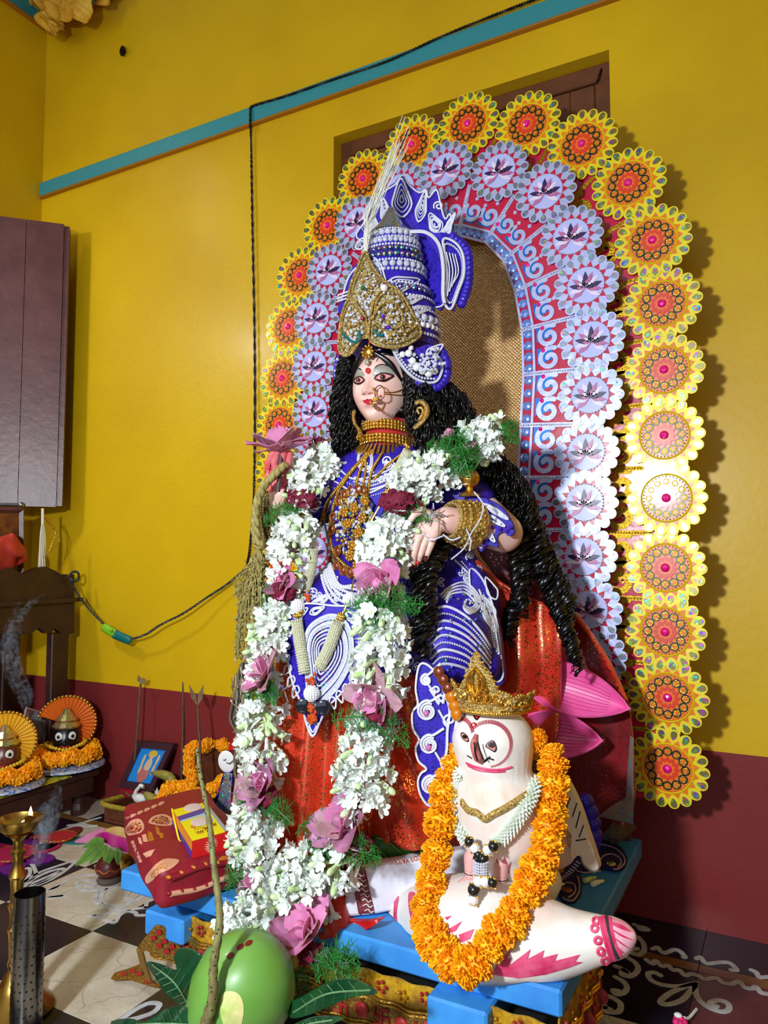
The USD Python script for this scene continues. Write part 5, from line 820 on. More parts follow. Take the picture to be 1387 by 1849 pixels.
# feather plume of reed flower over the tiara
fe = thing('feather_plume', 'thin white feathery plume rising from the tiara in front of the arch', 'plume', PY(663, 470, 1.40)); fs = []
for k in range(34):
    e = RND.random(); tx, ty = 690 + 48*e + RND.gauss(0, 5), 300 - 95*e*RND.uniform(.2, 1.15) + RND.gauss(0, 8); fs.append(tube(spline([PY(662 + RND.gauss(0, 1), 462, 1.40), PY(662 + RND.gauss(0, 2), 425, 1.40), PY(672 + 6*e + RND.gauss(0, 4), 375 + RND.gauss(0, 6), 1.41), PY(tx, ty, 1.43)], 5), [.0011]*8 + [.0009]*4 + [.0006]*4 if False else .0008, 3))
obj('barbs', cat_(fs), mat('feather_white', (0.86, 0.85, 0.80), .6), fe, kind='stuff'); obj('quill', tube([PY(661, 470, 1.40), PY(662, 420, 1.40), PY(664, 398, 1.40)], [.002, .0045, .001], 6), mat('feather_white', 0), fe)
obj('down', cat_([tube([PY(662, 430 - k*.9, 1.40), PY(662 + RND.gauss(4, 8), 418 - k*1.4, 1.40 + RND.gauss(0, .008))], .0008, 3) for k in range(40)]), mat('feather_white', 0), fe, kind='stuff')
# --- jewellery of the face and ears
tk = thing('forehead_jewel', 'gold round forehead jewel with a drop hanging from the parting', 'jewel', PY(664, 640, 1.38)); hp = lambda a, b, l=.003: cast(head, [(a, b)], l)[0]
c = hp(664, 637, .006); c = PY(664, 635, 1.384) if np.isnan(c[0]) else c
obj('medallion', cat_([ball(c, (.011, .005, .011), 2)] + [ball(c + np.array([.013*math.cos(a), -.001, .013*math.sin(a)]), .0035, 1) for a in np.arange(10)*.6283]), M_gld, tk); obj('drop', cat_([ball(PY(663, 654, 1.383), (.0055, .004, .007), 2)]), mat('clear_stone', (.75, .72, .62), .15, .4, coat=.6), tk); obj('thread', tube([PY(668, 612, 1.382), PY(665, 628, 1.384)], .0022, 6), M_redp, tk)
nr = thing('nose_ring', 'gold nose ring with a pendant cluster and chain to the ear', 'nose ring', PY(680, 712, 1.37)); M_rng = mat('rose_gold', (.75, .50, .40), .3, .8)
nm = on(head, zl([(425, 553), (440, 545)]), .004); RC = PY(686, 709, 1.376)
obj('ring', tube([PY(686 + 9*math.cos(a), 709 + 13*math.sin(a), 1.376) for a in np.arange(22)*6.283/22], .0013, 5, True), M_rng, nr)
obj('cluster', cat_([ball(PY(677 + RND.gauss(0, 4), 720 + RND.gauss(0, 5), 1.372), RND.uniform(.002, .004), 1) for _ in range(16)]), M_gld, nr); obj('drops', cat_([tube([PY(a, b, 1.374), PY(a + 1, b + 6, 1.372)], [.001, .0018], 5) for a, b in spline(np.array([(672, 726), (680, 735), (690, 736), (695, 726)]), 3)]), M_rng, nr)
for q in ([(693, 708), (712, 708), (730, 701), (742, 688), (748, 680)], [(693, 711), (714, 713), (732, 714)]): obj('chain', tube(on(head, q, .002, 8), .0011, 4), M_gld, nr)
for i, (P, lab) in enumerate((([(752, 728), (760, 726), (770, 734), (771, 748), (764, 760), (756, 768), (750, 772)], 'large gold paisley earring hanging in the curls right of the face'), ([(640, 742), (638, 754), (641, 766), (648, 776), (650, 784)], 'slim gold crescent earring with a bell hanging left of the face'))):
    er = thing('earring', lab, 'earring', PY(*P[0], 1.405), 'gold earrings of the idol'); yy = 1.40 if i == 0 else 1.405; n = 30
    obj('crescent', em(P, yy, .0062 if i == 0 else .0042, 8, False, 0, 8), M_gld, er, smooth=50); obj('filigree', beads(P, yy, .0045 if i == 0 else .003, 4, .006), G_fil, er)
    if i == 0: obj('inner_curl', em([(757, 748), (754, 740), (760, 736), (764, 744), (757, 758)], yy, .003, 6), G_fil, er)
    else: obj('bell', cat_([lathe([(0, .012), (.004, .01), (.008, 0), (.009, -.004), (0, -.004)], 14, None, PY(650, 788, 1.403)), ball(PY(646, 793, 1.40), .003), ball(PY(651, 795, 1.40), .003), ball(PY(655, 792, 1.40), .003)]), M_gld, er)
# --- necklaces and chest ornaments, laid on the bodice
BDY = cat_([bod, lap])
ch = thing('gold_necklace', 'layered gold chains fanning from the collar across the blue bodice', 'necklace', PY(665, 830, 1.38))
for q, r, g in (([(672, 815), (640, 845), (610, 890), (598, 940), (600, 990), (622, 1020), (650, 1035)], .0045, 4), ([(668, 815), (650, 850), (640, 890), (632, 920)], .0035, 3.5), ([(690, 818), (672, 850), (665, 885), (660, 910)], .0035, 3.5), ([(738, 815), (715, 850), (700, 880), (690, 905)], .0045, 4), ([(728, 818), (700, 840), (676, 865)], .0032, 3.5), ([(662, 820), (622, 865), (588, 915), (578, 965), (590, 1000)], .0045, 4), ([(660, 822), (660, 850), (655, 880)], .003, 3.4), ([(580, 970), (600, 1010), (640, 1040), (665, 1040)], .004, 4)):
    obj('chain', beads(q, BDY, r, g, .005), M_gld, ch)
obj('side_clasp', cat_([ball(p, RND.uniform(.004, .009), 1) for p in fillnan(cast(BDY, [(586 + RND.gauss(0, 5), 975 + RND.gauss(0, 22)) for _ in range(46)], .006))]), M_gld, ch)
st2 = thing('stone_pendant', 'large oval chest pendant of gold flowers, copper ovals and clear stones', 'pendant', PY(640, 930, 1.37)); R = np.random.RandomState(3); gr = {0: [], 1: [], 2: [], 3: []}
for k in range(420):
    a, q = R.rand()*6.283, math.sqrt(R.rand()); px, py = 641 + 36*q*math.cos(a), 945 + 66*q*math.sin(a); p = cast(BDY, [(px, py)], .006 + .006*R.rand())[0]
    if not np.isnan(p[0]): gr[k % 4].append(ball(p, R.uniform(.0025, .0052), 1))
for k, mm in enumerate((M_gld, M_sil, holo('blue_stone', (0.35, 0.42, 0.85), .35), G_fil)): obj('stones', cat_(gr[k]), mm, st2, kind='stuff')
for a, b in ((640, 918), (655, 935), (628, 945), (648, 962), (636, 985), (632, 1005), (622, 925), (660, 905), (645, 1020)):
    p = cast(BDY, [(a, b)], .014)[0]; obj('gold_flower', cat_([ball(p, .005, 1)] + [ball(p + np.array([.008*math.cos(t), -.001, .008*math.sin(t)]), .0042, 1) for t in np.arange(7)*.8976]), M_gld, st2)
for a, b in ((612, 905), (622, 893), (634, 886), (646, 884), (657, 886), (602, 935), (600, 955), (598, 1012), (608, 1022), (620, 1030), (632, 1034), (644, 1036), (610, 995)):
    p = cast(BDY, [(a, b)], .008)[0]; o_ = obj('copper_oval', ball(p, (.0075, .005, .010), 2), M_cop, st2); obj('oval_rim', tube([p + np.array([.0085*math.cos(t), -.002, .0112*math.sin(t)]) for t in np.arange(14)*6.283/14], .0014, 4, True), M_gld, o_)
pe = thing('pearl_swags', 'white beaded strands swagged below the waist of the idol', 'beads', PY(600, 1020, 1.37))
for i in range(6): obj('strand', beads([(578 + 3*i, 1000 + 2*i), (582 + 6*i, 1045 + 2*i), (598 + 8*i, 1082 - 5*i), (628 + 7*i, 1100 - 9*i), (668 + 2*i, 1092 - 10*i)], BDY, .0036, 4.2, .006), M_wz, pe, kind='stuff')
rp = thing('bead_rope_necklace', 'long necklace of cream beaded tubes and white balls hanging down the idol front', 'necklace', PY(565, 1250, 1.26))
def rope(q, yy, w): 
    P = np.array([PY(a, b, yy) for a, b in spline(np.array(q, float), 12)]); n = len(P); obj('cream_tube', tube(P, np.r_[w*.6, np.full(n - 2, w), w*.6], 14), M_cream_b, rp, smooth=60)
    rr = []
    for i in range(0, n, 1): T = P[min(i + 1, n - 1)] - P[max(i - 1, 0)]; M = frame(T); rr += [ball(P[i] + M@np.array([w*math.cos(a), w*math.sin(a), 0]), .0022, 0) for a in np.arange(16)*.3927]
    obj('seed_beads', cat_(rr), M_cream_b, rp, kind='stuff')
rope([(738, 815), (722, 845), (704, 880)], 1.375, .0105); rope([(566, 992), (561, 1030), (552, 1065)], 1.315, .0095); rope([(536, 1120), (541, 1160), (550, 1215)], 1.262, .0105); rope([(610, 1124), (596, 1165), (577, 1205)], 1.262, .0105)
for (a, b, r, yy) in ((538, 1094, .0135, 1.268), (632, 1082, .0135, 1.275), (563, 1252, .0150, 1.250)):
    c = PY(a, b, yy); bl = obj('white_ball', ball(c, r, 3), M_prl, rp, smooth=True); obj('seed_rows', cat_([ball(c + r*np.array([math.sqrt(1 - z*z)*math.cos(t), math.sqrt(1 - z*z)*math.sin(t), z]), .0022, 0) for z in np.linspace(-.9, .9, 8) for t in np.linspace(0, 6.283, 18, endpoint=False)]), M_prl, bl, kind='stuff')
for (a, b, yy) in ((556, 1078, 1.29), (537, 1108, 1.265), (615, 1112, 1.265), (562, 1228, 1.255), (562, 1278, 1.25), (566, 1292, 1.25), (562, 1300, 1.25), (735, 808, 1.385)):
    obj('amber_beads', cat_([ball(PY(a + RND.gauss(0, 3), b + RND.gauss(0, 4), yy), RND.uniform(.0025, .0045), 1) for _ in range(14)]), M_gld if a % 2 else mat('amber_bead', (.78, .28, .06), .2, coat=.5), rp)
for a, b in ((548, 1275), (584, 1278)): obj('mirror_disc', xf(ball((0, 0, 0), (.0155, .016, .004), 2), frame(-cd), PY(a, b, 1.252)), mat('dark_mirror', (.35, .36, .4), .12, .9), rp, smooth=50)
obj('cord', tube([PY(a, b, y) for a, b, y in ((704, 880, 1.372), (660, 960, 1.355), (640, 1040, 1.33), (632, 1082, 1.278), (615, 1115, 1.265))], .002, 5), M_gld, rp)
# --- stitched patterns of the bodice and lap
def stitch(parent, mesh, items, nm='zari'):
    s_, w_ = [], []
    for it in items:
        kind, pts, r = it[:3]; cl_ = len(it) > 3; (w_ if kind == 'w' else s_).append(em(pts, mesh, r, 6, cl_, .003) if kind != 'b' else beads(pts, mesh, r, 4.2, .003, cl_, 0))
    if s_: obj('silver_' + nm, cat_(s_), M_sil, parent, kind='stuff')
    if w_: obj('white_' + nm, cat_(w_), M_wz, parent, kind='stuff')
I = []
for q in (1, .8): I.append(('w', shrink([(652, 815), (672, 822), (668, 850), (650, 846), (646, 828)], q), .0018, 1))
I += [('w', spi((657, 832), 8, 1.3, .5), .002), ('w', spi((700, 832), 9, 1.3, 2.5), .002), ('s', [(640, 862), (665, 870), (700, 858), (725, 838)], .003), ('b', [(640, 870), (665, 878), (700, 866), (728, 846)], .003), ('w', [(634, 880), (665, 890), (705, 872)], .002)]
for k in range(7): I.append(('w' if k % 2 else 'b', [(742 + 3*k, 825 + 7*k), (758 + 4*k, 812 + 8*k), (775 + 3*k, 818 + 8*k)], .0022))
I += [('b', [(606, 905), (592, 950), (594, 1000), (615, 1036)], .003), ('s', [(598, 905), (584, 950), (587, 1005), (610, 1044)], .0025), ('w', [(680, 1000), (700, 1030), (725, 1045)], .002), ('w', [(735, 990), (750, 1010), (740, 1035)], .002)]
def scatter(I, poly, seed, n, r0, r1):                                # paisley curls filling a stretch of cloth
    R = np.random.RandomState(seed); pg_ = Polygon(poly); x0, y0, x1, y1 = pg_.bounds; got = []
    for _ in range(n*30):
        q = (R.uniform(x0, x1), R.uniform(y0, y1)); r = R.uniform(r0, r1)
        if len(got) >= n: break
        if not pg_.contains(Point(q)) or any(math.hypot(q[0] - a, q[1] - b) < (r + c)*1.05 for a, b, c in got): continue
        got.append((*q, r)); a0 = R.rand()*6.28; I.append(('w', spi(q, r, 1.25, a0, 1 if R.rand() < .5 else -1, 16), .0019)); I.append(('b' if R.rand() < .6 else 's', spi(q, r*.62, .8, a0 + .3, 1, 10), .002))
        for k in range(2): t = a0 + 2.2 + .6*k; I.append(('w', drop_px((q[0] + r*1.1*math.cos(t), q[1] + r*1.1*math.sin(t)), (q[0] + r*1.9*math.cos(t + .2), q[1] + r*1.9*math.sin(t + .2)), r*.28), .0014, 1))
scatter(I, [(690, 930), (760, 960), (800, 1000), (790, 1050), (720, 1050), (680, 1000)], 1, 9, 7, 12); scatter(I, [(545, 1000), (600, 1010), (640, 1060), (560, 1080), (530, 1060)], 2, 6, 6, 10); scatter(I, [(640, 825), (730, 825), (720, 880), (640, 880)], 3, 5, 6, 9)
for k in range(4): I.append(('w' if k % 2 else 'b', [(600 + 3*k, 880 - 12*k), (640, 898 - 11*k), (690, 890 - 12*k), (730, 868 - 12*k)], .002))
stitch(bo, bod, I)
I = []
for k in range(4): I.append(('w', [(795 + 4*k, 1075 + 4*k), (815, 1058 + 5*k), (840, 1052 + 6*k), (862 - 2*k, 1072 + 4*k), (866 - 3*k, 1095), (850, 1108 - 3*k), (838, 1098), (842, 1084)], .0024))
I += [('b', spi((847, 1088), 12, 1.1, 0), .003)]
for k in range(4): I.append(('w', shrink([(868, 1075), (884, 1090), (893, 1115), (896, 1142), (880, 1125), (870, 1100)], 1 - .24*k), .0022, 1))
for k in range(9): I.append(('sb'[k % 2] if k % 3 else 'w', [(765 + 2*k, 1118 + 12*k), (800, 1095 + 13*k), (838, 1110 + 12*k), (868, 1140 + 11*k), (886, 1170 + 9*k)], .0026))
for k in range(5): I.append(('w', [(735 + k*3, 1085 + k*22), (750 + k*2, 1075 + k*22), (762, 1090 + k*22)], .0022))
for k in range(5): I.append(('w', [(700 + 6*k, 1075 + 3*k), (712 + 6*k, 1105 + 3*k), (730 + 5*k, 1130 + 2*k)], .002)); I.append(('b', [(520 + 12*k, 1105 - k), (540 + 12*k, 1085 - 2*k), (565 + 11*k, 1078 - 2*k)], .0025))
for k in range(3): I.append(('w', shrink(drop_px((560, 1100), (596, 1074), 8), 1 - .3*k), .0018, 1)); I.append(('w', shrink(drop_px((660, 1100), (690, 1125), 9), 1 - .3*k), .0018, 1))
scatter(I, [(730, 1000), (860, 1000), (880, 1050), (800, 1060), (740, 1080)], 5, 8, 8, 13); scatter(I, [(690, 1090), (745, 1080), (760, 1150), (740, 1220), (690, 1200)], 6, 7, 8, 12); scatter(I, [(515, 1085), (560, 1060), (650, 1050), (700, 1060), (690, 1095), (560, 1095)], 7, 8, 7, 11)
for k in range(4): I.append(('b' if k % 2 else 'w', [(820 + 14*k, 1010 + 4*k), (858 + 9*k, 1050 + 6*k), (880 + 6*k, 1110 + 8*k), (893 + 4*k, 1170 + 6*k)], .0022))
stitch(lp, lap, I)
obj('blue_stones', cat_([ball(p, .004, 1) for p in fillnan(cast(lap, [(RND.uniform(735, 895), RND.uniform(1060, 1230)) for _ in range(60)], .002))]), holo('blue_stone', 0, .35), lp, kind='stuff')
# sleeve frills, cuff and bangles
sv = lambda a, b: 1.425 + .0004*(a - 860); sf = obj('sleeve_frill', sheet([(838, 905), (870, 898), (905, 915), (925, 945), (928, 962), (918, 968), (908, 960), (897, 970), (898, 988), (882, 984), (868, 996), (858, 978), (846, 980), (836, 960), (828, 930)], sv, .009, 9), M_vel, gd)
wz = [em(shrink(P, q), sv, .0022, 5, True, .005) for P in ([(868, 930), (890, 932), (912, 950), (895, 945)], [(862, 945), (880, 952), (894, 978), (880, 968)], [(856, 955), (866, 968), (870, 990), (858, 975)], [(872, 910), (895, 918), (918, 938), (890, 925)]) for q in (1, .6)]
obj('white_cords', cat_(wz), M_wz, sf, kind='stuff'); obj('sequins', cat_([ball(PY(a, b, sv(a, b) - .004), .0045, 1) for a, b in ((880, 958), (890, 952), (903, 955), (915, 958), (922, 952), (850, 965), (875, 985))]), M_vio, sf)
cu_ = thing('gold_cuff', 'broad gold bangle cuff with chains around the open forearm of the idol', 'bangles', PY(830, 935, 1.37)); A0, A1 = LW*.93 + LE*.07, LW*.55 + LE*.45; M = frame(A1 - A0); Lc = np.linalg.norm(A1 - A0)
for k in range(9):
    t = k/8; r = .036 + .010*t; obj('bangle', xf(tube([(r*math.cos(a), r*math.sin(a), t*Lc) for a in np.arange(32)*6.283/32], .0052, 6, True), M, A0), M_gld if k % 3 else G_fil, cu_, smooth=50)
    if k % 2: obj('bead_row', cat_([xf(ball((r*1.13*math.cos(a), r*1.13*math.sin(a), t*Lc), .0036, 1), M, A0) for a in np.arange(26)*6.283/26]), G_fil, cu_)
obj('cuff_sleeve', xf(lathe([(.030, .004), (.036, .004), (.044, Lc), (.034, Lc)], 30), M, A0), G_fil, cu_)
for q in ([(856, 888), (872, 910), (868, 935), (850, 965), (838, 990), (815, 1010)], [(800, 965), (815, 975), (832, 970)], [(842, 955), (850, 975), (848, 995)], [(760, 955), (775, 975), (800, 968)]): obj('chain', em(q, 1.335 if q[0][0] < 830 else 1.37, .0016, 8), M_sil, cu_)
gb = thing('gold_ball_ornament', 'round gold ball armlet finial above the gold cuff at the left shoulder', 'ornament', PY(848, 865, 1.42)); obj('ball', ball(PY(848, 864, 1.42), (.021, .021, .020), 3), M_gld, gb, smooth=True); obj('seam', tube([PY(848, 864, 1.42) + np.array([.0212*math.cos(a), .0212*math.sin(a), 0]) for a in np.arange(24)*6.283/24], .0012, 4, True), G_fil, gb); obj('neck', lathe([(0, 0), (.024, 0), (.02, .006), (.008, .012), (.006, .022), (0, .022)], 20, None, PY(848, 897, 1.42)), M_gld, gb)
# --- apron in front of the knees
ya = lambda a, b: 1.272 + .00018*abs(a - 580) - .00002*(b - 1100)
ap = [(516, 1105), (530, 1092), (560, 1088), (600, 1092), (640, 1095), (655, 1115), (654, 1160), (648, 1200), (634, 1232), (612, 1258), (592, 1278), (578, 1305), (565, 1332), (553, 1308), (545, 1275), (530, 1240), (520, 1200), (514, 1150)]
an = obj('apron', sheet(ap, ya, .008, 10), M_vel, gd); sil, wz = [], []; cc = (586, 1178)
wz.append(em(shrink(ap, .985), ya, .0022, 4, True)); 
heart = [(592, 1118), (616, 1124), (630, 1150), (630, 1190), (612, 1228), (588, 1256), (570, 1270), (560, 1250), (556, 1215), (552, 1170), (562, 1136)]
for k in range(8): (wz if k % 2 == 0 else sil).append(em(shrink(heart, 1.12 - .115*k, cc), ya, .0026 if k < 3 else .0018, 5, True))
sil.append(beads(shrink(heart, 1.06, cc), ya, .0032, 4.6, .004, True)); sil.append(beads(shrink(heart, .83, cc), ya, .003, 4.4, .004, True, 0))
for i, (a, b, dx, dy) in enumerate(((520, 1165, -6, 3), (519, 1185, -6, 5), (522, 1205, -6, 7), (528, 1225, -5, 8), (536, 1243, -4, 9), (646, 1185, 6, 5), (644, 1205, 6, 7), (636, 1222, 5, 8), (624, 1240, 4, 9), (612, 1252, 4, 9), (600, 1263, 3, 9))): wz.append(em(drop_px((a - dx*.4, b - dy*.5), (a + dx*1.6, b + dy*1.9), 6), ya, .002, 4, True))
for P in (drop_px((565, 1300), (565, 1328), 10), drop_px((530, 1115), (556, 1098), 8), drop_px((528, 1122), (522, 1150), 6), drop_px((560, 1108), (586, 1096), 6), drop_px((640, 1120), (622, 1100), 8)): wz += [em(shrink(P, q), ya, .0018, 4, True) for q in (1, .6)]
obj('silver_zari', cat_(sil), M_sil, an, kind='stuff'); obj('white_zari', cat_(wz), M_wz, an, kind='stuff'); obj('violet_ground', sheet(shrink(heart, .98, cc), lambda a, b: ya(a, b) - .0015, .001, 10), holo('violet_sequin', (.36, .2, .75), .15, scale=300), an)
# --- scrolled edging strip hanging at the right
ys = lambda a, b: 1.255 + .0003*(a - 780) + .00004*(b - 1200); stp = [(756, 1200), (770, 1196), (790, 1215), (806, 1240), (826, 1262), (836, 1285), (838, 1330), (830, 1370), (812, 1395), (800, 1425), (792, 1452), (775, 1458), (760, 1440), (754, 1415), (760, 1398), (770, 1390), (755, 1375), (750, 1352), (756, 1335), (745, 1315), (744, 1285), (754, 1270), (750, 1240)]
es = obj('scrolled_edging', sheet(stp, ys, .009, 9), M_vel, gd); wz = []
for c, r in (((772, 1284), 20), ((776, 1345), 19), ((778, 1418), 18), ((770, 1228), 11)): wz += [em(spi(c, r, 1.5, -1.2, -1, 22, (c[0] + 26, c[1] - 30)), ys, .0027, 3), em(spi(c, r - 5, 1.2, -1.0, -1, 18), ys, .0022, 3)]
wz.append(em(shrink(stp, .975), ys, .0024, 4, True)); wz += [em(spi(c, r, 1.3, 1.9, 1, 18, (c[0] - 20, c[1] - 18)), ys, .0022, 3) for c, r in (((812, 1300), 12), ((806, 1376), 11), ((796, 1262), 9), ((788, 1246), 8))]
for q in ([(800, 1245), (812, 1280), (808, 1320), (806, 1360), (795, 1400)], [(815, 1255), (825, 1290), (820, 1330)], [(790, 1218), (803, 1245), (800, 1270)]): wz.append(em(q, ys, .0027))
obj('white_cords', cat_(wz), M_wz, es, kind='stuff'); obj('gems', cat_([ball(PY(a, b, ys(a, b) - .004), .0065, 1) for a, b in ((770, 1288), (774, 1350), (776, 1422))]), S_pk, es, kind='stuff')
ab = thing('amber_chain', 'short string of copper and amber stones beside the blue scrolled edging', 'beads', PY(805, 1230, 1.24))
for i, (a, b) in enumerate(((792, 1214), (800, 1228), (808, 1243), (814, 1258), (820, 1275), (824, 1290))): obj('stone', ball(PY(a, b, 1.25), (.0105, .007, .0115), 2), M_cop if i < 3 else mat('amber_stone', (.80, .45, .04), .15, coat=.8), ab, smooth=True)
lfp = [(846, 1020), (868, 1035), (886, 1075), (900, 1130), (908, 1190), (910, 1228), (898, 1238), (880, 1225), (862, 1150), (850, 1080)]; yl = lambda a, b: 1.475 - .0002*(b - 1020)*.5 + .0006*(a - 870)
lfo = obj('lap_flap', sheet(lfp, yl, .014, 9), M_vel, gd, smooth=50); obj('white_cords', cat_([em(shrink(lfp, q), yl, .0022, 4, True) for q in (.93,)] + [em(drop_px((884 + 4*i, 1190 - 36*i), (868 + 3*i, 1150 - 36*i), 9), yl, .0018, 4, True) for i in range(4)]), M_wz, lfo, kind='stuff'); obj('sequins', cat_([ball(PY(880 + 4*(i % 3) + i, 1100 + 12*i, yl(885, 1150) - .004), .004, 1) for i in range(10)]), holo('blue_stone', 0, .35), lfo, kind='stuff')
# ================================================================== FLOWER GARLANDS ON THE IDOL
M_tub = mat('tuberose_white', (0.94, 0.95, 0.92), 0.5, col2=(0.80, 0.87, 0.70), scale=45, amt=(.62, .8), sss=.15); M_tubg = mat('tuberose_green', (0.70, 0.82, 0.52), 0.5, col2=(0.86, 0.92, 0.76), scale=60)
M_pet = [mat('pink_petal', (0.90, 0.56, 0.74), 0.5, col2=(0.80, 0.42, 0.62), scale=28, sss=.15), mat('faded_pink_petal', (0.82, 0.62, 0.68), 0.5, col2=(0.66, 0.48, 0.50), scale=30, sss=.15), mat('mauve_petal', (0.76, 0.46, 0.64), 0.5, col2=(0.55, 0.36, 0.42), scale=30, sss=.15)]
M_cox = mat('cockscomb_crimson', (0.50, 0.01, 0.20), 0.75, col2=(0.36, 0.0, 0.13), scale=80); M_fern = mat('fern_green', (0.12, 0.42, 0.14), 0.5, col2=(0.20, 0.52, 0.18), scale=40); M_tin = holo('silver_tinsel', 0, .1)
def floret_mesh(seed, bud=False):
    R = np.random.RandomState(seed); V, F, n = [], [], 0
    v, f = tube([(0, 0, -.022), (.0015, 0, -.004), (0, 0, .014)], [.0022, .0030, .0042 if not bud else .0052], 6); V.append(v); F.append(f); n = len(v)
    if bud: v, f = ball((0, 0, .018), (.0055, .0055, .009), 1); V.append(v); F.append(f + n); return np.vstack(V), np.vstack(F)
    for k in range(6):
        a = k*1.0472 + R.randn()*.12; sp = .62 + .42*R.rand() + (.15 if k % 2 else 0); M = np.array([[math.cos(a), -math.sin(a), 0], [math.sin(a), math.cos(a), 0], [0, 0, 1]]); q = []
        for t, w in ((0, .0026), (.35, .0050), (.7, .0042), (1, .0006)): r, z = .0035 + .0145*math.sin(sp*t)*1.0, .012 + .0150*t*math.cos(sp*t); q += [(r, -w, z + .0012), (r, 0, z), (r, w, z + .0012)]
        q = np.array(q)@M.T; ff = []
        for i in range(3):
            for j in range(2): b = 3*i + j; ff += [(b, b + 3, b + 1), (b + 1, b + 3, b + 4)]
        V.append(q); F.append(np.array(ff) + n); n += len(q)
    return np.vstack(V), np.vstack(F)
FL = [floret_mesh(s) for s in range(5)] + [floret_mesh(9, True)]
tg = thing('tuberose_garland', 'thick white tuberose garland with pink lotus and crimson cockscomb hanging around the idol neck', 'garland', PZ(560, 1640, TZ))
FLO = []
def strand(path, rads, per=5.2, seed=0, flat=.75, down=.35):
    R = np.random.RandomState(seed); P = spline(np.array([PY(*p) for p in path]), 8); Q = spline(np.array([(r, 0, 0) for r in rads]), 8)[:, 0]; L = np.r_[0, np.cumsum(np.linalg.norm(np.diff(P, axis=0), axis=1))]; n = int(L[-1]/.010)
    for i in range(n):
        s = L[-1]*(i + .5)/n; c = np.array([np.interp(s, L, P[:, j]) for j in range(3)]); T = np.array([np.interp(min(s + .01, L[-1]), L, P[:, j]) for j in range(3)]) - c; T /= np.linalg.norm(T) + 1e-9; rad_ = np.interp(s, L, Q)
        A = np.cross(T, (0, 1, 0)); A /= np.linalg.norm(A) + 1e-9; B = np.cross(T, A); B = B if B[1] < 0 else -B
        for k in range(int(per + R.rand())):
            a = R.uniform(-.25, math.pi + .25); o = math.cos(a)*A + math.sin(a)*B; q = rad_*R.uniform(.45, .98); d = o + T*R.uniform(.0, down*2.6) + R.randn(3)*.2; p = c + o*q*np.array([1, 1, 1]) 
            FLO.append((p, d, R.uniform(.85, 1.2), R.randint(0, 6) if R.rand() < .92 else 5))
strand([(598, 822, 1.385), (575, 845, 1.36), (550, 875, 1.34)], [.024, .032, .034], 6, 1); strand([(556, 870, 1.345), (548, 905, 1.345)], [.028, .028], 5, 21); strand([(520, 1030, 1.30), (510, 1080, 1.29)], [.026, .026], 5, 22); strand([(486, 1180, 1.27), (478, 1250, 1.26)], [.026, .026], 5, 23); strand([(474, 1380, 1.25), (468, 1450, 1.245)], [.026, .026], 5, 24); strand([(690, 1030, 1.295), (690, 1100, 1.265)], [.028, .028], 5, 25); strand([(682, 1240, 1.245), (676, 1310, 1.235)], [.028, .028], 5, 26); strand([(548, 930, 1.335), (533, 968, 1.32), (524, 1015, 1.305)], [.032, .036, .036], 6, 2); strand([(505, 1085, 1.29), (490, 1130, 1.275), (486, 1180, 1.265)], [.026, .034, .034], 6, 3); strand([(478, 1265, 1.255), (478, 1320, 1.25), (474, 1378, 1.245)], [.034, .038, .036], 6, 4)
strand([(466, 1450, 1.235), (462, 1510, 1.225), (490, 1560, 1.21), (525, 1590, 1.205)], [.036, .042, .042, .04], 7, 5); strand([(910, 785, 1.44), (880, 790, 1.435), (850, 805, 1.425)], [.026, .036, .028], 7, 6); strand([(825, 832, 1.415), (795, 850, 1.40), (755, 868, 1.37), (730, 885, 1.355)], [.03, .036, .034, .028], 7, 7)
strand([(712, 940, 1.325), (698, 985, 1.31), (690, 1025, 1.30)], [.034, .040, .038], 7, 8); strand([(690, 1100, 1.25), (688, 1150, 1.24), (690, 1205, 1.235), (682, 1235, 1.235)], [.036, .042, .042, .04], 7, 9); strand([(675, 1310, 1.225), (662, 1365, 1.22), (655, 1420, 1.215), (668, 1465, 1.21)], [.034, .038, .04, .028], 6.5, 10)
strand([(640, 1545, 1.205), (600, 1560, 1.195), (560, 1575, 1.19), (520, 1600, 1.185)], [.034, .038, .04, .04], 7, 11); strand([(545, 1625, 1.16), (500, 1645, 1.15), (450, 1672, 1.14), (420, 1690, 1.13)], [.036, .042, .042, .034], 7.5, 12); strand([(590, 1600, 1.18), (560, 1610, 1.17), (510, 1612, 1.165)], [.034, .04, .03], 6, 13)
FLO.sort(key=lambda q: -q[2]*(FPX/((q[0] - CP)@cd))); rest = [[], []]
for i, (p, d, s, k) in enumerate(FLO):
    m = xf(FL[k], frame(d, (.3, .2, .9)), p, s)
    if i < 300: obj('floret', m, M_tubg if k == 5 else M_tub, tg)
    else: rest[k == 5].append(m)
obj('florets', cat_(rest[0]), M_tub, tg, kind='stuff'); obj('buds', cat_(rest[1]), M_tubg, tg, kind='stuff')
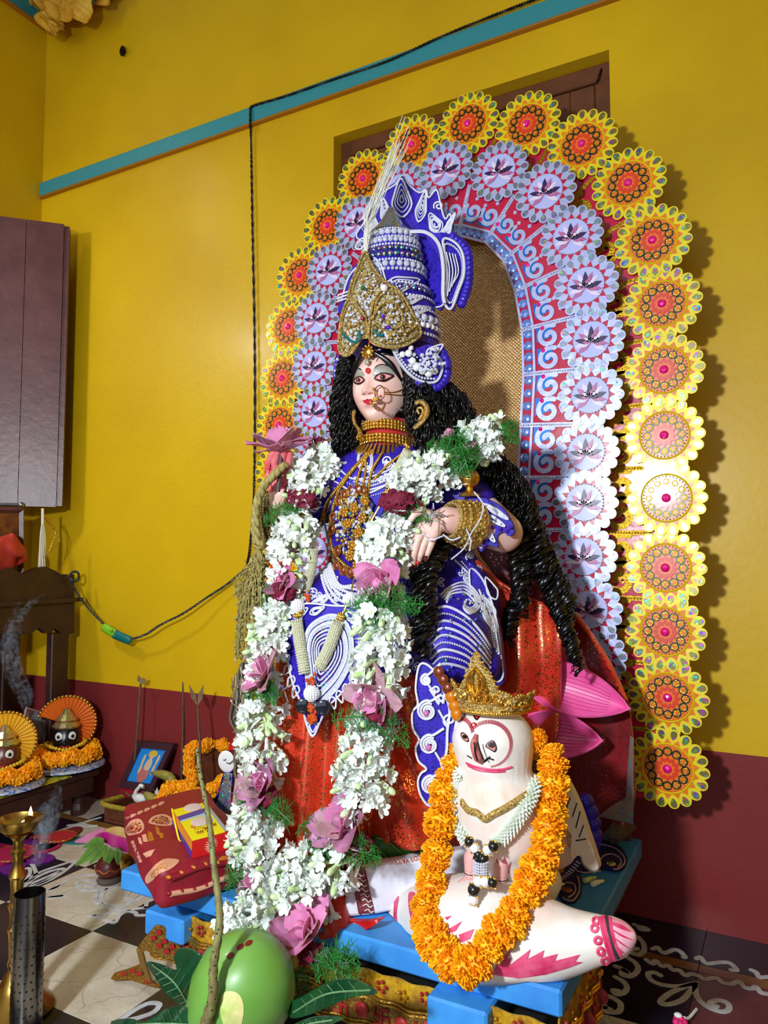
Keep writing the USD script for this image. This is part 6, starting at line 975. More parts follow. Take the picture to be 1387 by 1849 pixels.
def lotus(c, R, up, seed, parent=tg, n=13, open_=1.0, name='lotus_flower'):
    Rn = np.random.RandomState(seed); M = frame(up, (1, .2, 0)); core = obj(name, xf(ball((0, 0, R*.25), (R*.30, R*.30, R*.42), 2), M, c), M_pet[seed % 3], parent, smooth=True)
    for k in range(n):
        ring_ = 0 if k < 4 else (1 if k < 8 else 2); a = k*2.399 + Rn.randn()*.2; tilt = (.35, .75, 1.15)[ring_]*open_ + Rn.randn()*.12; ln = R*(.95, 1.1, 1.2)[ring_]*Rn.uniform(.85, 1.1); w = R*(.42, .50, .50)[ring_]
        def fn(u, t):
            r = R*.12 + ln*(math.sin(tilt)*t + .12*t*t*ring_); z = -R*.15 + ln*(math.cos(tilt)*t - .18*t*t*(ring_ > 1)); x = u*w*(math.sin(math.pi*(.12 + .80*t))**.9 + (.15 if t < .95 else 0)); cup = .35*w*(u*u)*(1 - .3*t); wob = R*.05*math.sin(7*t + 5*u + k)
            q = np.array([r - cup*math.cos(tilt)*-1*.6, x, z + cup*.7 + wob]); ca, sa = math.cos(a), math.sin(a); return c + M@np.array([q[0]*ca - q[1]*sa, q[0]*sa + q[1]*ca, q[2]])
        obj('petal', thick(grid(fn, np.linspace(-1, 1, 7), np.linspace(0, 1, 7)), .0012), M_pet[(seed + k*(1 + ring_)) % 3] if ring_ else M_pet[0], core, smooth=50)
def cox(c, rx, rz, seed, parent=tg):
    R = np.random.RandomState(seed); v, f = ball((0, 0, 0), (rx, rx*.7, rz), 3); v = v + noise3(v, 90, .008, seed); B = [ball(v[i]*1.0, .0032, 0) for i in R.randint(0, len(v), 90)]
    obj('cockscomb', cat_([xf((v, f), None, c)] + [xf(b, None, c) for b in B]), M_cox, parent, smooth=60)
def fern(a, b, w, seed, parent=tg, n=26):
    R = np.random.RandomState(seed); a, b = np.asarray(a), np.asarray(b); m = (a + b)/2 + np.array([0, -.01, .012]); P = spline([a, m, b], 12); out = [tube(P, .0011, 4)]; T = b - a; L = np.linalg.norm(T); T /= L; S = np.cross(T, (0, 1, 0)); S /= np.linalg.norm(S) + 1e-9
    for i in range(n):
        t = (i + .5)/n; p = P[int(t*(len(P) - 1))]; ww = w*math.sin(math.pi*(.15 + .8*t))
        for s in (-1, 1):
            d = T*.5 + S*s + R.randn(3)*.3; q = p + d*ww*.6; out.append(tube([p, q], [.0008, .0004], 3))
            for h in (.4, .7): z = p + d*ww*.6*h; out.append(tube([z, z + (T*.9 - S*s*.2 + R.randn(3)*.4)*ww*.3], [.0007, .0003], 3)); out.append(tube([z, z + (S*s - T*.1 + R.randn(3)*.4)*ww*.3], [.0007, .0003], 3))
    obj('fern_sprig', cat_(out), M_fern, parent, kind='stuff')
V3 = lambda *q: np.array(q, float)
for i, (a, b, y, r, up, op) in enumerate(((512, 1050, 1.275, .034, (-.3, -.8, .3), .9), (480, 1215, 1.235, .042, (-.5, -.75, .4), .9), (474, 1412, 1.225, .040, (-.2, -.9, .3), .75), (692, 1052, 1.255, .042, (-.2, -.9, -.1), .9), (678, 1258, 1.215, .042, (-.1, -.9, -.3), .9), (622, 1486, 1.19, .046, (-.2, -.8, .5), .8), (548, 1685, 1.115, .044, (-.1, -.6, .8), .75), (458, 1598, 1.17, .032, (-.5, -.7, .4), 1.0), (815, 788, 1.40, .018, (-.4, -.6, .7), .5), (852, 814, 1.395, .022, (0, -.6, .8), .4))): lotus(PY(a, b, y), r, V3(*up), i, tg, 13 if r > .03 else 7, op)
for i, (a, b, y, rx, rz) in enumerate(((547, 902, 1.325, .034, .024), (718, 907, 1.315, .036, .024), (752, 922, 1.335, .018, .018), (690, 1292, 1.215, .034, .016), (483, 1440, 1.225, .028, .016), (574, 803, 1.385, .02, .016), (512, 1072, 1.27, .028, .016), (694, 1078, 1.25, .028, .014), (640, 1522, 1.19, .03, .014), (560, 1722, 1.11, .02, .016))): cox(PY(a, b, y), rx, rz, i)
for i, (a, b, w) in enumerate((((770, 800, 1.385), (842, 858, 1.385), .05), ((830, 800, 1.385), (850, 862, 1.38), .045), ((800, 790, 1.385), (868, 830, 1.39), .045), ((900, 770, 1.43), (935, 800, 1.44), .035), ((620, 1105, 1.235), (770, 1092, 1.24), .045), ((640, 1088, 1.235), (760, 1105, 1.24), .05), ((660, 1092, 1.225), (700, 1130, 1.225), .05), ((600, 1302, 1.2), (720, 1305, 1.205), .04), ((660, 1292, 1.205), (740, 1350, 1.21), .045), ((440, 1252, 1.23), (510, 1255, 1.23), .04), ((470, 1230, 1.23), (500, 1275, 1.22), .035), ((425, 1440, 1.225), (505, 1462, 1.215), .04), ((480, 1450, 1.22), (530, 1490, 1.21), .04), ((475, 945, 1.305), (545, 920, 1.31), .03), ((690, 930, 1.31), (780, 940, 1.33), .035), ((450, 1090, 1.27), (500, 1078, 1.265), .035), ((540, 1490, 1.2), (620, 1530, 1.185), .05), ((600, 1540, 1.175), (690, 1550, 1.185), .05), ((560, 1520, 1.19), (600, 1560, 1.18), .05), ((560, 1740, 1.105), (640, 1770, 1.1), .05), ((590, 1730, 1.1), (650, 1745, 1.11), .045), ((545, 1745, 1.1), (540, 1820, 1.08), .035), ((410, 1560, 1.18), (450, 1620, 1.16), .045))): fern(PY(*a), PY(*b), w, i)
tn = [tube([p, p + NP.randn(3)*.012], .0014, 3) for (a, b, y, s) in ((548, 922, 1.315, 14), (722, 922, 1.30, 12), (780, 930, 1.33, 10), (690, 1312, 1.2, 16), (462, 1452, 1.22, 10), (490, 1250, 1.225, 10), (600, 1515, 1.18, 16), (640, 1535, 1.175, 12), (595, 1735, 1.1, 16), (700, 1092, 1.235, 12), (455, 1440, 1.22, 14)) for p in [PY(a + NP.randn()*s, b + NP.randn()*5, y) for _ in range(22)]]
obj('silver_tinsel', cat_(tn), M_tin, tg, kind='stuff')
# lotus held in the raised hand
lh_ = thing('pink_lotus', 'large open pink lotus held up in the rosy hand at the idol shoulder', 'lotus', PY(508, 818, 1.30)); lotus(PY(508, 808, 1.30), .052, V3(-.05, -.25, 1), 0, lh_, 15, 1.0, 'flower_heart'); obj('stem', tube([PY(508, 815, 1.30), PY(506, 850, 1.295), PY(502, 888, 1.295)], .005, 8), mat('dark_stem', (.3, .2, .2), .6), lh_)
# paddy sheaf, tray-like plate and silver plaque at the left
M_pad = mat('ripe_paddy', (0.68, 0.62, 0.36), 0.6, col2=(0.50, 0.44, 0.22), scale=90); sf_ = thing('paddy_sheaf', 'braided sheaf of dry ripe paddy hanging from the raised hand', 'sheaf', PY(470, 1000, 1.28))
br = spline([PY(a, b, y) for a, b, y in ((515, 838, 1.285), (496, 856, 1.275), (476, 880, 1.275), (464, 910, 1.28), (461, 950, 1.285), (466, 990, 1.285))], 8); L = np.arange(len(br))
for s in range(3): ph = L*.55 + s*2.094; obj('braid_strand', tube(br + .0055*np.stack([np.cos(ph), np.sin(ph)*.7, .3*np.sin(ph)], 1), .0058, 6), M_pad, sf_, smooth=60)
gr_, st_ = [], []
R = np.random.RandomState(5)
for k in range(110):
    a = R.rand()*6.283; q = math.sqrt(R.rand()); ex, ey = 455 + 34*q*math.cos(a), R.uniform(1060, 1190); dy = .045*q*math.sin(a); P = spline([PY(466, 975, 1.285), PY(466 + 12*q*math.cos(a), 1010, 1.285 + dy*.5), PY(462 + (ex - 462)*.8, (1010 + ey)/2, 1.285 + dy), PY(ex, ey, 1.285 + dy)], 6); st_.append(tube(P, .0012, 3))
    for i in range(5, len(P)):
        for s in range(2): d = (P[i] - P[i - 1])/np.linalg.norm(P[i] - P[i - 1]) + R.randn(3)*.3; c = P[i] + R.randn(3)*.003; gr_.append(hexa([c, c + d*.0075, c + d*.004 + R.randn(3)*.0022, c + d*.004 + np.array([.002, 0, .001]), c + d*.004 + np.array([0, -.0022, 0])]))
obj('stalks', cat_(st_), M_pad, sf_, kind='stuff'); obj('grains', cat_(gr_), M_pad, sf_, kind='stuff'); obj('binding', tube(spline([PY(460, 985, 1.27), PY(470, 990, 1.262), PY(474, 980, 1.28), PY(464, 978, 1.29)], 5, True), .003, 5, True), M_pad, sf_)
M_tarn = mat('tarnished_gilt', (0.55, 0.48, 0.30), 0.4, .7, col2=(.40, .33, .2), scale=60, bump=.9, bscale=150)
gp_ = thing('gilt_shield', 'tarnished gilt embossed scalloped shield hanging behind the white garland', 'shield', PY(495, 930, 1.34)); shp = [(470, 893), (480, 886), (492, 890), (500, 898), (508, 890), (525, 884), (545, 890), (560, 930), (545, 965), (520, 985), (490, 990), (478, 970), (470, 930)]
obj('plate', sheet(shp, lambda a, b: 1.335 - .00005*(a - 470), .012, 7), M_tarn, gp_, smooth=40); obj('embossed_rim', cat_([beads(shrink(shp, q), 1.335, .0028, 4.5, .003, True) for q in (.95, .8)]), M_tarn, gp_, kind='stuff'); obj('embossed_swirls', cat_([em(spi(c, 9, 1.5, i*2), 1.333, .002, 4) for i, c in enumerate(((500, 925), (485, 945), (500, 960), (520, 910)))]), M_tarn, gp_, kind='stuff')
obj('side_wall', sheet([(474, 890), (466, 910), (458, 925), (463, 940), (468, 952), (474, 985), (484, 992), (478, 940)], 1.345, .02, 6), M_tarn, gp_)
dp = thing('silver_wire_plaque', 'dark silver plaque with wire filigree at the left edge of the idol', 'plaque', PY(432, 1300, 1.40)); shp = [(434, 1202), (446, 1196), (458, 1215), (456, 1260), (450, 1310), (440, 1340), (430, 1400), (424, 1392), (428, 1330), (416, 1300), (420, 1270), (428, 1240)]
obj('plate', sheet(shp, 1.40, .006, 7), mat('dull_silver', (.40, .38, .38), .35, .6), dp); obj('wire_filigree', cat_([em([(434 + R.randn()*8, 1280 + R.randn()*42) for _ in range(4)], 1.397, .0016, 5) for _ in range(30)]), mat('silver_wire', (.72, .68, .58), .3, .8), dp, kind='stuff'); obj('wire_rim', em(shp, 1.398, .003, 5, True), mat('silver_wire', 0), dp)
obj('stick', tube([PY(440, 1340, 1.41), (PY(436, 1400, 1.41)[0], 1.41, TZ + .001)], .004, 6), M_brown, dp)
lf1 = obj('thorn_leaf', hexa([PY(a, b, y) for a, b in ((417, 1222), (426, 1240), (420, 1245)) for y in (1.45, 1.455)]), mat('dry_leaf', 0), dp)
# ================================================================== THE OWL ON ITS CONCH
M_owl = mat('white_clay', (0.92, 0.89, 0.86), 0.5, col2=(0.93, 0.78, 0.70), scale=9, amt=(.5, .72), bump=.3, bscale=40); M_opk = mat('rose_brush', (0.82, 0.14, 0.36), 0.5, col2=(0.90, 0.36, 0.52), scale=35); M_pkl = mat('pink_wash', (0.93, 0.55, 0.66), 0.5, col2=(0.95, 0.80, 0.84), scale=20)
ow = thing('owl_statue', 'white painted clay owl statue standing on a pink streaked conch at the table front', 'statue', PZ(870, 1740, TZ)); OY = 1.30; z4 = lambda pts: zl(pts, 740, 1150, 2.845)
hc = PY(890, 1336, OY); k = pxm(890, 1336, OY)
ob_ = blob([[(hc, (74*k, 72*k, 62*k)), (PY(893, 1390, OY), (66*k, 62*k, 40*k))], [(PY(893, 1390, OY), (64*k, 60*k, 40*k)), (PY(902, 1445, OY), (84*k, 74*k, 60*k))], [(PY(902, 1445, OY), (84*k, 74*k, 60*k)), (PY(908, 1505, OY + .01), (80*k, 72*k, 55*k))], [(PY(908, 1505, OY + .01), (78*k, 70*k, 50*k)), (PY(908, 1560, OY + .015), (56*k, 50*k, 28*k))], [(PY(940, 1510, OY + .05), 50*k), (PY(985, 1570, OY + .12), 22*k)]], .008, 14)
bd2 = obj('body', ob_, M_owl, ow, smooth=True)
def wing(pts, y0, slope, th=.02): v, f = sheet(pts, lambda a, b: y0 + slope*(a - 1000)*1e-3, th, 8); return v, f
wr = obj('wing', wing([(978, 1392), (1005, 1395), (1025, 1415), (1045, 1455), (1062, 1505), (1076, 1548), (1081, 1570), (1070, 1576), (1052, 1562), (1045, 1545), (1034, 1552), (1030, 1535), (1032, 1510), (1020, 1490), (1015, 1455), (1000, 1440)], 1.34, .9, .022), M_owl, ow, smooth=50)
for q in ([(1042, 1450), (1034, 1475)], [(1048, 1465), (1040, 1495)], [(1054, 1490), (1046, 1512)], [(1030, 1440), (1022, 1462)], [(1058, 1515), (1040, 1518)]): obj('feather_line', em(q, lambda a, b: 1.34 + .9*(a - 1000)*1e-3, .0011, 4, False, .0012), M_kohl, wr)
obj('wing', wing([(800, 1420), (785, 1438), (772, 1462), (764, 1485), (768, 1496), (782, 1494), (800, 1470), (812, 1440)], 1.30, -.3, .02), M_owl, ow, smooth=50)
obj('side_wing', sheet([(985, 1400), (1002, 1430), (1012, 1480), (1022, 1520), (1036, 1545), (1030, 1560), (1000, 1570), (975, 1540), (965, 1460)], lambda a, b: 1.345 + .0006*(a - 985), .03, 9), mat('peach_clay', (0.88, 0.70, 0.60), .55, col2=(.92, .82, .76), scale=14), ow, smooth=50)
# conch
cp = [(704, 1655, 1.335, 10), (716, 1655, 1.33, 34), (735, 1656, 1.32, 44), (760, 1657, 1.305, 54), (800, 1662, 1.285, 76), (840, 1676, 1.265, 92), (880, 1686, 1.25, 96), (930, 1692, 1.24, 88), (980, 1696, 1.232, 74), (1030, 1698, 1.228, 56), (1070, 1696, 1.225, 44), (1088, 1695, 1.224, 40), (1098, 1694, 1.224, 37), (1115, 1693, 1.223, 34), (1132, 1691, 1.222, 25), (1146, 1690, 1.221, 10), (1149, 1690, 1.221, 1)]
S = spline(np.array([(*PY(a, b, y), r*pxm(a, b, y)) for a, b, y, r in cp]), 5)
cm = tube(S[:, :3], S[:, 3], 40); cv, cf = cm; lip = np.clip((cv[:, 2] - TZ)/.02, 0, 1); cv = cv.copy(); on_ = cv[:, 1] > ty0 - .004; cv[:, 2] = np.where(on_, np.maximum(cv[:, 2], TZ + .0012), np.maximum(cv[:, 2], TZ - .024)); cm = (cv, cf); cn = obj('conch', cm, M_owl, ow, smooth=True)
obj('shoulder_ridge', blob([[(PY(985, 1590, 1.30), .028), (PY(960, 1620, 1.29), .035)]], .008, 4), M_owl, cn, smooth=True)
obj('mound', blob([[(PY(868, 1632, 1.275), (.062, .05, .03)), (PY(920, 1632, 1.28), (.06, .05, .03))]], .01, 4), M_owl, cn, smooth=True)
obj('bulb_cap', decal([(1097, 1657), (1115, 1659), (1134, 1668), (1147, 1686), (1146, 1704), (1130, 1722), (1113, 1730), (1112, 1718), (1106, 1690), (1100, 1668)], cm, .0012, .001, 5), M_pkl, cn, smooth=50)
for q in ([(1098, 1664), (1120, 1668), (1140, 1682), (1118, 1676)], [(1103, 1676), (1128, 1690), (1145, 1698), (1120, 1690)], [(1106, 1690), (1125, 1704), (1138, 1714), (1118, 1702)], [(1110, 1706), (1120, 1714), (1128, 1722), (1114, 1718)]): obj('bulb_streak', decal(q, cm, .0026, .001, 4), M_opk, cn)
for q, r, mm in (([(1090, 1655), (1094, 1680), (1102, 1710), (1110, 1733)], .0034, M_opk), ([(1084, 1656), (1088, 1682), (1096, 1712), (1104, 1736)], .0022, M_opk), ([(1096, 1655), (1098, 1680), (1107, 1708), (1117, 1730)], .0028, mat('charcoal_paint', (.22, .22, .22), .5)), ([(1101, 1657), (1105, 1680), (1112, 1706), (1121, 1727)], .0030, M_opk)): obj('painted_ring', tube(on(cm, q, .001, 8), r, 6), mm, cn)
for a, b in ((1077, 1663), (1074, 1676), (1080, 1698), (1085, 1718), (1093, 1735)): p = on(cm, [(a + 6*math.cos(t), b + 6*math.sin(t)) for t in np.arange(9)*.785], .001, 2); obj('painted_eyelet', tube(p, .0026, 5), M_opk, cn)
for q in ([(738, 1612), (750, 1614), (752, 1640), (756, 1670), (764, 1700), (752, 1702), (744, 1670), (738, 1640)], [(712, 1628), (720, 1618), (716, 1650), (720, 1684), (712, 1680)]): obj('spire_band', decal(q, cm, .001, .0015, 4), M_opk, cn)
for q in (z4([(420, 1735), (445, 1690), (520, 1650), (515, 1685), (620, 1605), (605, 1655), (690, 1610), (680, 1650), (760, 1628), (745, 1665), (875, 1632), (850, 1668), (890, 1672), (820, 1700), (700, 1735), (560, 1755)]), z4([(180, 1440), (215, 1432), (190, 1455)]), z4([(200, 1500), (268, 1460), (235, 1510), (210, 1520)]), z4([(250, 1530), (330, 1500), (310, 1550), (265, 1570)]), z4([(445, 1680), (525, 1605), (500, 1660)])): obj('brush_streak', decal(q, cm, .001, .001, 5, False), M_opk, cn)
# face
obj('face_ring', cat_([tube(on(ob_, [q, (q[0] + dx, q[1] + dy)], .0006, 3), .0013, 3) for cx_, r0 in ((846, 1), (884, 1)) for t in np.linspace(0, 6.28, 84) for q in [((832 if cx_ == 846 else 882) + (20 if cx_ == 846 else 38)*math.cos(t), (1333 if cx_ == 846 else 1345) + (32 if cx_ == 846 else 38)*math.sin(t))] for dx, dy in [(5*math.cos(t) + 1, 5*math.sin(t) - 2)] if ((cx_ == 846 and (math.sin(t) < -.3)) or (cx_ == 884 and (math.cos(t) > .1 or math.sin(t) < -.6)))]), mat('dusty_rose', (.72, .33, .38), .6), bd2, kind='stuff')
for e, c, r in ((z4([(262, 495), (275, 490), (292, 505), (304, 530), (296, 540), (278, 532), (264, 515)]), (283, 516), 14), (z4([(388, 562), (402, 540), (425, 530), (440, 548), (446, 575), (436, 592), (412, 580)]), (421, 558), 19)):
    ey = obj('eye', decal(e, ob_, .001), M_kohl, bd2); cc = np.mean(e, 0); obj('eye_fill', decal([tuple(cc + (np.array(q) - cc)*.8) for q in e], ob_, .0018), mat('owl_eye_pink', (.78, .55, .50), .35), ey)
    obj('iris', decal(z4([(c[0] + r*math.cos(a), c[1] - 3 + r*.8*math.sin(a)) for a in np.arange(9)*.698]), ob_, .0028, size=2), M_iris, ey); obj('pupil', decal(z4([(c[0] + r*.6*math.cos(a), c[1] - 4 + r*.5*math.sin(a)) for a in np.arange(8)*.785]), ob_, .0038, size=2), M_blk, ey)
bp = [PY(860, 1326, OY - .070), PY(856, 1345, OY - .078), PY(861, 1364, OY - .080), PY(868, 1378, OY - .074)]; bk = obj('beak', tube(spline(bp, 6), np.interp(np.linspace(0, 1, 19), [0, .3, .8, 1], [.003, .0065, .0075, .002]), 10), mat('beak_pink', (.86, .52, .50), .45, col2=(.60, .22, .24), scale=60), bd2, smooth=50)
for q in ([(863, 1340), (868, 1358), (873, 1372)], [(856, 1340), (858, 1360), (862, 1374)]): obj('beak_line', em(q, lambda a, b: OY - .084, .0012, 4, False, .005), M_kohl, bk)
for q in (z4([(378, 645), (400, 625), (432, 632)]), z4([(388, 640), (412, 615)]), z4([(295, 610), (320, 625)])): obj('whisker', tube(on(ob_, q, .001), .0012, 4), M_kohl, bd2)
obj('forehead_drop', decal(z4([(345, 365), (366, 358), (374, 375), (362, 405), (345, 428), (328, 412), (330, 388)]), ob_, .0004), M_kohl, bd2); obj('forehead_drop_fill', decal(z4([(348, 372), (364, 366), (368, 378), (358, 402), (345, 420), (334, 408), (337, 390)]), ob_, .0016), mat('drop_red', (.86, .10, .18), .4), bd2)
obj('forehead_dot', tube(on(ob_, z4([(328 + 11*math.cos(a), 455 + 13*math.sin(a)) for a in np.arange(9)*.785]), .0008, 2), .0015, 5), M_redp, bd2)
for q, r in ((z4([(290, 648), (340, 668), (420, 682), (480, 680), (525, 668)]), .0022), (z4([(298, 662), (350, 684), (430, 694), (490, 692)]), .0016)): obj('neck_line', tube(on(ob_, q, .0008), r, 5), M_opk, bd2)
for ft, (a, b, c, d) in enumerate((((852, 1548), (850, 1585), (844, 1606), -1), ((905, 1560), (904, 1595), (898, 1618), 1))):
    A, B, Cc = PY(*a, OY - .04), PY(*b, OY - .045), PY(*c, OY - .06); fo = obj('leg', blob([[(A, .014), (B, .010)], [(B, .010), (Cc, .009)]] + [[(B, .008), (PY(c[0] + e, c[1] + 6 + abs(e)*-.1, OY - .075), .006)] for e in (-28, -15, 0, 10)], .005, 4), mat('pale_pink_clay', (.88, .66, .64), .5), ow, smooth=50)
    obj('leg_rings', cat_([tube([(lambda p: p + .0105*np.array([math.cos(t), math.sin(t), .0]))(A*(1 - s) + B*s) for t in np.arange(10)*.628], .0016, 4, True) for s in np.linspace(.25, 1.1, 6)] + [ball(PY(c[0] + e*s, c[1] + 4, OY - .072), .0045, 1) for e in (-28, -15, 10) for s in (.5, .75, 1)]), mat('dark_claw', (.16, .10, .12), .5), fo, kind='stuff')
    obj('leg_brush', decal([(a[0] - 14, a[1] + 14), (a[0] - 8, a[1] - 10), (a[0] - 2, a[1] + 4), (a[0] + 6, a[1] - 14), (a[0] + 12, a[1] + 4), (a[0] + 18, a[1] - 4), (a[0] + 14, a[1] + 18)], ob_, .001, .001, 4, False), mat('dusty_rose', 0), bd2)
# its crown, necklaces and marigold garland
oc = thing('crown', 'small gold filigree crown resting on top of the white bird head', 'crown', PY(890, 1280, OY)); R0 = 62*k; cz_ = PY(890, 1264, OY)[2]
def cpt(a, z): return np.array([hc[0] + R0*1.0*math.cos(a), hc[1] + R0*1.0*math.sin(a), z])
aa = np.linspace(math.radians(150), math.radians(372), 60); tops = lambda a: .026 + .07*math.exp(-((math.degrees(a) - 268)/18)**2) + .016*math.exp(-((math.degrees(a) - 290)/16)**2) + .02*math.exp(-((math.degrees(a) - 218)/16)**2) + .006*abs(math.sin(a*9))
obj('plate', (lambda m: (m[0] + noise3(m[0], 170, .004, 8), m[1]))(thick(grid(lambda a, t: cpt(a, cz_ - .026*math.sin(a - math.pi) *0 - .012 + t*tops(a)) + np.array([math.cos(a), math.sin(a), 0])*.012*t, aa, np.linspace(0, 1, 14)), .004)), G_fil, oc, smooth=40)
obj('rim_beads', cat_([ball(cpt(a, cz_ - .012) + .003*np.array([math.cos(a), math.sin(a), 0]), .0042, 1) for a in aa[::1]] + [ball(cpt(a, cz_ - .012 + tops(a)) + .013*np.array([math.cos(a), math.sin(a), 0]), .0032, 1) for a in aa] + [ball(cpt(a, cz_ + .006) + .006*np.array([math.cos(a), math.sin(a), 0]), .0028, 1) for a in aa]), M_gld, oc, kind='stuff')
for i, (ad, z, r) in enumerate(((268, .03, .012), (240, .016, .009), (272, .016, .009), (290, .016, .009), (215, .014, .008), (310, .008, .009), (330, .006, .009), (350, .005, .008))):
    a = math.radians(ad); Mx = frame((math.cos(a), math.sin(a), 0), (0, 0, 1)); obj('scroll', cat_([xf(tube([(r*(1 - .7*t/9)*math.cos(t), sg*(r*(1 - .7*t/9)*math.sin(t) + r*.8), .002) for t in np.linspace(0, 9, 22)], .0022, 4), Mx, cpt(a, cz_ + z)*1 + .009*np.array([math.cos(a), math.sin(a), 0])) for sg in (-1, 1)]), M_gld, oc, kind='stuff')
a = math.radians(268); obj('leaf_crest', cat_([xf(tube([(h, s*w*math.sin(math.pi*t), .003) for t, h in ((q, .018 + .05*q) for q in np.linspace(0, 1, 10))], .0018, 4), frame((math.cos(a), math.sin(a), 0), (0, 0, 1)), cpt(a, cz_) + .011*np.array([math.cos(a), math.sin(a), 0])) for s in (-1, 1) for w in (.017, .012, .006)]), M_gld, oc, kind='stuff')
gn = thing('gold_choker', 'braided gold chain lying across the white owl breast', 'necklace', PY(890, 1478, 1.22)); obj('braid', cat_([beads([(q[0], q[1] + d) for q in z4([(268, 850), (300, 890), (345, 905), (385, 935), (430, 910), (490, 880), (560, 835), (600, 810)])], ob_ and (ob_[0], ob_[1]), .0038, 3.2, .003 + .002*(d == 0)) for d in (-3, 0, 3)]), G_fil, gn, kind='stuff')
wn = thing('white_bud_necklace', 'white spiky bud necklace with dark bead pendant on the owl breast', 'necklace', PY(870, 1600, 1.21)); bm = cat_([ob_, cm])
for q in (z4([(262, 690), (238, 760), (232, 850), (245, 950), (290, 1045)]), z4([(655, 735), (620, 830), (560, 930), (500, 1010), (440, 1065)])):
    P = on(ob_, q, .006, 8); out = [tube(P, .006, 8)]
    for i in range(len(P)):
        T = P[min(i + 1, len(P) - 1)] - P[max(i - 1, 0)]; M = frame(T)
        for t in np.arange(9)*.698 + i*.35:
            d = M@np.array([math.cos(t), math.sin(t), .25]); out.append(tube([P[i], P[i] + d*.010, P[i] + d*.0135], [.0016, .0026, .0008], 4))
    obj('bud_strand', cat_(out), mat('pale_bud', (.84, .88, .80), .5, col2=(.92, .93, .90), scale=60), wn, kind='stuff')
M_db = mat('dark_bead', (.09, .10, .09), .25, coat=.5)
for a, b, r, mm in ((307, 1052, .0085, M_db), (430, 1075, .009, M_db), (335, 1085, .0085, M_prl), (400, 1095, .0085, M_prl), (352, 1118, .008, M_db), (378, 1140, .0095, M_db), (345, 1140, .007, M_db), (352, 1255, .009, M_prl), (388, 1258, .009, M_prl), (425, 1262, .0085, M_db), (330, 1300, .0105, M_db), (328, 1350, .0085, M_prl)):
    q = z4([(a, b)])[0]; c = PY(*q, 1.205 if b < 1200 else 1.185); o_ = obj('bead', ball(c, r, 2), mm, wn, smooth=True); obj('gold_cap', cat_([ball(c + np.array([r*.7*math.cos(t), -.002, r*.9 + .001*math.sin(t)]), .002, 0) for t in np.arange(7)*.9] + [ball(c + np.array([r*.7*math.cos(t), -.002, -r*.9]), .002, 0) for t in np.arange(7)*.9]), M_gld, o_)
c = PY(*z4([(366, 1195)])[0], 1.20); obj('beaded_barrel', cat_([ball(c + np.array([.0115*math.cos(t), .0115*math.sin(t), z]), .0026, 0) for z in np.linspace(-.013, .013, 7) for t in np.linspace(0, 6.28, 16, endpoint=False)]), M_sil, wn, kind='stuff')
mg = thing('marigold_garland', 'long orange marigold garland hanging round the owl down over the conch', 'garland', PY(830, 1750, 1.12))
gp = [(958, 1345, 1.34), (975, 1342, 1.33), (992, 1362, 1.325), (999, 1400, 1.315), (998, 1440, 1.30), (994, 1480, 1.285), (988, 1520, 1.265), (978, 1555, 1.245), (962, 1590, 1.225), (945, 1622, 1.205), (922, 1655, 1.175), (898, 1685, 1.155), (878, 1712, 1.14), (858, 1735, 1.13), (838, 1748, 1.125), (818, 1738, 1.13), (800, 1720, 1.14), (782, 1695, 1.16), (772, 1665, 1.185), (770, 1632, 1.205), (776, 1598, 1.225), (784, 1560, 1.235), (790, 1520, 1.245), (796, 1480, 1.25), (802, 1440, 1.255), (810, 1405, 1.26), (818, 1375, 1.27), (826, 1358, 1.285)]
P = spline(np.array([PY(*q) for q in gp]), 8); L = np.r_[0, np.cumsum(np.linalg.norm(np.diff(P, axis=0), axis=1))]; nn = int(L[-1]/.0235); at_ = lambda s: np.array([np.interp(s, L, P[:, j]) for j in range(3)]); R = np.random.RandomState(8)
obj('string', tube(P[::4], .0015, 4), M_wht, mg)
for i in range(nn): s = L[-1]*i/(nn - 1); T = at_(min(s + .01, L[-1])) - at_(max(0, s - .01)); marigold(mg, at_(s) + R.randn(3)*.0022, .0295*R.uniform(.92, 1.12) if 2 < i < nn - 3 else .023, i, False, T)
# ================================================================== OFFERINGS AND VESSELS AT THE FRONT
# green coconut on a brass pot with mango leaves
cy = 1.0; ck = pxm(440, 1790, cy); cc0 = PY(434, 1797, cy); M_coco = mat('green_coconut_skin', (0.36, 0.58, 0.17), 0.4, col2=(0.50, 0.68, 0.36), scale=5, amt=(.3, .75), coat=.1)
gt = thing('brass_pot', 'round brass pot holding leaves and the green coconut at the photo bottom', 'pot', (cc0[0], cc0[1], 0)); zb_ = max(.02, cc0[2] - .105); obj('pot_body', lathe([(0, 0), (.06, 0), (.085, zb_*.35), (.08, zb_*.7), (.055, zb_*.85), (.07, zb_), (.066, zb_), (.05, zb_*.84), (0, zb_*.8)], 36, None, (cc0[0], cc0[1], .0005)), M_brs, gt, smooth=40)
co_ = thing('green_coconut', 'large smooth green coconut with three vermilion dots and a dry stem', 'coconut', cc0); ax = PY(462, 1700, cy) - PY(395, 1880, cy); ax /= np.linalg.norm(ax); Mx = frame(ax, (1, 0, 0))
cz2 = lathe([(.0, -.118), (.03, -.112), (.062, -.085), (.082, -.04), (.088, 0), (.083, .04), (.066, .075), (.04, .098), (.015, .106), (0, .107)], 48, Mx*(ck/.00094), cc0); cz2 = (cz2[0] + noise3(cz2[0], 9, .006, 3), cz2[1]); shell = obj('shell', cz2, M_coco, co_, smooth=True)
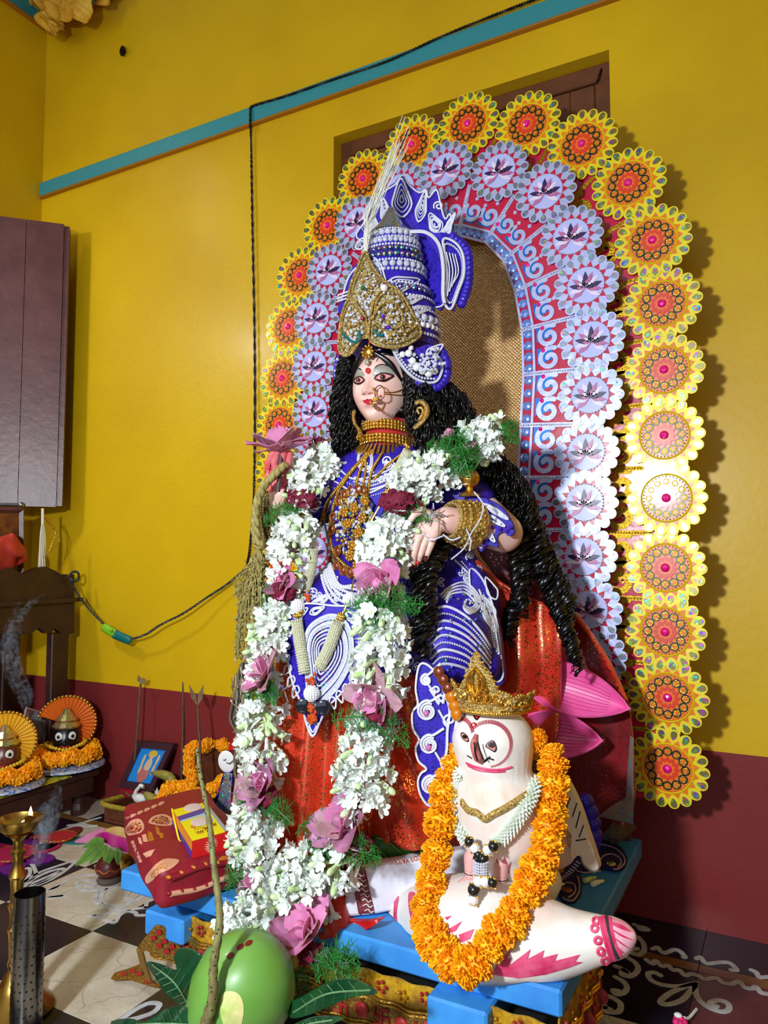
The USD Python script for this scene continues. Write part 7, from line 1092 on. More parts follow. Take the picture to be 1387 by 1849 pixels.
for a, b in ((416, 1725), (433.5, 1709.5), (449, 1702.5)): obj('vermilion_dot', decal([(a + 7*math.cos(t), b + 5*math.sin(t) - 3*math.cos(t)) for t in np.arange(9)*.698], cz2, .0006, .001, 3), mat('vermilion', (.48, .04, .06), .6), shell)
obj('pale_scar', decal([(402, 1795), (420, 1790), (435, 1800), (440, 1825), (432, 1860), (410, 1860), (398, 1830)], cz2, .0002, .0006, 5), mat('coconut_cream', (.86, .82, .56), .5, col2=(.70, .78, .40), scale=30), shell)
for i, q in enumerate(([(345, 1838), (352, 1815), (368, 1800), (380, 1806), (372, 1832), (360, 1862)], [(382, 1806), (396, 1812), (409, 1830), (404, 1865), (386, 1865)], [(355, 1850), (364, 1822), (388, 1815), (394, 1840), (384, 1870), (360, 1870)])): obj('calyx', sheet(q, lambda a, b, i=i: cy - .078 - .006*(i == 2) + .0002*abs(a - 380), .006, 6), mat('calyx_green', (.56, .58, .34), .55, col2=(.50, .34, .26), scale=40), co_, smooth=50)
sp_ = spline(np.array([PY(a, b, y) for a, b, y in ((372, 1850, cy - .095), (384, 1800, cy - .095), (386, 1740, cy - .09), (396, 1675, cy - .08), (394, 1620, cy - .06), (386, 1560, cy - .04), (380, 1500, cy - .02), (372, 1450, cy), (362, 1400, cy + .01), (356, 1352, cy + .02))]), 8); rr = np.interp(np.linspace(0, 1, len(sp_)), [0, .1, .4, 1], [.010, .0075, .0062, .0035]); rr = rr*(1 + .10*np.sin(np.arange(len(sp_))*1.9))
obj('flower_stalk', tube(sp_, rr, 10), mat('stalk_green', (.50, .50, .28), .6, col2=(.40, .34, .20), scale=70), co_, smooth=40); obj('stalk_nodes', cat_([ball(sp_[i] + .8*rr[i]*np.array([math.cos(i*2.4), -abs(math.sin(i*2.4)), 0]), .0022, 0) for i in range(2, len(sp_), 1)]), mat('node_dark', (.12, .1, .08), .7), co_, kind='stuff')
lv = thing('mango_leaves', 'dark glossy green leaves spread under the green coconut', 'leaves', (cc0[0], cc0[1], zb_)); M_lf = mat('dark_leaf', (.06, .22, .12), .28, col2=(.09, .30, .16), scale=14, coat=.3); M_vn = mat('leaf_vein', (.40, .55, .38), .5)
for q, vein, y0, sl in (([(264, 1738), (290, 1742), (318, 1752), (314, 1728), (326, 1712), (350, 1716), (368, 1735), (360, 1770), (352, 1810), (345, 1830), (320, 1812), (300, 1795), (280, 1765)], [(275, 1742), (315, 1775), (345, 1822)], cy - .0, .3), ([(200, 1850), (232, 1840), (262, 1846), (300, 1822), (330, 1818), (350, 1835), (352, 1880), (280, 1890)], [(220, 1852), (290, 1848), (345, 1850)], cy - .06, .2), ([(520, 1815), (545, 1800), (590, 1775), (630, 1768), (665, 1780), (680, 1795), (640, 1800), (600, 1815), (560, 1832), (525, 1838)], [(530, 1828), (590, 1795), (668, 1788)], cy + .05, -.3), ([(480, 1880), (530, 1850), (570, 1836), (620, 1838), (600, 1850), (560, 1880)], [(500, 1872), (555, 1850), (600, 1842)], cy - .02, -.2)):
    d = lambda a, b, y0=y0, sl=sl: y0 + sl*(a - 400)*1e-3 + .006*math.sin(a*.07 + b*.05); l = obj('leaf', sheet(q, d, .0022, 8), M_lf, lv, smooth=60); obj('midrib', em(vein, d, .0014, 6, False, .0015), M_vn, l)
    v0, v1 = np.array(vein[0], float), np.array(vein[-1], float); n_ = np.array([-(v1 - v0)[1], (v1 - v0)[0]])/np.hypot(*(v1 - v0)); pgq = Polygon(q).buffer(-3)
    vs = []
    for t in np.linspace(.2, .85, 6):
        m = np.array(vein[1])*(1 - abs(2*t - 1)) + (v0 if t < .5 else v1)*abs(2*t - 1)
        for s in (-1, 1):
            ln = LineString([m, m + n_*s*26 + (v0 - v1)*.08]).intersection(pgq)
            if ln.geom_type == 'LineString' and ln.length > 4: vs.append(em(list(ln.coords), d, .0006, 3, False, .0012, 3))
    if vs: obj('side_veins', cat_(vs), M_vn, l, kind='stuff')
# folded red sari with the yellow box on it
M_sari = mat('crimson_sari', (0.58, 0.06, 0.15), 0.55, col2=(0.52, 0.04, 0.12), scale=60); M_go = mat('sari_gold_print', (.82, .52, .16), .45, .2, col2=(.72, .40, .12), scale=120); M_pal = mat('sari_pale_print', (.86, .62, .50), .5)
sr = thing('folded_sari', 'thick folded crimson sari with gold paisley border on the left end of the table', 'sari', PZ(330, 1560, TZ))
A = PZ(292, 1652, TZ + .004); B = PZ(228, 1515, TZ + .012); D = PZ(452, 1602, TZ + .004); ua, ub = (B - A), (D - A); hgt = .078
def prof(t, h, w0, w1): return None
def slabp(a0, a1, b0, b1, z0, z1, r): return VF(m3.Manifold.batch_hull([m3.Manifold.sphere(r, 14).translate(list(map(float, A + ua*a + ub*b + np.array([0, 0, z])))) for a in (a0, a1) for b in (b0, b1) for z in (z0 + r, z1 - r)]))
outer = slabp(.06, 1.0, .06, 1.0, .0, hgt, .020); outer = VF(m3.Manifold(m3.Mesh(np.array(outer[0], np.float32), np.array(outer[1], np.uint32))).refine_to_length(.02)); outer = (outer[0] + noise3(outer[0], 14, .008, 2)*[1, 1, .6], outer[1]); so = obj('outer_fold', outer, M_sari, sr, smooth=50)
for i, (z0, z1, mm) in enumerate(((.008, .020, M_sari), (.021, .032, M_pal), (.033, .044, M_sari), (.045, .054, M_go), (.055, .067, M_sari))):
    P = [A + ua*(.035 - .02*math.sin(i*2.1)) + ub*b + np.array([0, 0, (z0 + z1)/2 + .003*math.sin(b*9 + i)]) for b in np.linspace(.10, .97, 14)]; m = tube(P, (z1 - z0)/2*.98, 8); obj('inner_fold', m, mm, sr, smooth=50)
    obj('fold_print', cat_([ball(P[j] + np.array([-.002, -.004, (z1 - z0)*.3]), (.007, .004, .004), 1) for j in range(0, 13, 2)]), M_go if i % 2 == 0 else M_sari, sr, kind='stuff')
def sdec(q, mm, nm='gold_print', sm=True): obj(nm, decal(q, outer, .0006, .0008, 6, sm), mm, so)
zz1 = lambda pts: zl(pts, 200, 1420, 3.302)
for q in (zz1([(215, 580), (205, 545), (235, 500), (280, 455), (330, 430), (408, 440), (360, 490), (290, 520), (250, 560)]),): sdec(q, M_pal); sdec([tuple(np.mean(q, 0) + (np.array(p) - np.mean(q, 0))*.6) for p in q], M_go)
for q in (zz1([(85, 255), (120, 205), (175, 195), (200, 240), (180, 275), (130, 290), (100, 290)]), zz1([(225, 215), (250, 180), (310, 165), (360, 185), (368, 225), (330, 235), (270, 230)])): 
    c = np.mean(q, 0); sdec(q, M_pal); sdec([tuple(c + (np.array(p) - c)*.75) for p in q], M_sari); sdec([tuple(c + (np.array(p) - c)*.5) for p in q], M_go)
for q in ([(190, 400), (225, 385), (265, 372), (240, 415), (210, 425)], [(220, 265), (245, 275), (260, 320), (225, 330)], [(265, 235), (285, 245), (300, 290), (275, 285)], [(185, 290), (210, 282), (222, 330), (195, 330)], [(160, 305), (178, 305), (190, 345), (170, 340)], [(285, 280), (310, 275), (315, 305), (295, 310)]): sdec(zz1(q), M_pal if q[0][0] < 200 else M_go, 'gold_print', False)
for i in range(6): sdec(zz1([(120 + 9*i, 325 + 22*i), (138 + 9*i, 322 + 22*i), (142 + 9*i, 342 + 22*i), (124 + 9*i, 345 + 22*i)]), M_pal, 'gold_print', False); sdec(zz1([(75 + 42*i, 205 - 18*i), (100 + 42*i, 195 - 18*i), (110 + 42*i, 180 - 18*i), (80 + 42*i, 185 - 18*i)]), M_pal)
for q in ([(640, 440), (665, 415), (700, 420), (690, 445), (660, 455)], [(690, 425), (725, 430), (715, 455)]): sdec(zz1(q), M_go)
bx = thing('yellow_box', 'red and yellow printed cardboard box lying on the folded crimson sari', 'box', PZ(365, 1520, TZ + hgt))
bz = TZ + hgt + .003; bh = .034; tl_, tr_, br_, bl_ = [PZ(*q, bz + bh) for q in ((312, 1463), (372, 1449), (414, 1499), (347, 1519))]; br_ = bl_ + (tr_ - tl_)*1.03; dn = np.array([0, 0, -bh]); cor = [tl_, tr_, br_, bl_]
obj('carton', hexa([c + d for c in cor for d in (dn*0, dn)]), mat('red_card', (.84, .09, .10), .4), bx)
UU, VV = tr_ - tl_, bl_ - tl_; tp = lambda u, v, z=.0008: tl_ + UU*u + VV*v + np.array([0, 0, z])
def quad(us, vs, mm, nm, z0=.0004, z1=.0011): obj(nm, hexa([tp(u, v, z) for u, v in zip(us, vs) for z in (z0, z1)]), mm, bx)
M_y = mat('label_yellow', (.95, .90, .10), .4); M_pu = mat('label_violet', (.30, .20, .62), .4); M_lb = mat('label_paleblue', (.66, .80, .90), .4)
quad((0, .9, .9, 0), (0, 0, 1, 1), M_y, 'top_label'); quad((.9, 1, 1, .9), (0, 0, .98, .98), mat('label_grey', (.60, .66, .70), .4), 'label_edge'); quad((0, .9, .9, 0), (.25, .18, .36, .40), M_pu, 'violet_band', .0009, .0015); quad((0, .9, .9, 0), (.39, .33, .37, .43), M_lb, 'blue_band', .0013, .0018)
quad((.5, .72, .86, .7), (.5, .32, .55, .75), M_lb, 'blue_band', .0011, .0017)
fl_ = mat('label_plate', (.88, .80, .80), .4); Mn = np.stack([UU*.26, VV*.13, np.array([0, 0, .0012])], 1)
for u, v in ((.48, .56), (.55, .08)): obj('printed_dish', xf(ball((0, 0, 0), 1, 2), Mn, tp(u, v, .0018)), fl_, bx)
quad((.14, .34, .42, .22), (.66, .46, .52, .72), mat('label_orange', (.88, .55, .20), .4), 'orange_patch', .0013, .0018)
def write(txt, h, o, ux, uy, mm, parent, nm, depth=.0008, flip=False):
    m = meshkit.text_mesh(txt, h, depth, True); ux, uy = ux/np.linalg.norm(ux), uy/np.linalg.norm(uy); obj(nm, xf(m, np.stack([ux, uy, np.cross(ux, uy)], 1), o), mm, parent)
M_brt = mat('print_red_brown', (.55, .16, .12), .5)
for i, (u0, u1) in enumerate(((.20, .40), (.44, .58), (.66, .82))): obj('printed_mark', tube([tp(u0 + (u1 - u0)*q/6, .83 + (.05 if q % 2 else -.03) - .05*i, .0018) for q in range(7)], .0008, 4), M_brt, bx)
for i in range(2): obj('printed_line', tube([tp(.22, .70 + .05*i, .0014), tp(.5, .68 + .05*i, .0014)], .0005, 4), M_brt, bx)
obj('purple_side', hexa([c + d for c in (tl_ - UU*.003, bl_ - UU*.003, bl_ - UU*.012, tl_ - UU*.012) for d in (dn*.55, dn)]), M_pu, bx); obj('orange_side', hexa([c + d for c in (tl_ - UU*.003, bl_ - UU*.003, bl_ - UU*.012, tl_ - UU*.012) for d in (dn*.03, dn*.53)]), mat('label_orange', 0), bx)
cf_ = bl_*.5 + br_*.5 + dn*.5 - VV/np.linalg.norm(VV)*-.001
for a in np.linspace(0, 6.283, 18, endpoint=False):
    if abs(math.sin(a)) < .95: obj('sun_ray', tube([cf_ + UU/np.linalg.norm(UU)*r*math.cos(a) + np.array([0, 0, 1])*r*math.sin(a) for r in (.006, .0145)], [.0009, .0004], 4), mat('sun_white', (.95, .85, .75), .5), bx)
obj('yellow_string', tube(spline([tp(-.02, .0, .003), tp(-.06, .25, -.01), tp(-.06, .45, -.028), tp(-.04, .55, -.033)], 5), .002, 6), M_y, bx)
# folded white cloth with a maroon woven border
M_dh = mat('white_cotton', (.90, .90, .95), .6, bump=.2, bscale=300); dh = thing('folded_white_cloth', 'folded white cotton cloth with a maroon woven border lying behind the conch', 'cloth', PZ(720, 1640, TZ))
a0 = PZ(623, 1656, TZ + .002); a1 = PZ(792, 1634, TZ + .002); a1 = a0 + (a1 - a0)*1.55; up = np.array([0, 0, .072]); bkv = np.array([.03, .11, 0]); Q = [a0, a1, a0 + bkv, a1 + bkv, a0 + up + bkv*.28, a1 + up*1.25 + bkv*.3, a0 + up*.98 + bkv*.75, a1 + up*1.2 + bkv*.8]
dm = VF(m3.Manifold.batch_hull([m3.Manifold.sphere(.008, 12).translate(list(map(float, q + np.array([0, 0, .008 if i < 4 else 0])))) for i, q in enumerate(Q)]).refine_to_length(.015)); dm = (dm[0] + noise3(dm[0], 16, .006, 6)*[1, 1, .4], dm[1]); do = obj('folds', dm, M_dh, dh, smooth=50)
zd = lambda p: zl(p, 600, 1500, 5.548); M_mb = mat('maroon_weave', (.46, .14, .16), .6, col2=(.70, .55, .58), scale=420, amt=(.55, .75))
obj('woven_border', decal(zd([(200, 385), (240, 368), (290, 360), (322, 368), (345, 470), (375, 620), (415, 790), (432, 905), (300, 925), (270, 820), (235, 640), (205, 500)]), dm, .0006, .0008, 5), M_mb, do)
for q in ([(195, 390), (205, 510), (235, 650), (270, 830), (298, 925)], [(322, 368), (345, 470), (375, 620), (413, 790), (430, 905)]): obj('border_edge', tube(on(dm, zd(q), .0012), .0012, 4), M_mb, do)
for i in range(9): obj('woven_chevron', tube(on(dm, zd([(225 + 14*i, 440 + 52*i), (262 + 14*i, 425 + 52*i), (290 + 14*i, 455 + 52*i), (325 + 13*i, 440 + 52*i)]), .0014), .0011, 4), M_wht, do)
def textdecal(txt, h_, p0, p1, mm, nm):                               # lettering bent onto the cloth along a line of the photograph
    m = meshkit.text_mesh(txt, h_, .4, True); v, f = VF(m); v = v*[math.dist(p0, p1)/np.ptp(v[:, 0]), 1, 1]; p0, p1 = np.array(p0, float), np.array(p1, float); d = (p1 - p0)/np.hypot(*(p1 - p0)); n = np.array([d[1], -d[0]]); pix = p0 + v[:, :1]*d + v[:, 1:2]*n; P = cast(dm, pix, .0008); ok = ~np.isnan(P[:, 0]); P[~ok] = 0; P = P - np.outer(v[:, 2], cd)*.001; f = f[ok[f].all(1)]; obj(nm, (P, f), mm, do)
M_ob = mat('orange_print', (.80, .36, .16), .5); textdecal('SUPERIOR YARN', 8.5, (788, 1537), (713, 1554), M_ob, 'printed_words')
for i in range(7): a_ = 702 + 7*i; obj('printed_mark', tube(on(dm, [(a_, 1551 - 1.75*i), (a_ + 2.5, 1548.5 - 1.75*i), (a_ + 4.5, 1550.5 - 1.75*i)], .001, 3), .0008, 4), M_ob, do)
# fruit behind the cloth
cu2 = thing('striped_cucumber', 'short striped green cucumber lying behind the white cloth', 'cucumber', PY(705, 1535, 1.36)); c0_, c1_ = PY(690, 1524, 1.36), PY(745, 1552, 1.40); M = frame(c1_ - c0_); cuc = blob([[(c0_, .024), (c0_*.5 + c1_*.5, .030), (c1_, .024)]], .006, 3); obj('skin', cuc, mat('cucumber_green', (.12, .38, .12), .35, col2=(.20, .50, .18), scale=30), cu2, smooth=True)
for q in ([(680, 1512), (700, 1520), (730, 1545)], [(676, 1525), (690, 1540), (705, 1555)], [(690, 1507), (715, 1517), (745, 1538)]): 
    p = on(cuc, q, .0004)
    if len(p) > 2: obj('pale_stripe', tube(p, .0012, 4), mat('cucumber_stripe', (.62, .74, .35), .4), cu2)
hk = obj('coconut_husk', (lambda m: (m[0] + noise3(m[0], 60, .008, 3), m[1]))(ball(PY(752, 1520, 1.44), (.05, .05, .034), 3)), mat('husk_brown', (.50, .36, .22), .8, col2=(.36, .25, .14), scale=140, bump=.8, bscale=200), smooth=40); tag(stage.GetPrimAtPath(hk), 'brown fibrous coconut husk behind the striped cucumber', 'coconut')
gf = thing('green_fruit', 'round green fruit half hidden behind the marigold garland', 'fruit', PY(775, 1530, 1.36)); obj('skin', ball(PY(776, 1527, 1.37), (.022, .022, .024), 3), mat('fruit_green', (.25, .55, .10), .35), gf, smooth=True); obj('stem', tube([PY(776, 1506, 1.37), PY(778, 1498, 1.37)], .002, 5), mat('stem_brown', 0), gf)
for i, (q, lab) in enumerate((([(990, 1520, 1.40), (1004, 1538, 1.39), (1016, 1550, 1.39), (1024, 1544, 1.40)], 'ripe yellow banana behind the right wing of the owl, upper one'), ([(985, 1545, 1.38), (1000, 1560, 1.375), (1012, 1566, 1.38), (1018, 1560, 1.385)], 'ripe yellow banana behind the right wing of the owl, lower one'))):
    P = spline(np.array([PY(*p) for p in q]), 6); b = thing('banana', lab, 'banana', P[0], 'bananas behind the owl'); n = len(P); obj('fruit', tube(P, .0125*np.sin(np.linspace(.35, 2.9, n))**.5, 10), mat('ripe_banana', (.78, .52, .05), .5, col2=(.66, .40, .04), scale=30), b, smooth=50); obj('tip', ball(P[-1], .005, 1), mat('node_dark', 0), b)
# fallen blue ornament on the table's right end
fo = thing('fallen_blue_ornament', 'navy felt scroll ornament with pink cord lying on the right end of the table', 'ornament', PZ(1060, 1570, TZ)); M_nv = mat('navy_felt', (.10, .06, .35), .75, col2=(.07, .04, .26), scale=50); M_pc = mat('pinkish_cord', (.72, .60, .68), .5, bump=.5, bscale=500); zo = lambda p: zl(p, 960, 1420, 5.779)
def flat_sheet(q, z0, z1, sm=True): pg_ = Polygon([tuple(PZ(a, b, z0)[:2]) for a, b in (spline(np.array(q, float), 4, True) if sm else q)]).buffer(0); return plate(pg_, z1 - z0, None, (0, 0, z0))
for q in (zo([(630, 620), (700, 590), (800, 595), (900, 640), (975, 720), (1000, 800), (960, 870), (880, 890), (800, 880), (740, 870), (640, 870), (560, 900), (480, 900), (500, 800), (600, 740)]), zo([(300, 1060), (280, 1110), (300, 1180), (370, 1220), (450, 1215), (510, 1150), (525, 1040), (500, 950), (440, 910), (400, 960), (300, 1010)])): fb = obj('felt_scroll', flat_sheet(q, TZ + .002, TZ + .009), M_nv, fo)
pc_ = [tube([PZ(a, b, TZ + .010) for a, b in spline(np.array(zo(q), float), 6)], .0018, 5) for q in ([(670, 615), (760, 610), (880, 650), (960, 730), (970, 800), (900, 860), (850, 860)], [(700, 780), (760, 720), (840, 705), (910, 740), (935, 790), (900, 840)], [(480, 940), (500, 1020), (490, 1110), (430, 1190), (350, 1180), (330, 1160)], [(360, 1000), (440, 1020), (460, 1080), (430, 1130), (380, 1160)], [(470, 880), (560, 900), (720, 880)])]
for c in pc_: obj('pink_cord', c, M_pc, fo)
for q, mm in (((830, 810), holo('gold_holo_gem', 0, .25)), ((370, 1085), M_cop)): obj('gem', ball(PZ(*zo([q])[0], TZ + .012), (.011, .011, .006), 2), mm, fo, smooth=True)
obj('ribbed_band', sheet(zo([(150, 930), (280, 900), (380, 820), (410, 690), (395, 680), (510, 760), (440, 880), (330, 980), (200, 1010)]), lambda a, b: 1.36 + .0004*(a - 985), .008, 6), M_nv, fo); obj('band_ribs', cat_([tube([PY(*zo([(170 + 18*i*1.0 + 3*i, 985 - i*i*1.05)])[0], 1.352), PY(*zo([(215 + 19*i + 2*i, 1005 - i*i*1.0)])[0], 1.355)], .0011, 4) for i in range(15)]), M_pc, fo, kind='stuff')
rf_ = obj('blue_ruffle_trim', cat_([ball(PY(a, b, 1.52), .0165, 2) for a, b in ((1058, 1448), (1066, 1466), (1070, 1486), (1073, 1508), (1070, 1522))]), M_vel, kind='stuff'); tag(stage.GetPrimAtPath(rf_), 'dark blue ruffled trim standing behind the owl wing tip', 'trim')
for i, q in enumerate(((560, 985), (640, 1020), (270, 1055))): 
    a, b = zo([q])[0]; t = thing('fallen_bud', ('pale green fallen tuberose bud on the table right end', 'white fallen tuberose bud on the table right end', 'small fallen bud beside the copper gem of the blue ornament')[i], 'bud', PZ(a, b, TZ), 'fallen buds on the table'); obj('bud', blob([[(PZ(a, b, TZ + .007), .006), (PZ(a + 10, b - 4, TZ + .006), .005)], [(PZ(a + 10, b - 4, TZ + .006), .004), (PZ(a + 20, b - 6, TZ + .005), .003)]], .003, 3), M_tubg if i == 0 else M_tub, t, smooth=True); obj('calyx', ball(PZ(a + 21, b - 6, TZ + .005), .004, 1), M_fern, t)
rk = obj('stone_block', (lambda m: (m[0] + noise3(m[0], 18, .012, 4), m[1]))(box(PY(1095, 1512, 1.78) + (-.0, -.03, 0), PY(1140, 1478, 1.82) + (0, .03, .0), .015)), mat('grey_stone', (.34, .29, .25), .8)); tag(stage.GetPrimAtPath(rk), 'dark rough block on the table behind the maroon drape', 'block')
# clay pot with leaves and a pink cloth blossom, left of the table
pz_ = PZ(197, 1592, 0); cp_ = thing('clay_pot', 'small painted clay pot with green leaves and a magenta top beside the table corner', 'pot', pz_); pk_ = pxm(197, 1560, pz_[1])
obj('foot_ring', lathe([(0, 0), (.030, 0), (.034, .008), (.028, .016), (0, .016)], 24, None, pz_), mat('grey_stone', 0), cp_, smooth=40); obj('pot_body', lathe([(0, .0165), (.022, .0165), (.036, .03), (.038, .045), (.030, .06), (.022, .066), (.026, .072), (0, .07)], 28, None, pz_), mat('oxblood_clay', (.40, .10, .10), .4, col2=(.32, .08, .08), scale=30), cp_, smooth=40)
obj('painted_band', tube([pz_ + np.array([.0375*math.cos(a), .0375*math.sin(a), .04 + .004*math.sin(a*7)]) for a in np.arange(40)*6.283/40], .0014, 4, True), M_go, cp_)
obj('brass_side', ball(PY(222, 1556, pz_[1] + .03), (.03, .03, .035), 2), M_brs, cp_, smooth=True)
for tip, base, w in (((136, 1564), (186, 1522), 10), ((161, 1560), (192, 1526), 9), ((187, 1572), (200, 1532), 9), ((213, 1562), (212, 1530), 8), ((150, 1530), (188, 1516), 9)): P = drop_px(base, tip, w); l = obj('mango_leaf', sheet(P, lambda a, b: pz_[1] - .045 + .0006*(b - 1520), .0015, 5), mat('fresh_leaf', (.36, .58, .16), .4, col2=(.46, .66, .22), scale=50), cp_, smooth=50); obj('midrib', em([base, tip], lambda a, b: pz_[1] - .045 + .0006*(b - 1520), .001, 4, False, .001), mat('leaf_vein', 0), l)
zp = lambda p: zl(p, 0, 1200, 4.622)
for q, mm, y in (([(790, 1440), (850, 1400), (940, 1420), (1063, 1480), (1063, 1565), (980, 1540), (880, 1490)], mat('magenta_satin', (.72, .03, .48), .35, sheen=.3), -.03), ([(870, 1400), (920, 1360), (1000, 1360), (1063, 1400), (1063, 1470), (960, 1460)], mat('cream_satin', (.82, .68, .40), .4), -.01), ([(620, 1480), (700, 1430), (800, 1380), (870, 1380), (830, 1440), (760, 1490), (690, 1490)], mat('pink_gauze', (.86, .52, .66), .4), .0)): obj('cloth_petal', sheet(zp(q), lambda a, b, y=y: pz_[1] + y + .005*math.sin(a*.2), .006, 5), mm, cp_, smooth=50)
obj('beaded_edge', beads(zp([(790, 1445), (880, 1500), (980, 1548), (1063, 1575)]), lambda a, b: pz_[1] - .035, .0016, 2.2, .002, False, 0), M_sil, cp_)
# felt coasters
def petal_mat(c, R, n, cols, name, lab, cat):
    t = thing(name, lab, cat, PZ(*c, 0)); o = PZ(*c, 0)
    for i in range(n):
        a = i*6.283/n + .3; p = affinity.translate(affinity.rotate(ngon(R*.5, 18, (0, 0), 0, R*.30), math.degrees(a), origin=(0, 0)), o[0] + R*.62*math.cos(a), o[1] + R*.62*math.sin(a)); obj('felt_petal', plate(p, .004, None, (0, 0, .0008 + .002*(i % 2))), cols[i % len(cols)], t)
    obj('felt_centre', plate(ngon(R*.52, 26, (o[0], o[1])), .005, None, (0, 0, .0075)), cols[-1], t); obj('gold_rick_rack', tube([(o[0] + R*.52*(1 + .05*math.sin(14*a))*math.cos(a), o[1] + R*.52*(1 + .05*math.sin(14*a))*math.sin(a), .0125) for a in np.arange(60)*6.283/60], .0022, 5, True), M_gld, t); return t
petal_mat((108, 1517), .095, 4, [mat('teal_felt', (.04, .42, .38), .7), mat('maroon_felt', (.45, .04, .10), .7), mat('red_felt2', (.68, .10, .14), .7)], 'felt_coaster', 'red and teal felt petal coaster on the floor before the low bench', 'coaster')
petal_mat((22, 1548), .125, 7, [mat('purple_felt', (.40, .04, .48), .6), mat('magenta_felt', (.66, .05, .30), .6)], 'felt_mat', 'purple felt petal mat behind the brass lamp at the left edge', 'mat')
# brass lamp and steel incense holder
lb = PZ(24, 1826, 0); lk = pxm(24, 1650, lb[1]); LZ = lambda py: PY(24, py, lb[1])[2]
bl = thing('brass_lamp', 'tall turned brass oil lamp with a lit wick at the left edge', 'oil lamp', lb)
pf_ = [(0, 0), (66*lk, 0), (68*lk, .006), (60*lk, .014), (30*lk, LZ(1785)), (22*lk, LZ(1768)), (15*lk, LZ(1755))]
for py, r in ((1748, 10), (1738, 13), (1728, 10), (1700, 11), (1680, 13), (1674, 15), (1668, 11), (1645, 11), (1635, 14), (1630, 15), (1625, 11), (1605, 10), (1585, 12), (1578, 15), (1572, 13), (1560, 9), (1545, 9), (1538, 13), (1533, 13), (1528, 9), (1515, 9), (1507, 14), (1503, 20), (1501, 24), (1499, 20), (1494, 30), (1482, 36), (1474, 38), (1474, 35), (1484, 30), (1490, 20), (1491, 0)): pf_.append((r*lk, LZ(py)))
obj('stem_and_bowl', lathe(pf_, 40, None, (lb[0], lb[1], 0)), M_brs, bl, smooth=35); obj('spout', sheet([(52, 1472), (66, 1475), (56, 1486), (46, 1492), (44, 1476)], lb[1] - .01, .02, 5, False), M_brs, bl)
obj('oil', lathe([(0, 0), (30*lk, 0)], 24, None, (lb[0], lb[1], LZ(1484))), mat('oil', (.45, .36, .10), .08, coat=.5), bl); fz = PY(55, 1480, lb[1]); obj('wick', tube([PY(40, 1484, lb[1]), PY(50, 1479, lb[1]), PY(55, 1476, lb[1])], .0022, 6), M_wht, bl)
fm = usdkit.material(stage, '/World/Looks/flame', {'e': ('emission', {'color': (1.0, 0.55, 0.22), 'strength': 9.0})}, [], surface='e.emission'); obj('flame', lathe([(0, 0), (.0035, .004), (.0042, .009), (.002, .018), (0, .024)], 12, None, PY(55, 1477, lb[1] - .002)), fm, bl, smooth=True)
ih = PZ(46, 1872, 0); ik = pxm(46, 1720, ih[1]); it = PY(46, 1609, ih[1])[2]; ic = thing('steel_incense_holder', 'tall perforated steel cylinder for incense standing before the brass lamp', 'incense holder', ih)
obj('cylinder', lathe([(0, .0005), (27*ik, .0005), (27*ik, it), (25.8*ik, it), (25.8*ik, .003), (0, .003)], 48, None, (ih[0], ih[1], 0)), mat('brushed_steel', (.52, .50, .48), .22, 1.0, col2=(.44, .42, .40), scale=8), ic, smooth=30); hl_ = []
for i in range(17):
    for j in range(16): a = j*6.283/16; z = it - .032 - i*.0148 - .0035*(j % 2); M = frame((math.cos(a), math.sin(a), 0)); 
    for j in range(16):
        a = j*6.283/16 + .1*(i % 2); z = it - .032 - i*.0152
        if z > .01: hl_.append(xf(ball((0, 0, 0), (.0024, .0024, .0006), 1), frame((math.cos(a), math.sin(a), 0)), (ih[0] + 27*ik*math.cos(a), ih[1] + 27*ik*math.sin(a), z)))
obj('holes', cat_(hl_), M_blk, ic, kind='stuff')
# floor drawing in white rice paste
M_rice = mat('rice_paste', (.80, .80, .82), .7, col2=(.70, .69, .68), scale=40)
ra = lambda p: zl(p, 0, 1180, 2.764); rb_ = lambda p: zl(p, 1000, 1600, 3.584); rc_ = lambda p: zl(p, 0, 1540, 4.334)
def paint(t, lines, w):
    for q in lines:
        P = np.array([PZ(a, b, 0)[:2] for a, b in spline(np.array(q, float), 6)]); pg_ = LineString(P).buffer(w, quad_segs=3); obj('brush_line', plate(pg_.simplify(.0006), .0012, None, (0, 0, .0002)), M_rice, t)
rl = thing('rangoli', 'white rice paste leaf and scallop drawing on the floor tiles left of the table', 'floor drawing', PZ(200, 1620, 0))
paint(rl, [rc_([(200, 260), (250, 215), (380, 150), (500, 125), (430, 180), (320, 240), (240, 262)]), rc_([(160, 250), (300, 160), (450, 105), (585, 65), (540, 120), (420, 200), (280, 262)]), rc_([(250, 240), (380, 185), (470, 145)]), rc_([(130, 140), (230, 80), (280, 150), (260, 200), (180, 245)]), rc_([(120, 170), (215, 120), (235, 160), (190, 230), (110, 260)]), rc_([(310, 300), (420, 280), (520, 220), (640, 180), (800, 165)]), rc_([(330, 330), (400, 290), (470, 260)]), rc_([(320, 345), (420, 345), (520, 335)]), rc_([(320, 365), (400, 350), (480, 340)])], .0055)
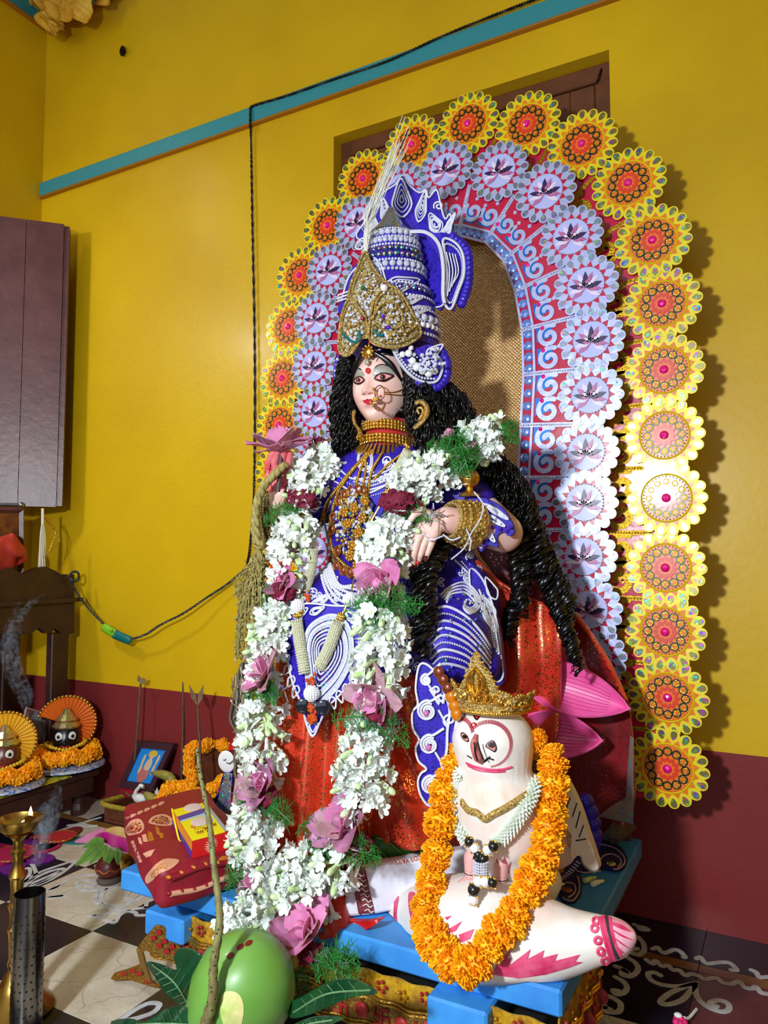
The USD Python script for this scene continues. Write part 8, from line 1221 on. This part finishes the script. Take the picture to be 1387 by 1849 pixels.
paint(rl, [rc_([(600, 235), (660, 215), (740, 230), (730, 260), (660, 255), (610, 262), (660, 290), (760, 290)]), rc_([(920, 260), (850, 280), (800, 320), (800, 380), (860, 410), (950, 415), (1050, 380), (1130, 340)]), rc_([(830, 285), (770, 300), (755, 330), (745, 360), (760, 390), (790, 400), (800, 425), (850, 430), (890, 445), (960, 440), (1010, 450), (1060, 440), (1140, 430)]), rc_([(960, 300), (1010, 310), (980, 345), (1020, 370), (1080, 330), (1130, 320)]), rc_([(700, 495), (800, 480), (950, 460)]), rc_([(740, 495), (820, 525), (900, 548), (930, 500), (990, 460), (1060, 470), (1070, 490), (1130, 490)]), rc_([(1140, 430), (1150, 390), (1190, 370)]), rc_([(750, 100), (770, 130), (800, 140)])], .0055)
paint(rl, [ra([(340, 858), (400, 850), (460, 830), (500, 820)]), ra([(350, 868), (420, 862), (480, 860)]), ra([(580, 1848), (660, 1790), (740, 1748), (795, 1752), (770, 1790), (690, 1820), (600, 1840)])], .006)
rr2 = thing('rangoli', 'white rice paste border of waves and curls on the dark floor right of the table', 'floor drawing', PZ(1250, 1760, 0))
paint(rr2, [rb_([(540, 260), (590, 270), (610, 285), (560, 280), (545, 262), (520, 250)]), rb_([(545, 330), (580, 370), (585, 420), (550, 445), (500, 430), (510, 410), (540, 405)]), rb_([(470, 460), (530, 500), (545, 545), (500, 585), (440, 575), (450, 545), (480, 560)]), rb_([(400, 520), (430, 530), (470, 560)]), rb_([(400, 590), (450, 620), (475, 660), (450, 695), (400, 700), (385, 675), (420, 680)]), rb_([(345, 710), (400, 735), (435, 770), (420, 815), (340, 815), (330, 790), (365, 800)]), rb_([(350, 880), (300, 830), (260, 790), (320, 770), (330, 790)])], .0062)
paint(rr2, [rb_([(640, 408), (670, 398), (690, 420), (720, 435), (780, 412), (820, 425), (850, 460), (840, 462)]), rb_([(925, 470), (950, 462), (970, 490), (1000, 505), (1080, 495), (1140, 500), (1185, 545), (1150, 545)]), rb_([(1280, 545), (1310, 560), (1330, 590), (1390, 590), (1450, 590)]), rb_([(600, 480), (640, 505), (660, 485), (700, 520), (740, 515), (770, 545), (810, 545), (850, 580), (890, 570), (940, 585), (980, 605), (1050, 595), (1090, 625), (1150, 635), (1200, 620), (1230, 655), (1280, 665), (1310, 655), (1340, 690), (1390, 700)])], .0060)
paint(rr2, [rb_([(690, 580), (650, 560), (610, 570), (630, 610), (700, 640), (800, 650), (880, 640), (925, 630)]), rb_([(920, 635), (860, 650), (760, 690), (695, 740), (700, 765), (760, 765), (830, 740), (880, 690), (920, 640)]), rb_([(915, 640), (920, 700), (950, 750), (1010, 790), (1090, 815), (1135, 800), (1125, 760), (1070, 740), (1015, 755), (1020, 775), (1055, 780)])], .0062)
pf2 = thing('pink_blossom', 'tiny pink and white fallen blossom on the dark floor at the bottom right', 'flower', PZ(1228, 1842, 0)); o = PZ(1228, 1845, .008); obj('blossom', cat_([ball(o + np.array([.008*math.cos(a), .008*math.sin(a), 0]), .007, 1) for a in np.arange(5)*1.2566]), mat('blossom_pink', (.90, .12, .45), .5), pf2, kind='stuff'); obj('white_petal', ball(o + np.array([-.004, .006, .008]), (.008, .006, .005), 1), M_tub, pf2); obj('stem', tube(spline([o + np.array([.006, .01, .004]), PZ(1244, 1838, .006), PZ(1258, 1822, .006)], 5), .003, 6), M_tub, pf2)
# smoke curling from the incense and the lamp
def smoke(name, pts, rad_, dens, lab, sc=26):
    m = usdkit.material(stage, '/World/Looks/' + name + '_haze_%d' % len(USED), {'g': ('geometry', {}), 'n': ('noise_texture', {'scale': float(sc), 'detail': 4.0, 'roughness': .6, 'distortion': 1.6}), 'r': ('map_range', {'from_min': .47, 'from_max': .75, 'to_min': 0.0, 'to_max': float(dens), 'clamp': True}), 'v': ('principled_volume', {'color': (.88, .92, 1.0), 'anisotropy': .0})}, [('g.position', 'n.vector'), ('n.fac', 'r.value'), ('r.result', 'v.density')], volume='v.volume')
    P = spline(np.array([PY(*p) for p in pts]), 6); q = obj(name, tube(P, np.interp(np.linspace(0, 1, len(P)), np.linspace(0, 1, len(rad_)), rad_), 12), m, smooth=True); tag(stage.GetPrimAtPath(q), lab, 'smoke', None, 'stuff')
for k in range(3): smoke('lamp_smoke', [(62 + 3*k, 1566, 1.10), (60 + 9*k, 1538, 1.15), (74 + 8*k, 1508 - 6*k, 1.2), (66 + 16*k, 1478 - 10*k, 1.25), (86 + 10*k, 1450 - 16*k, 1.28)], [.004, .010, .016, .020, .008], 26, ('pale smoke wisp behind the lamp flame, nearest to the brass lamp', 'pale smoke wisp behind the lamp flame, middle strand', 'pale smoke wisp behind the lamp flame, farthest from the lamp')[k], 44)
for k in range(3): smoke('incense_smoke', [(44 + 4*k, 1286, 1.35), (30 + 12*k, 1250, 1.4), (14 + 10*k, 1212, 1.42), (10 + 8*k, 1165 - 4*k, 1.45), (20 + 14*k, 1120 - 10*k, 1.5), (36 + 22*k, 1085 - 6*k, 1.55)], [.003, .009, .014, .016, .012, .004], 26, ('bluish smoke strand curling before the dark throne, leftmost', 'bluish smoke strand curling before the dark throne, middle', 'bluish smoke strand curling before the dark throne, rightmost')[k], 40)
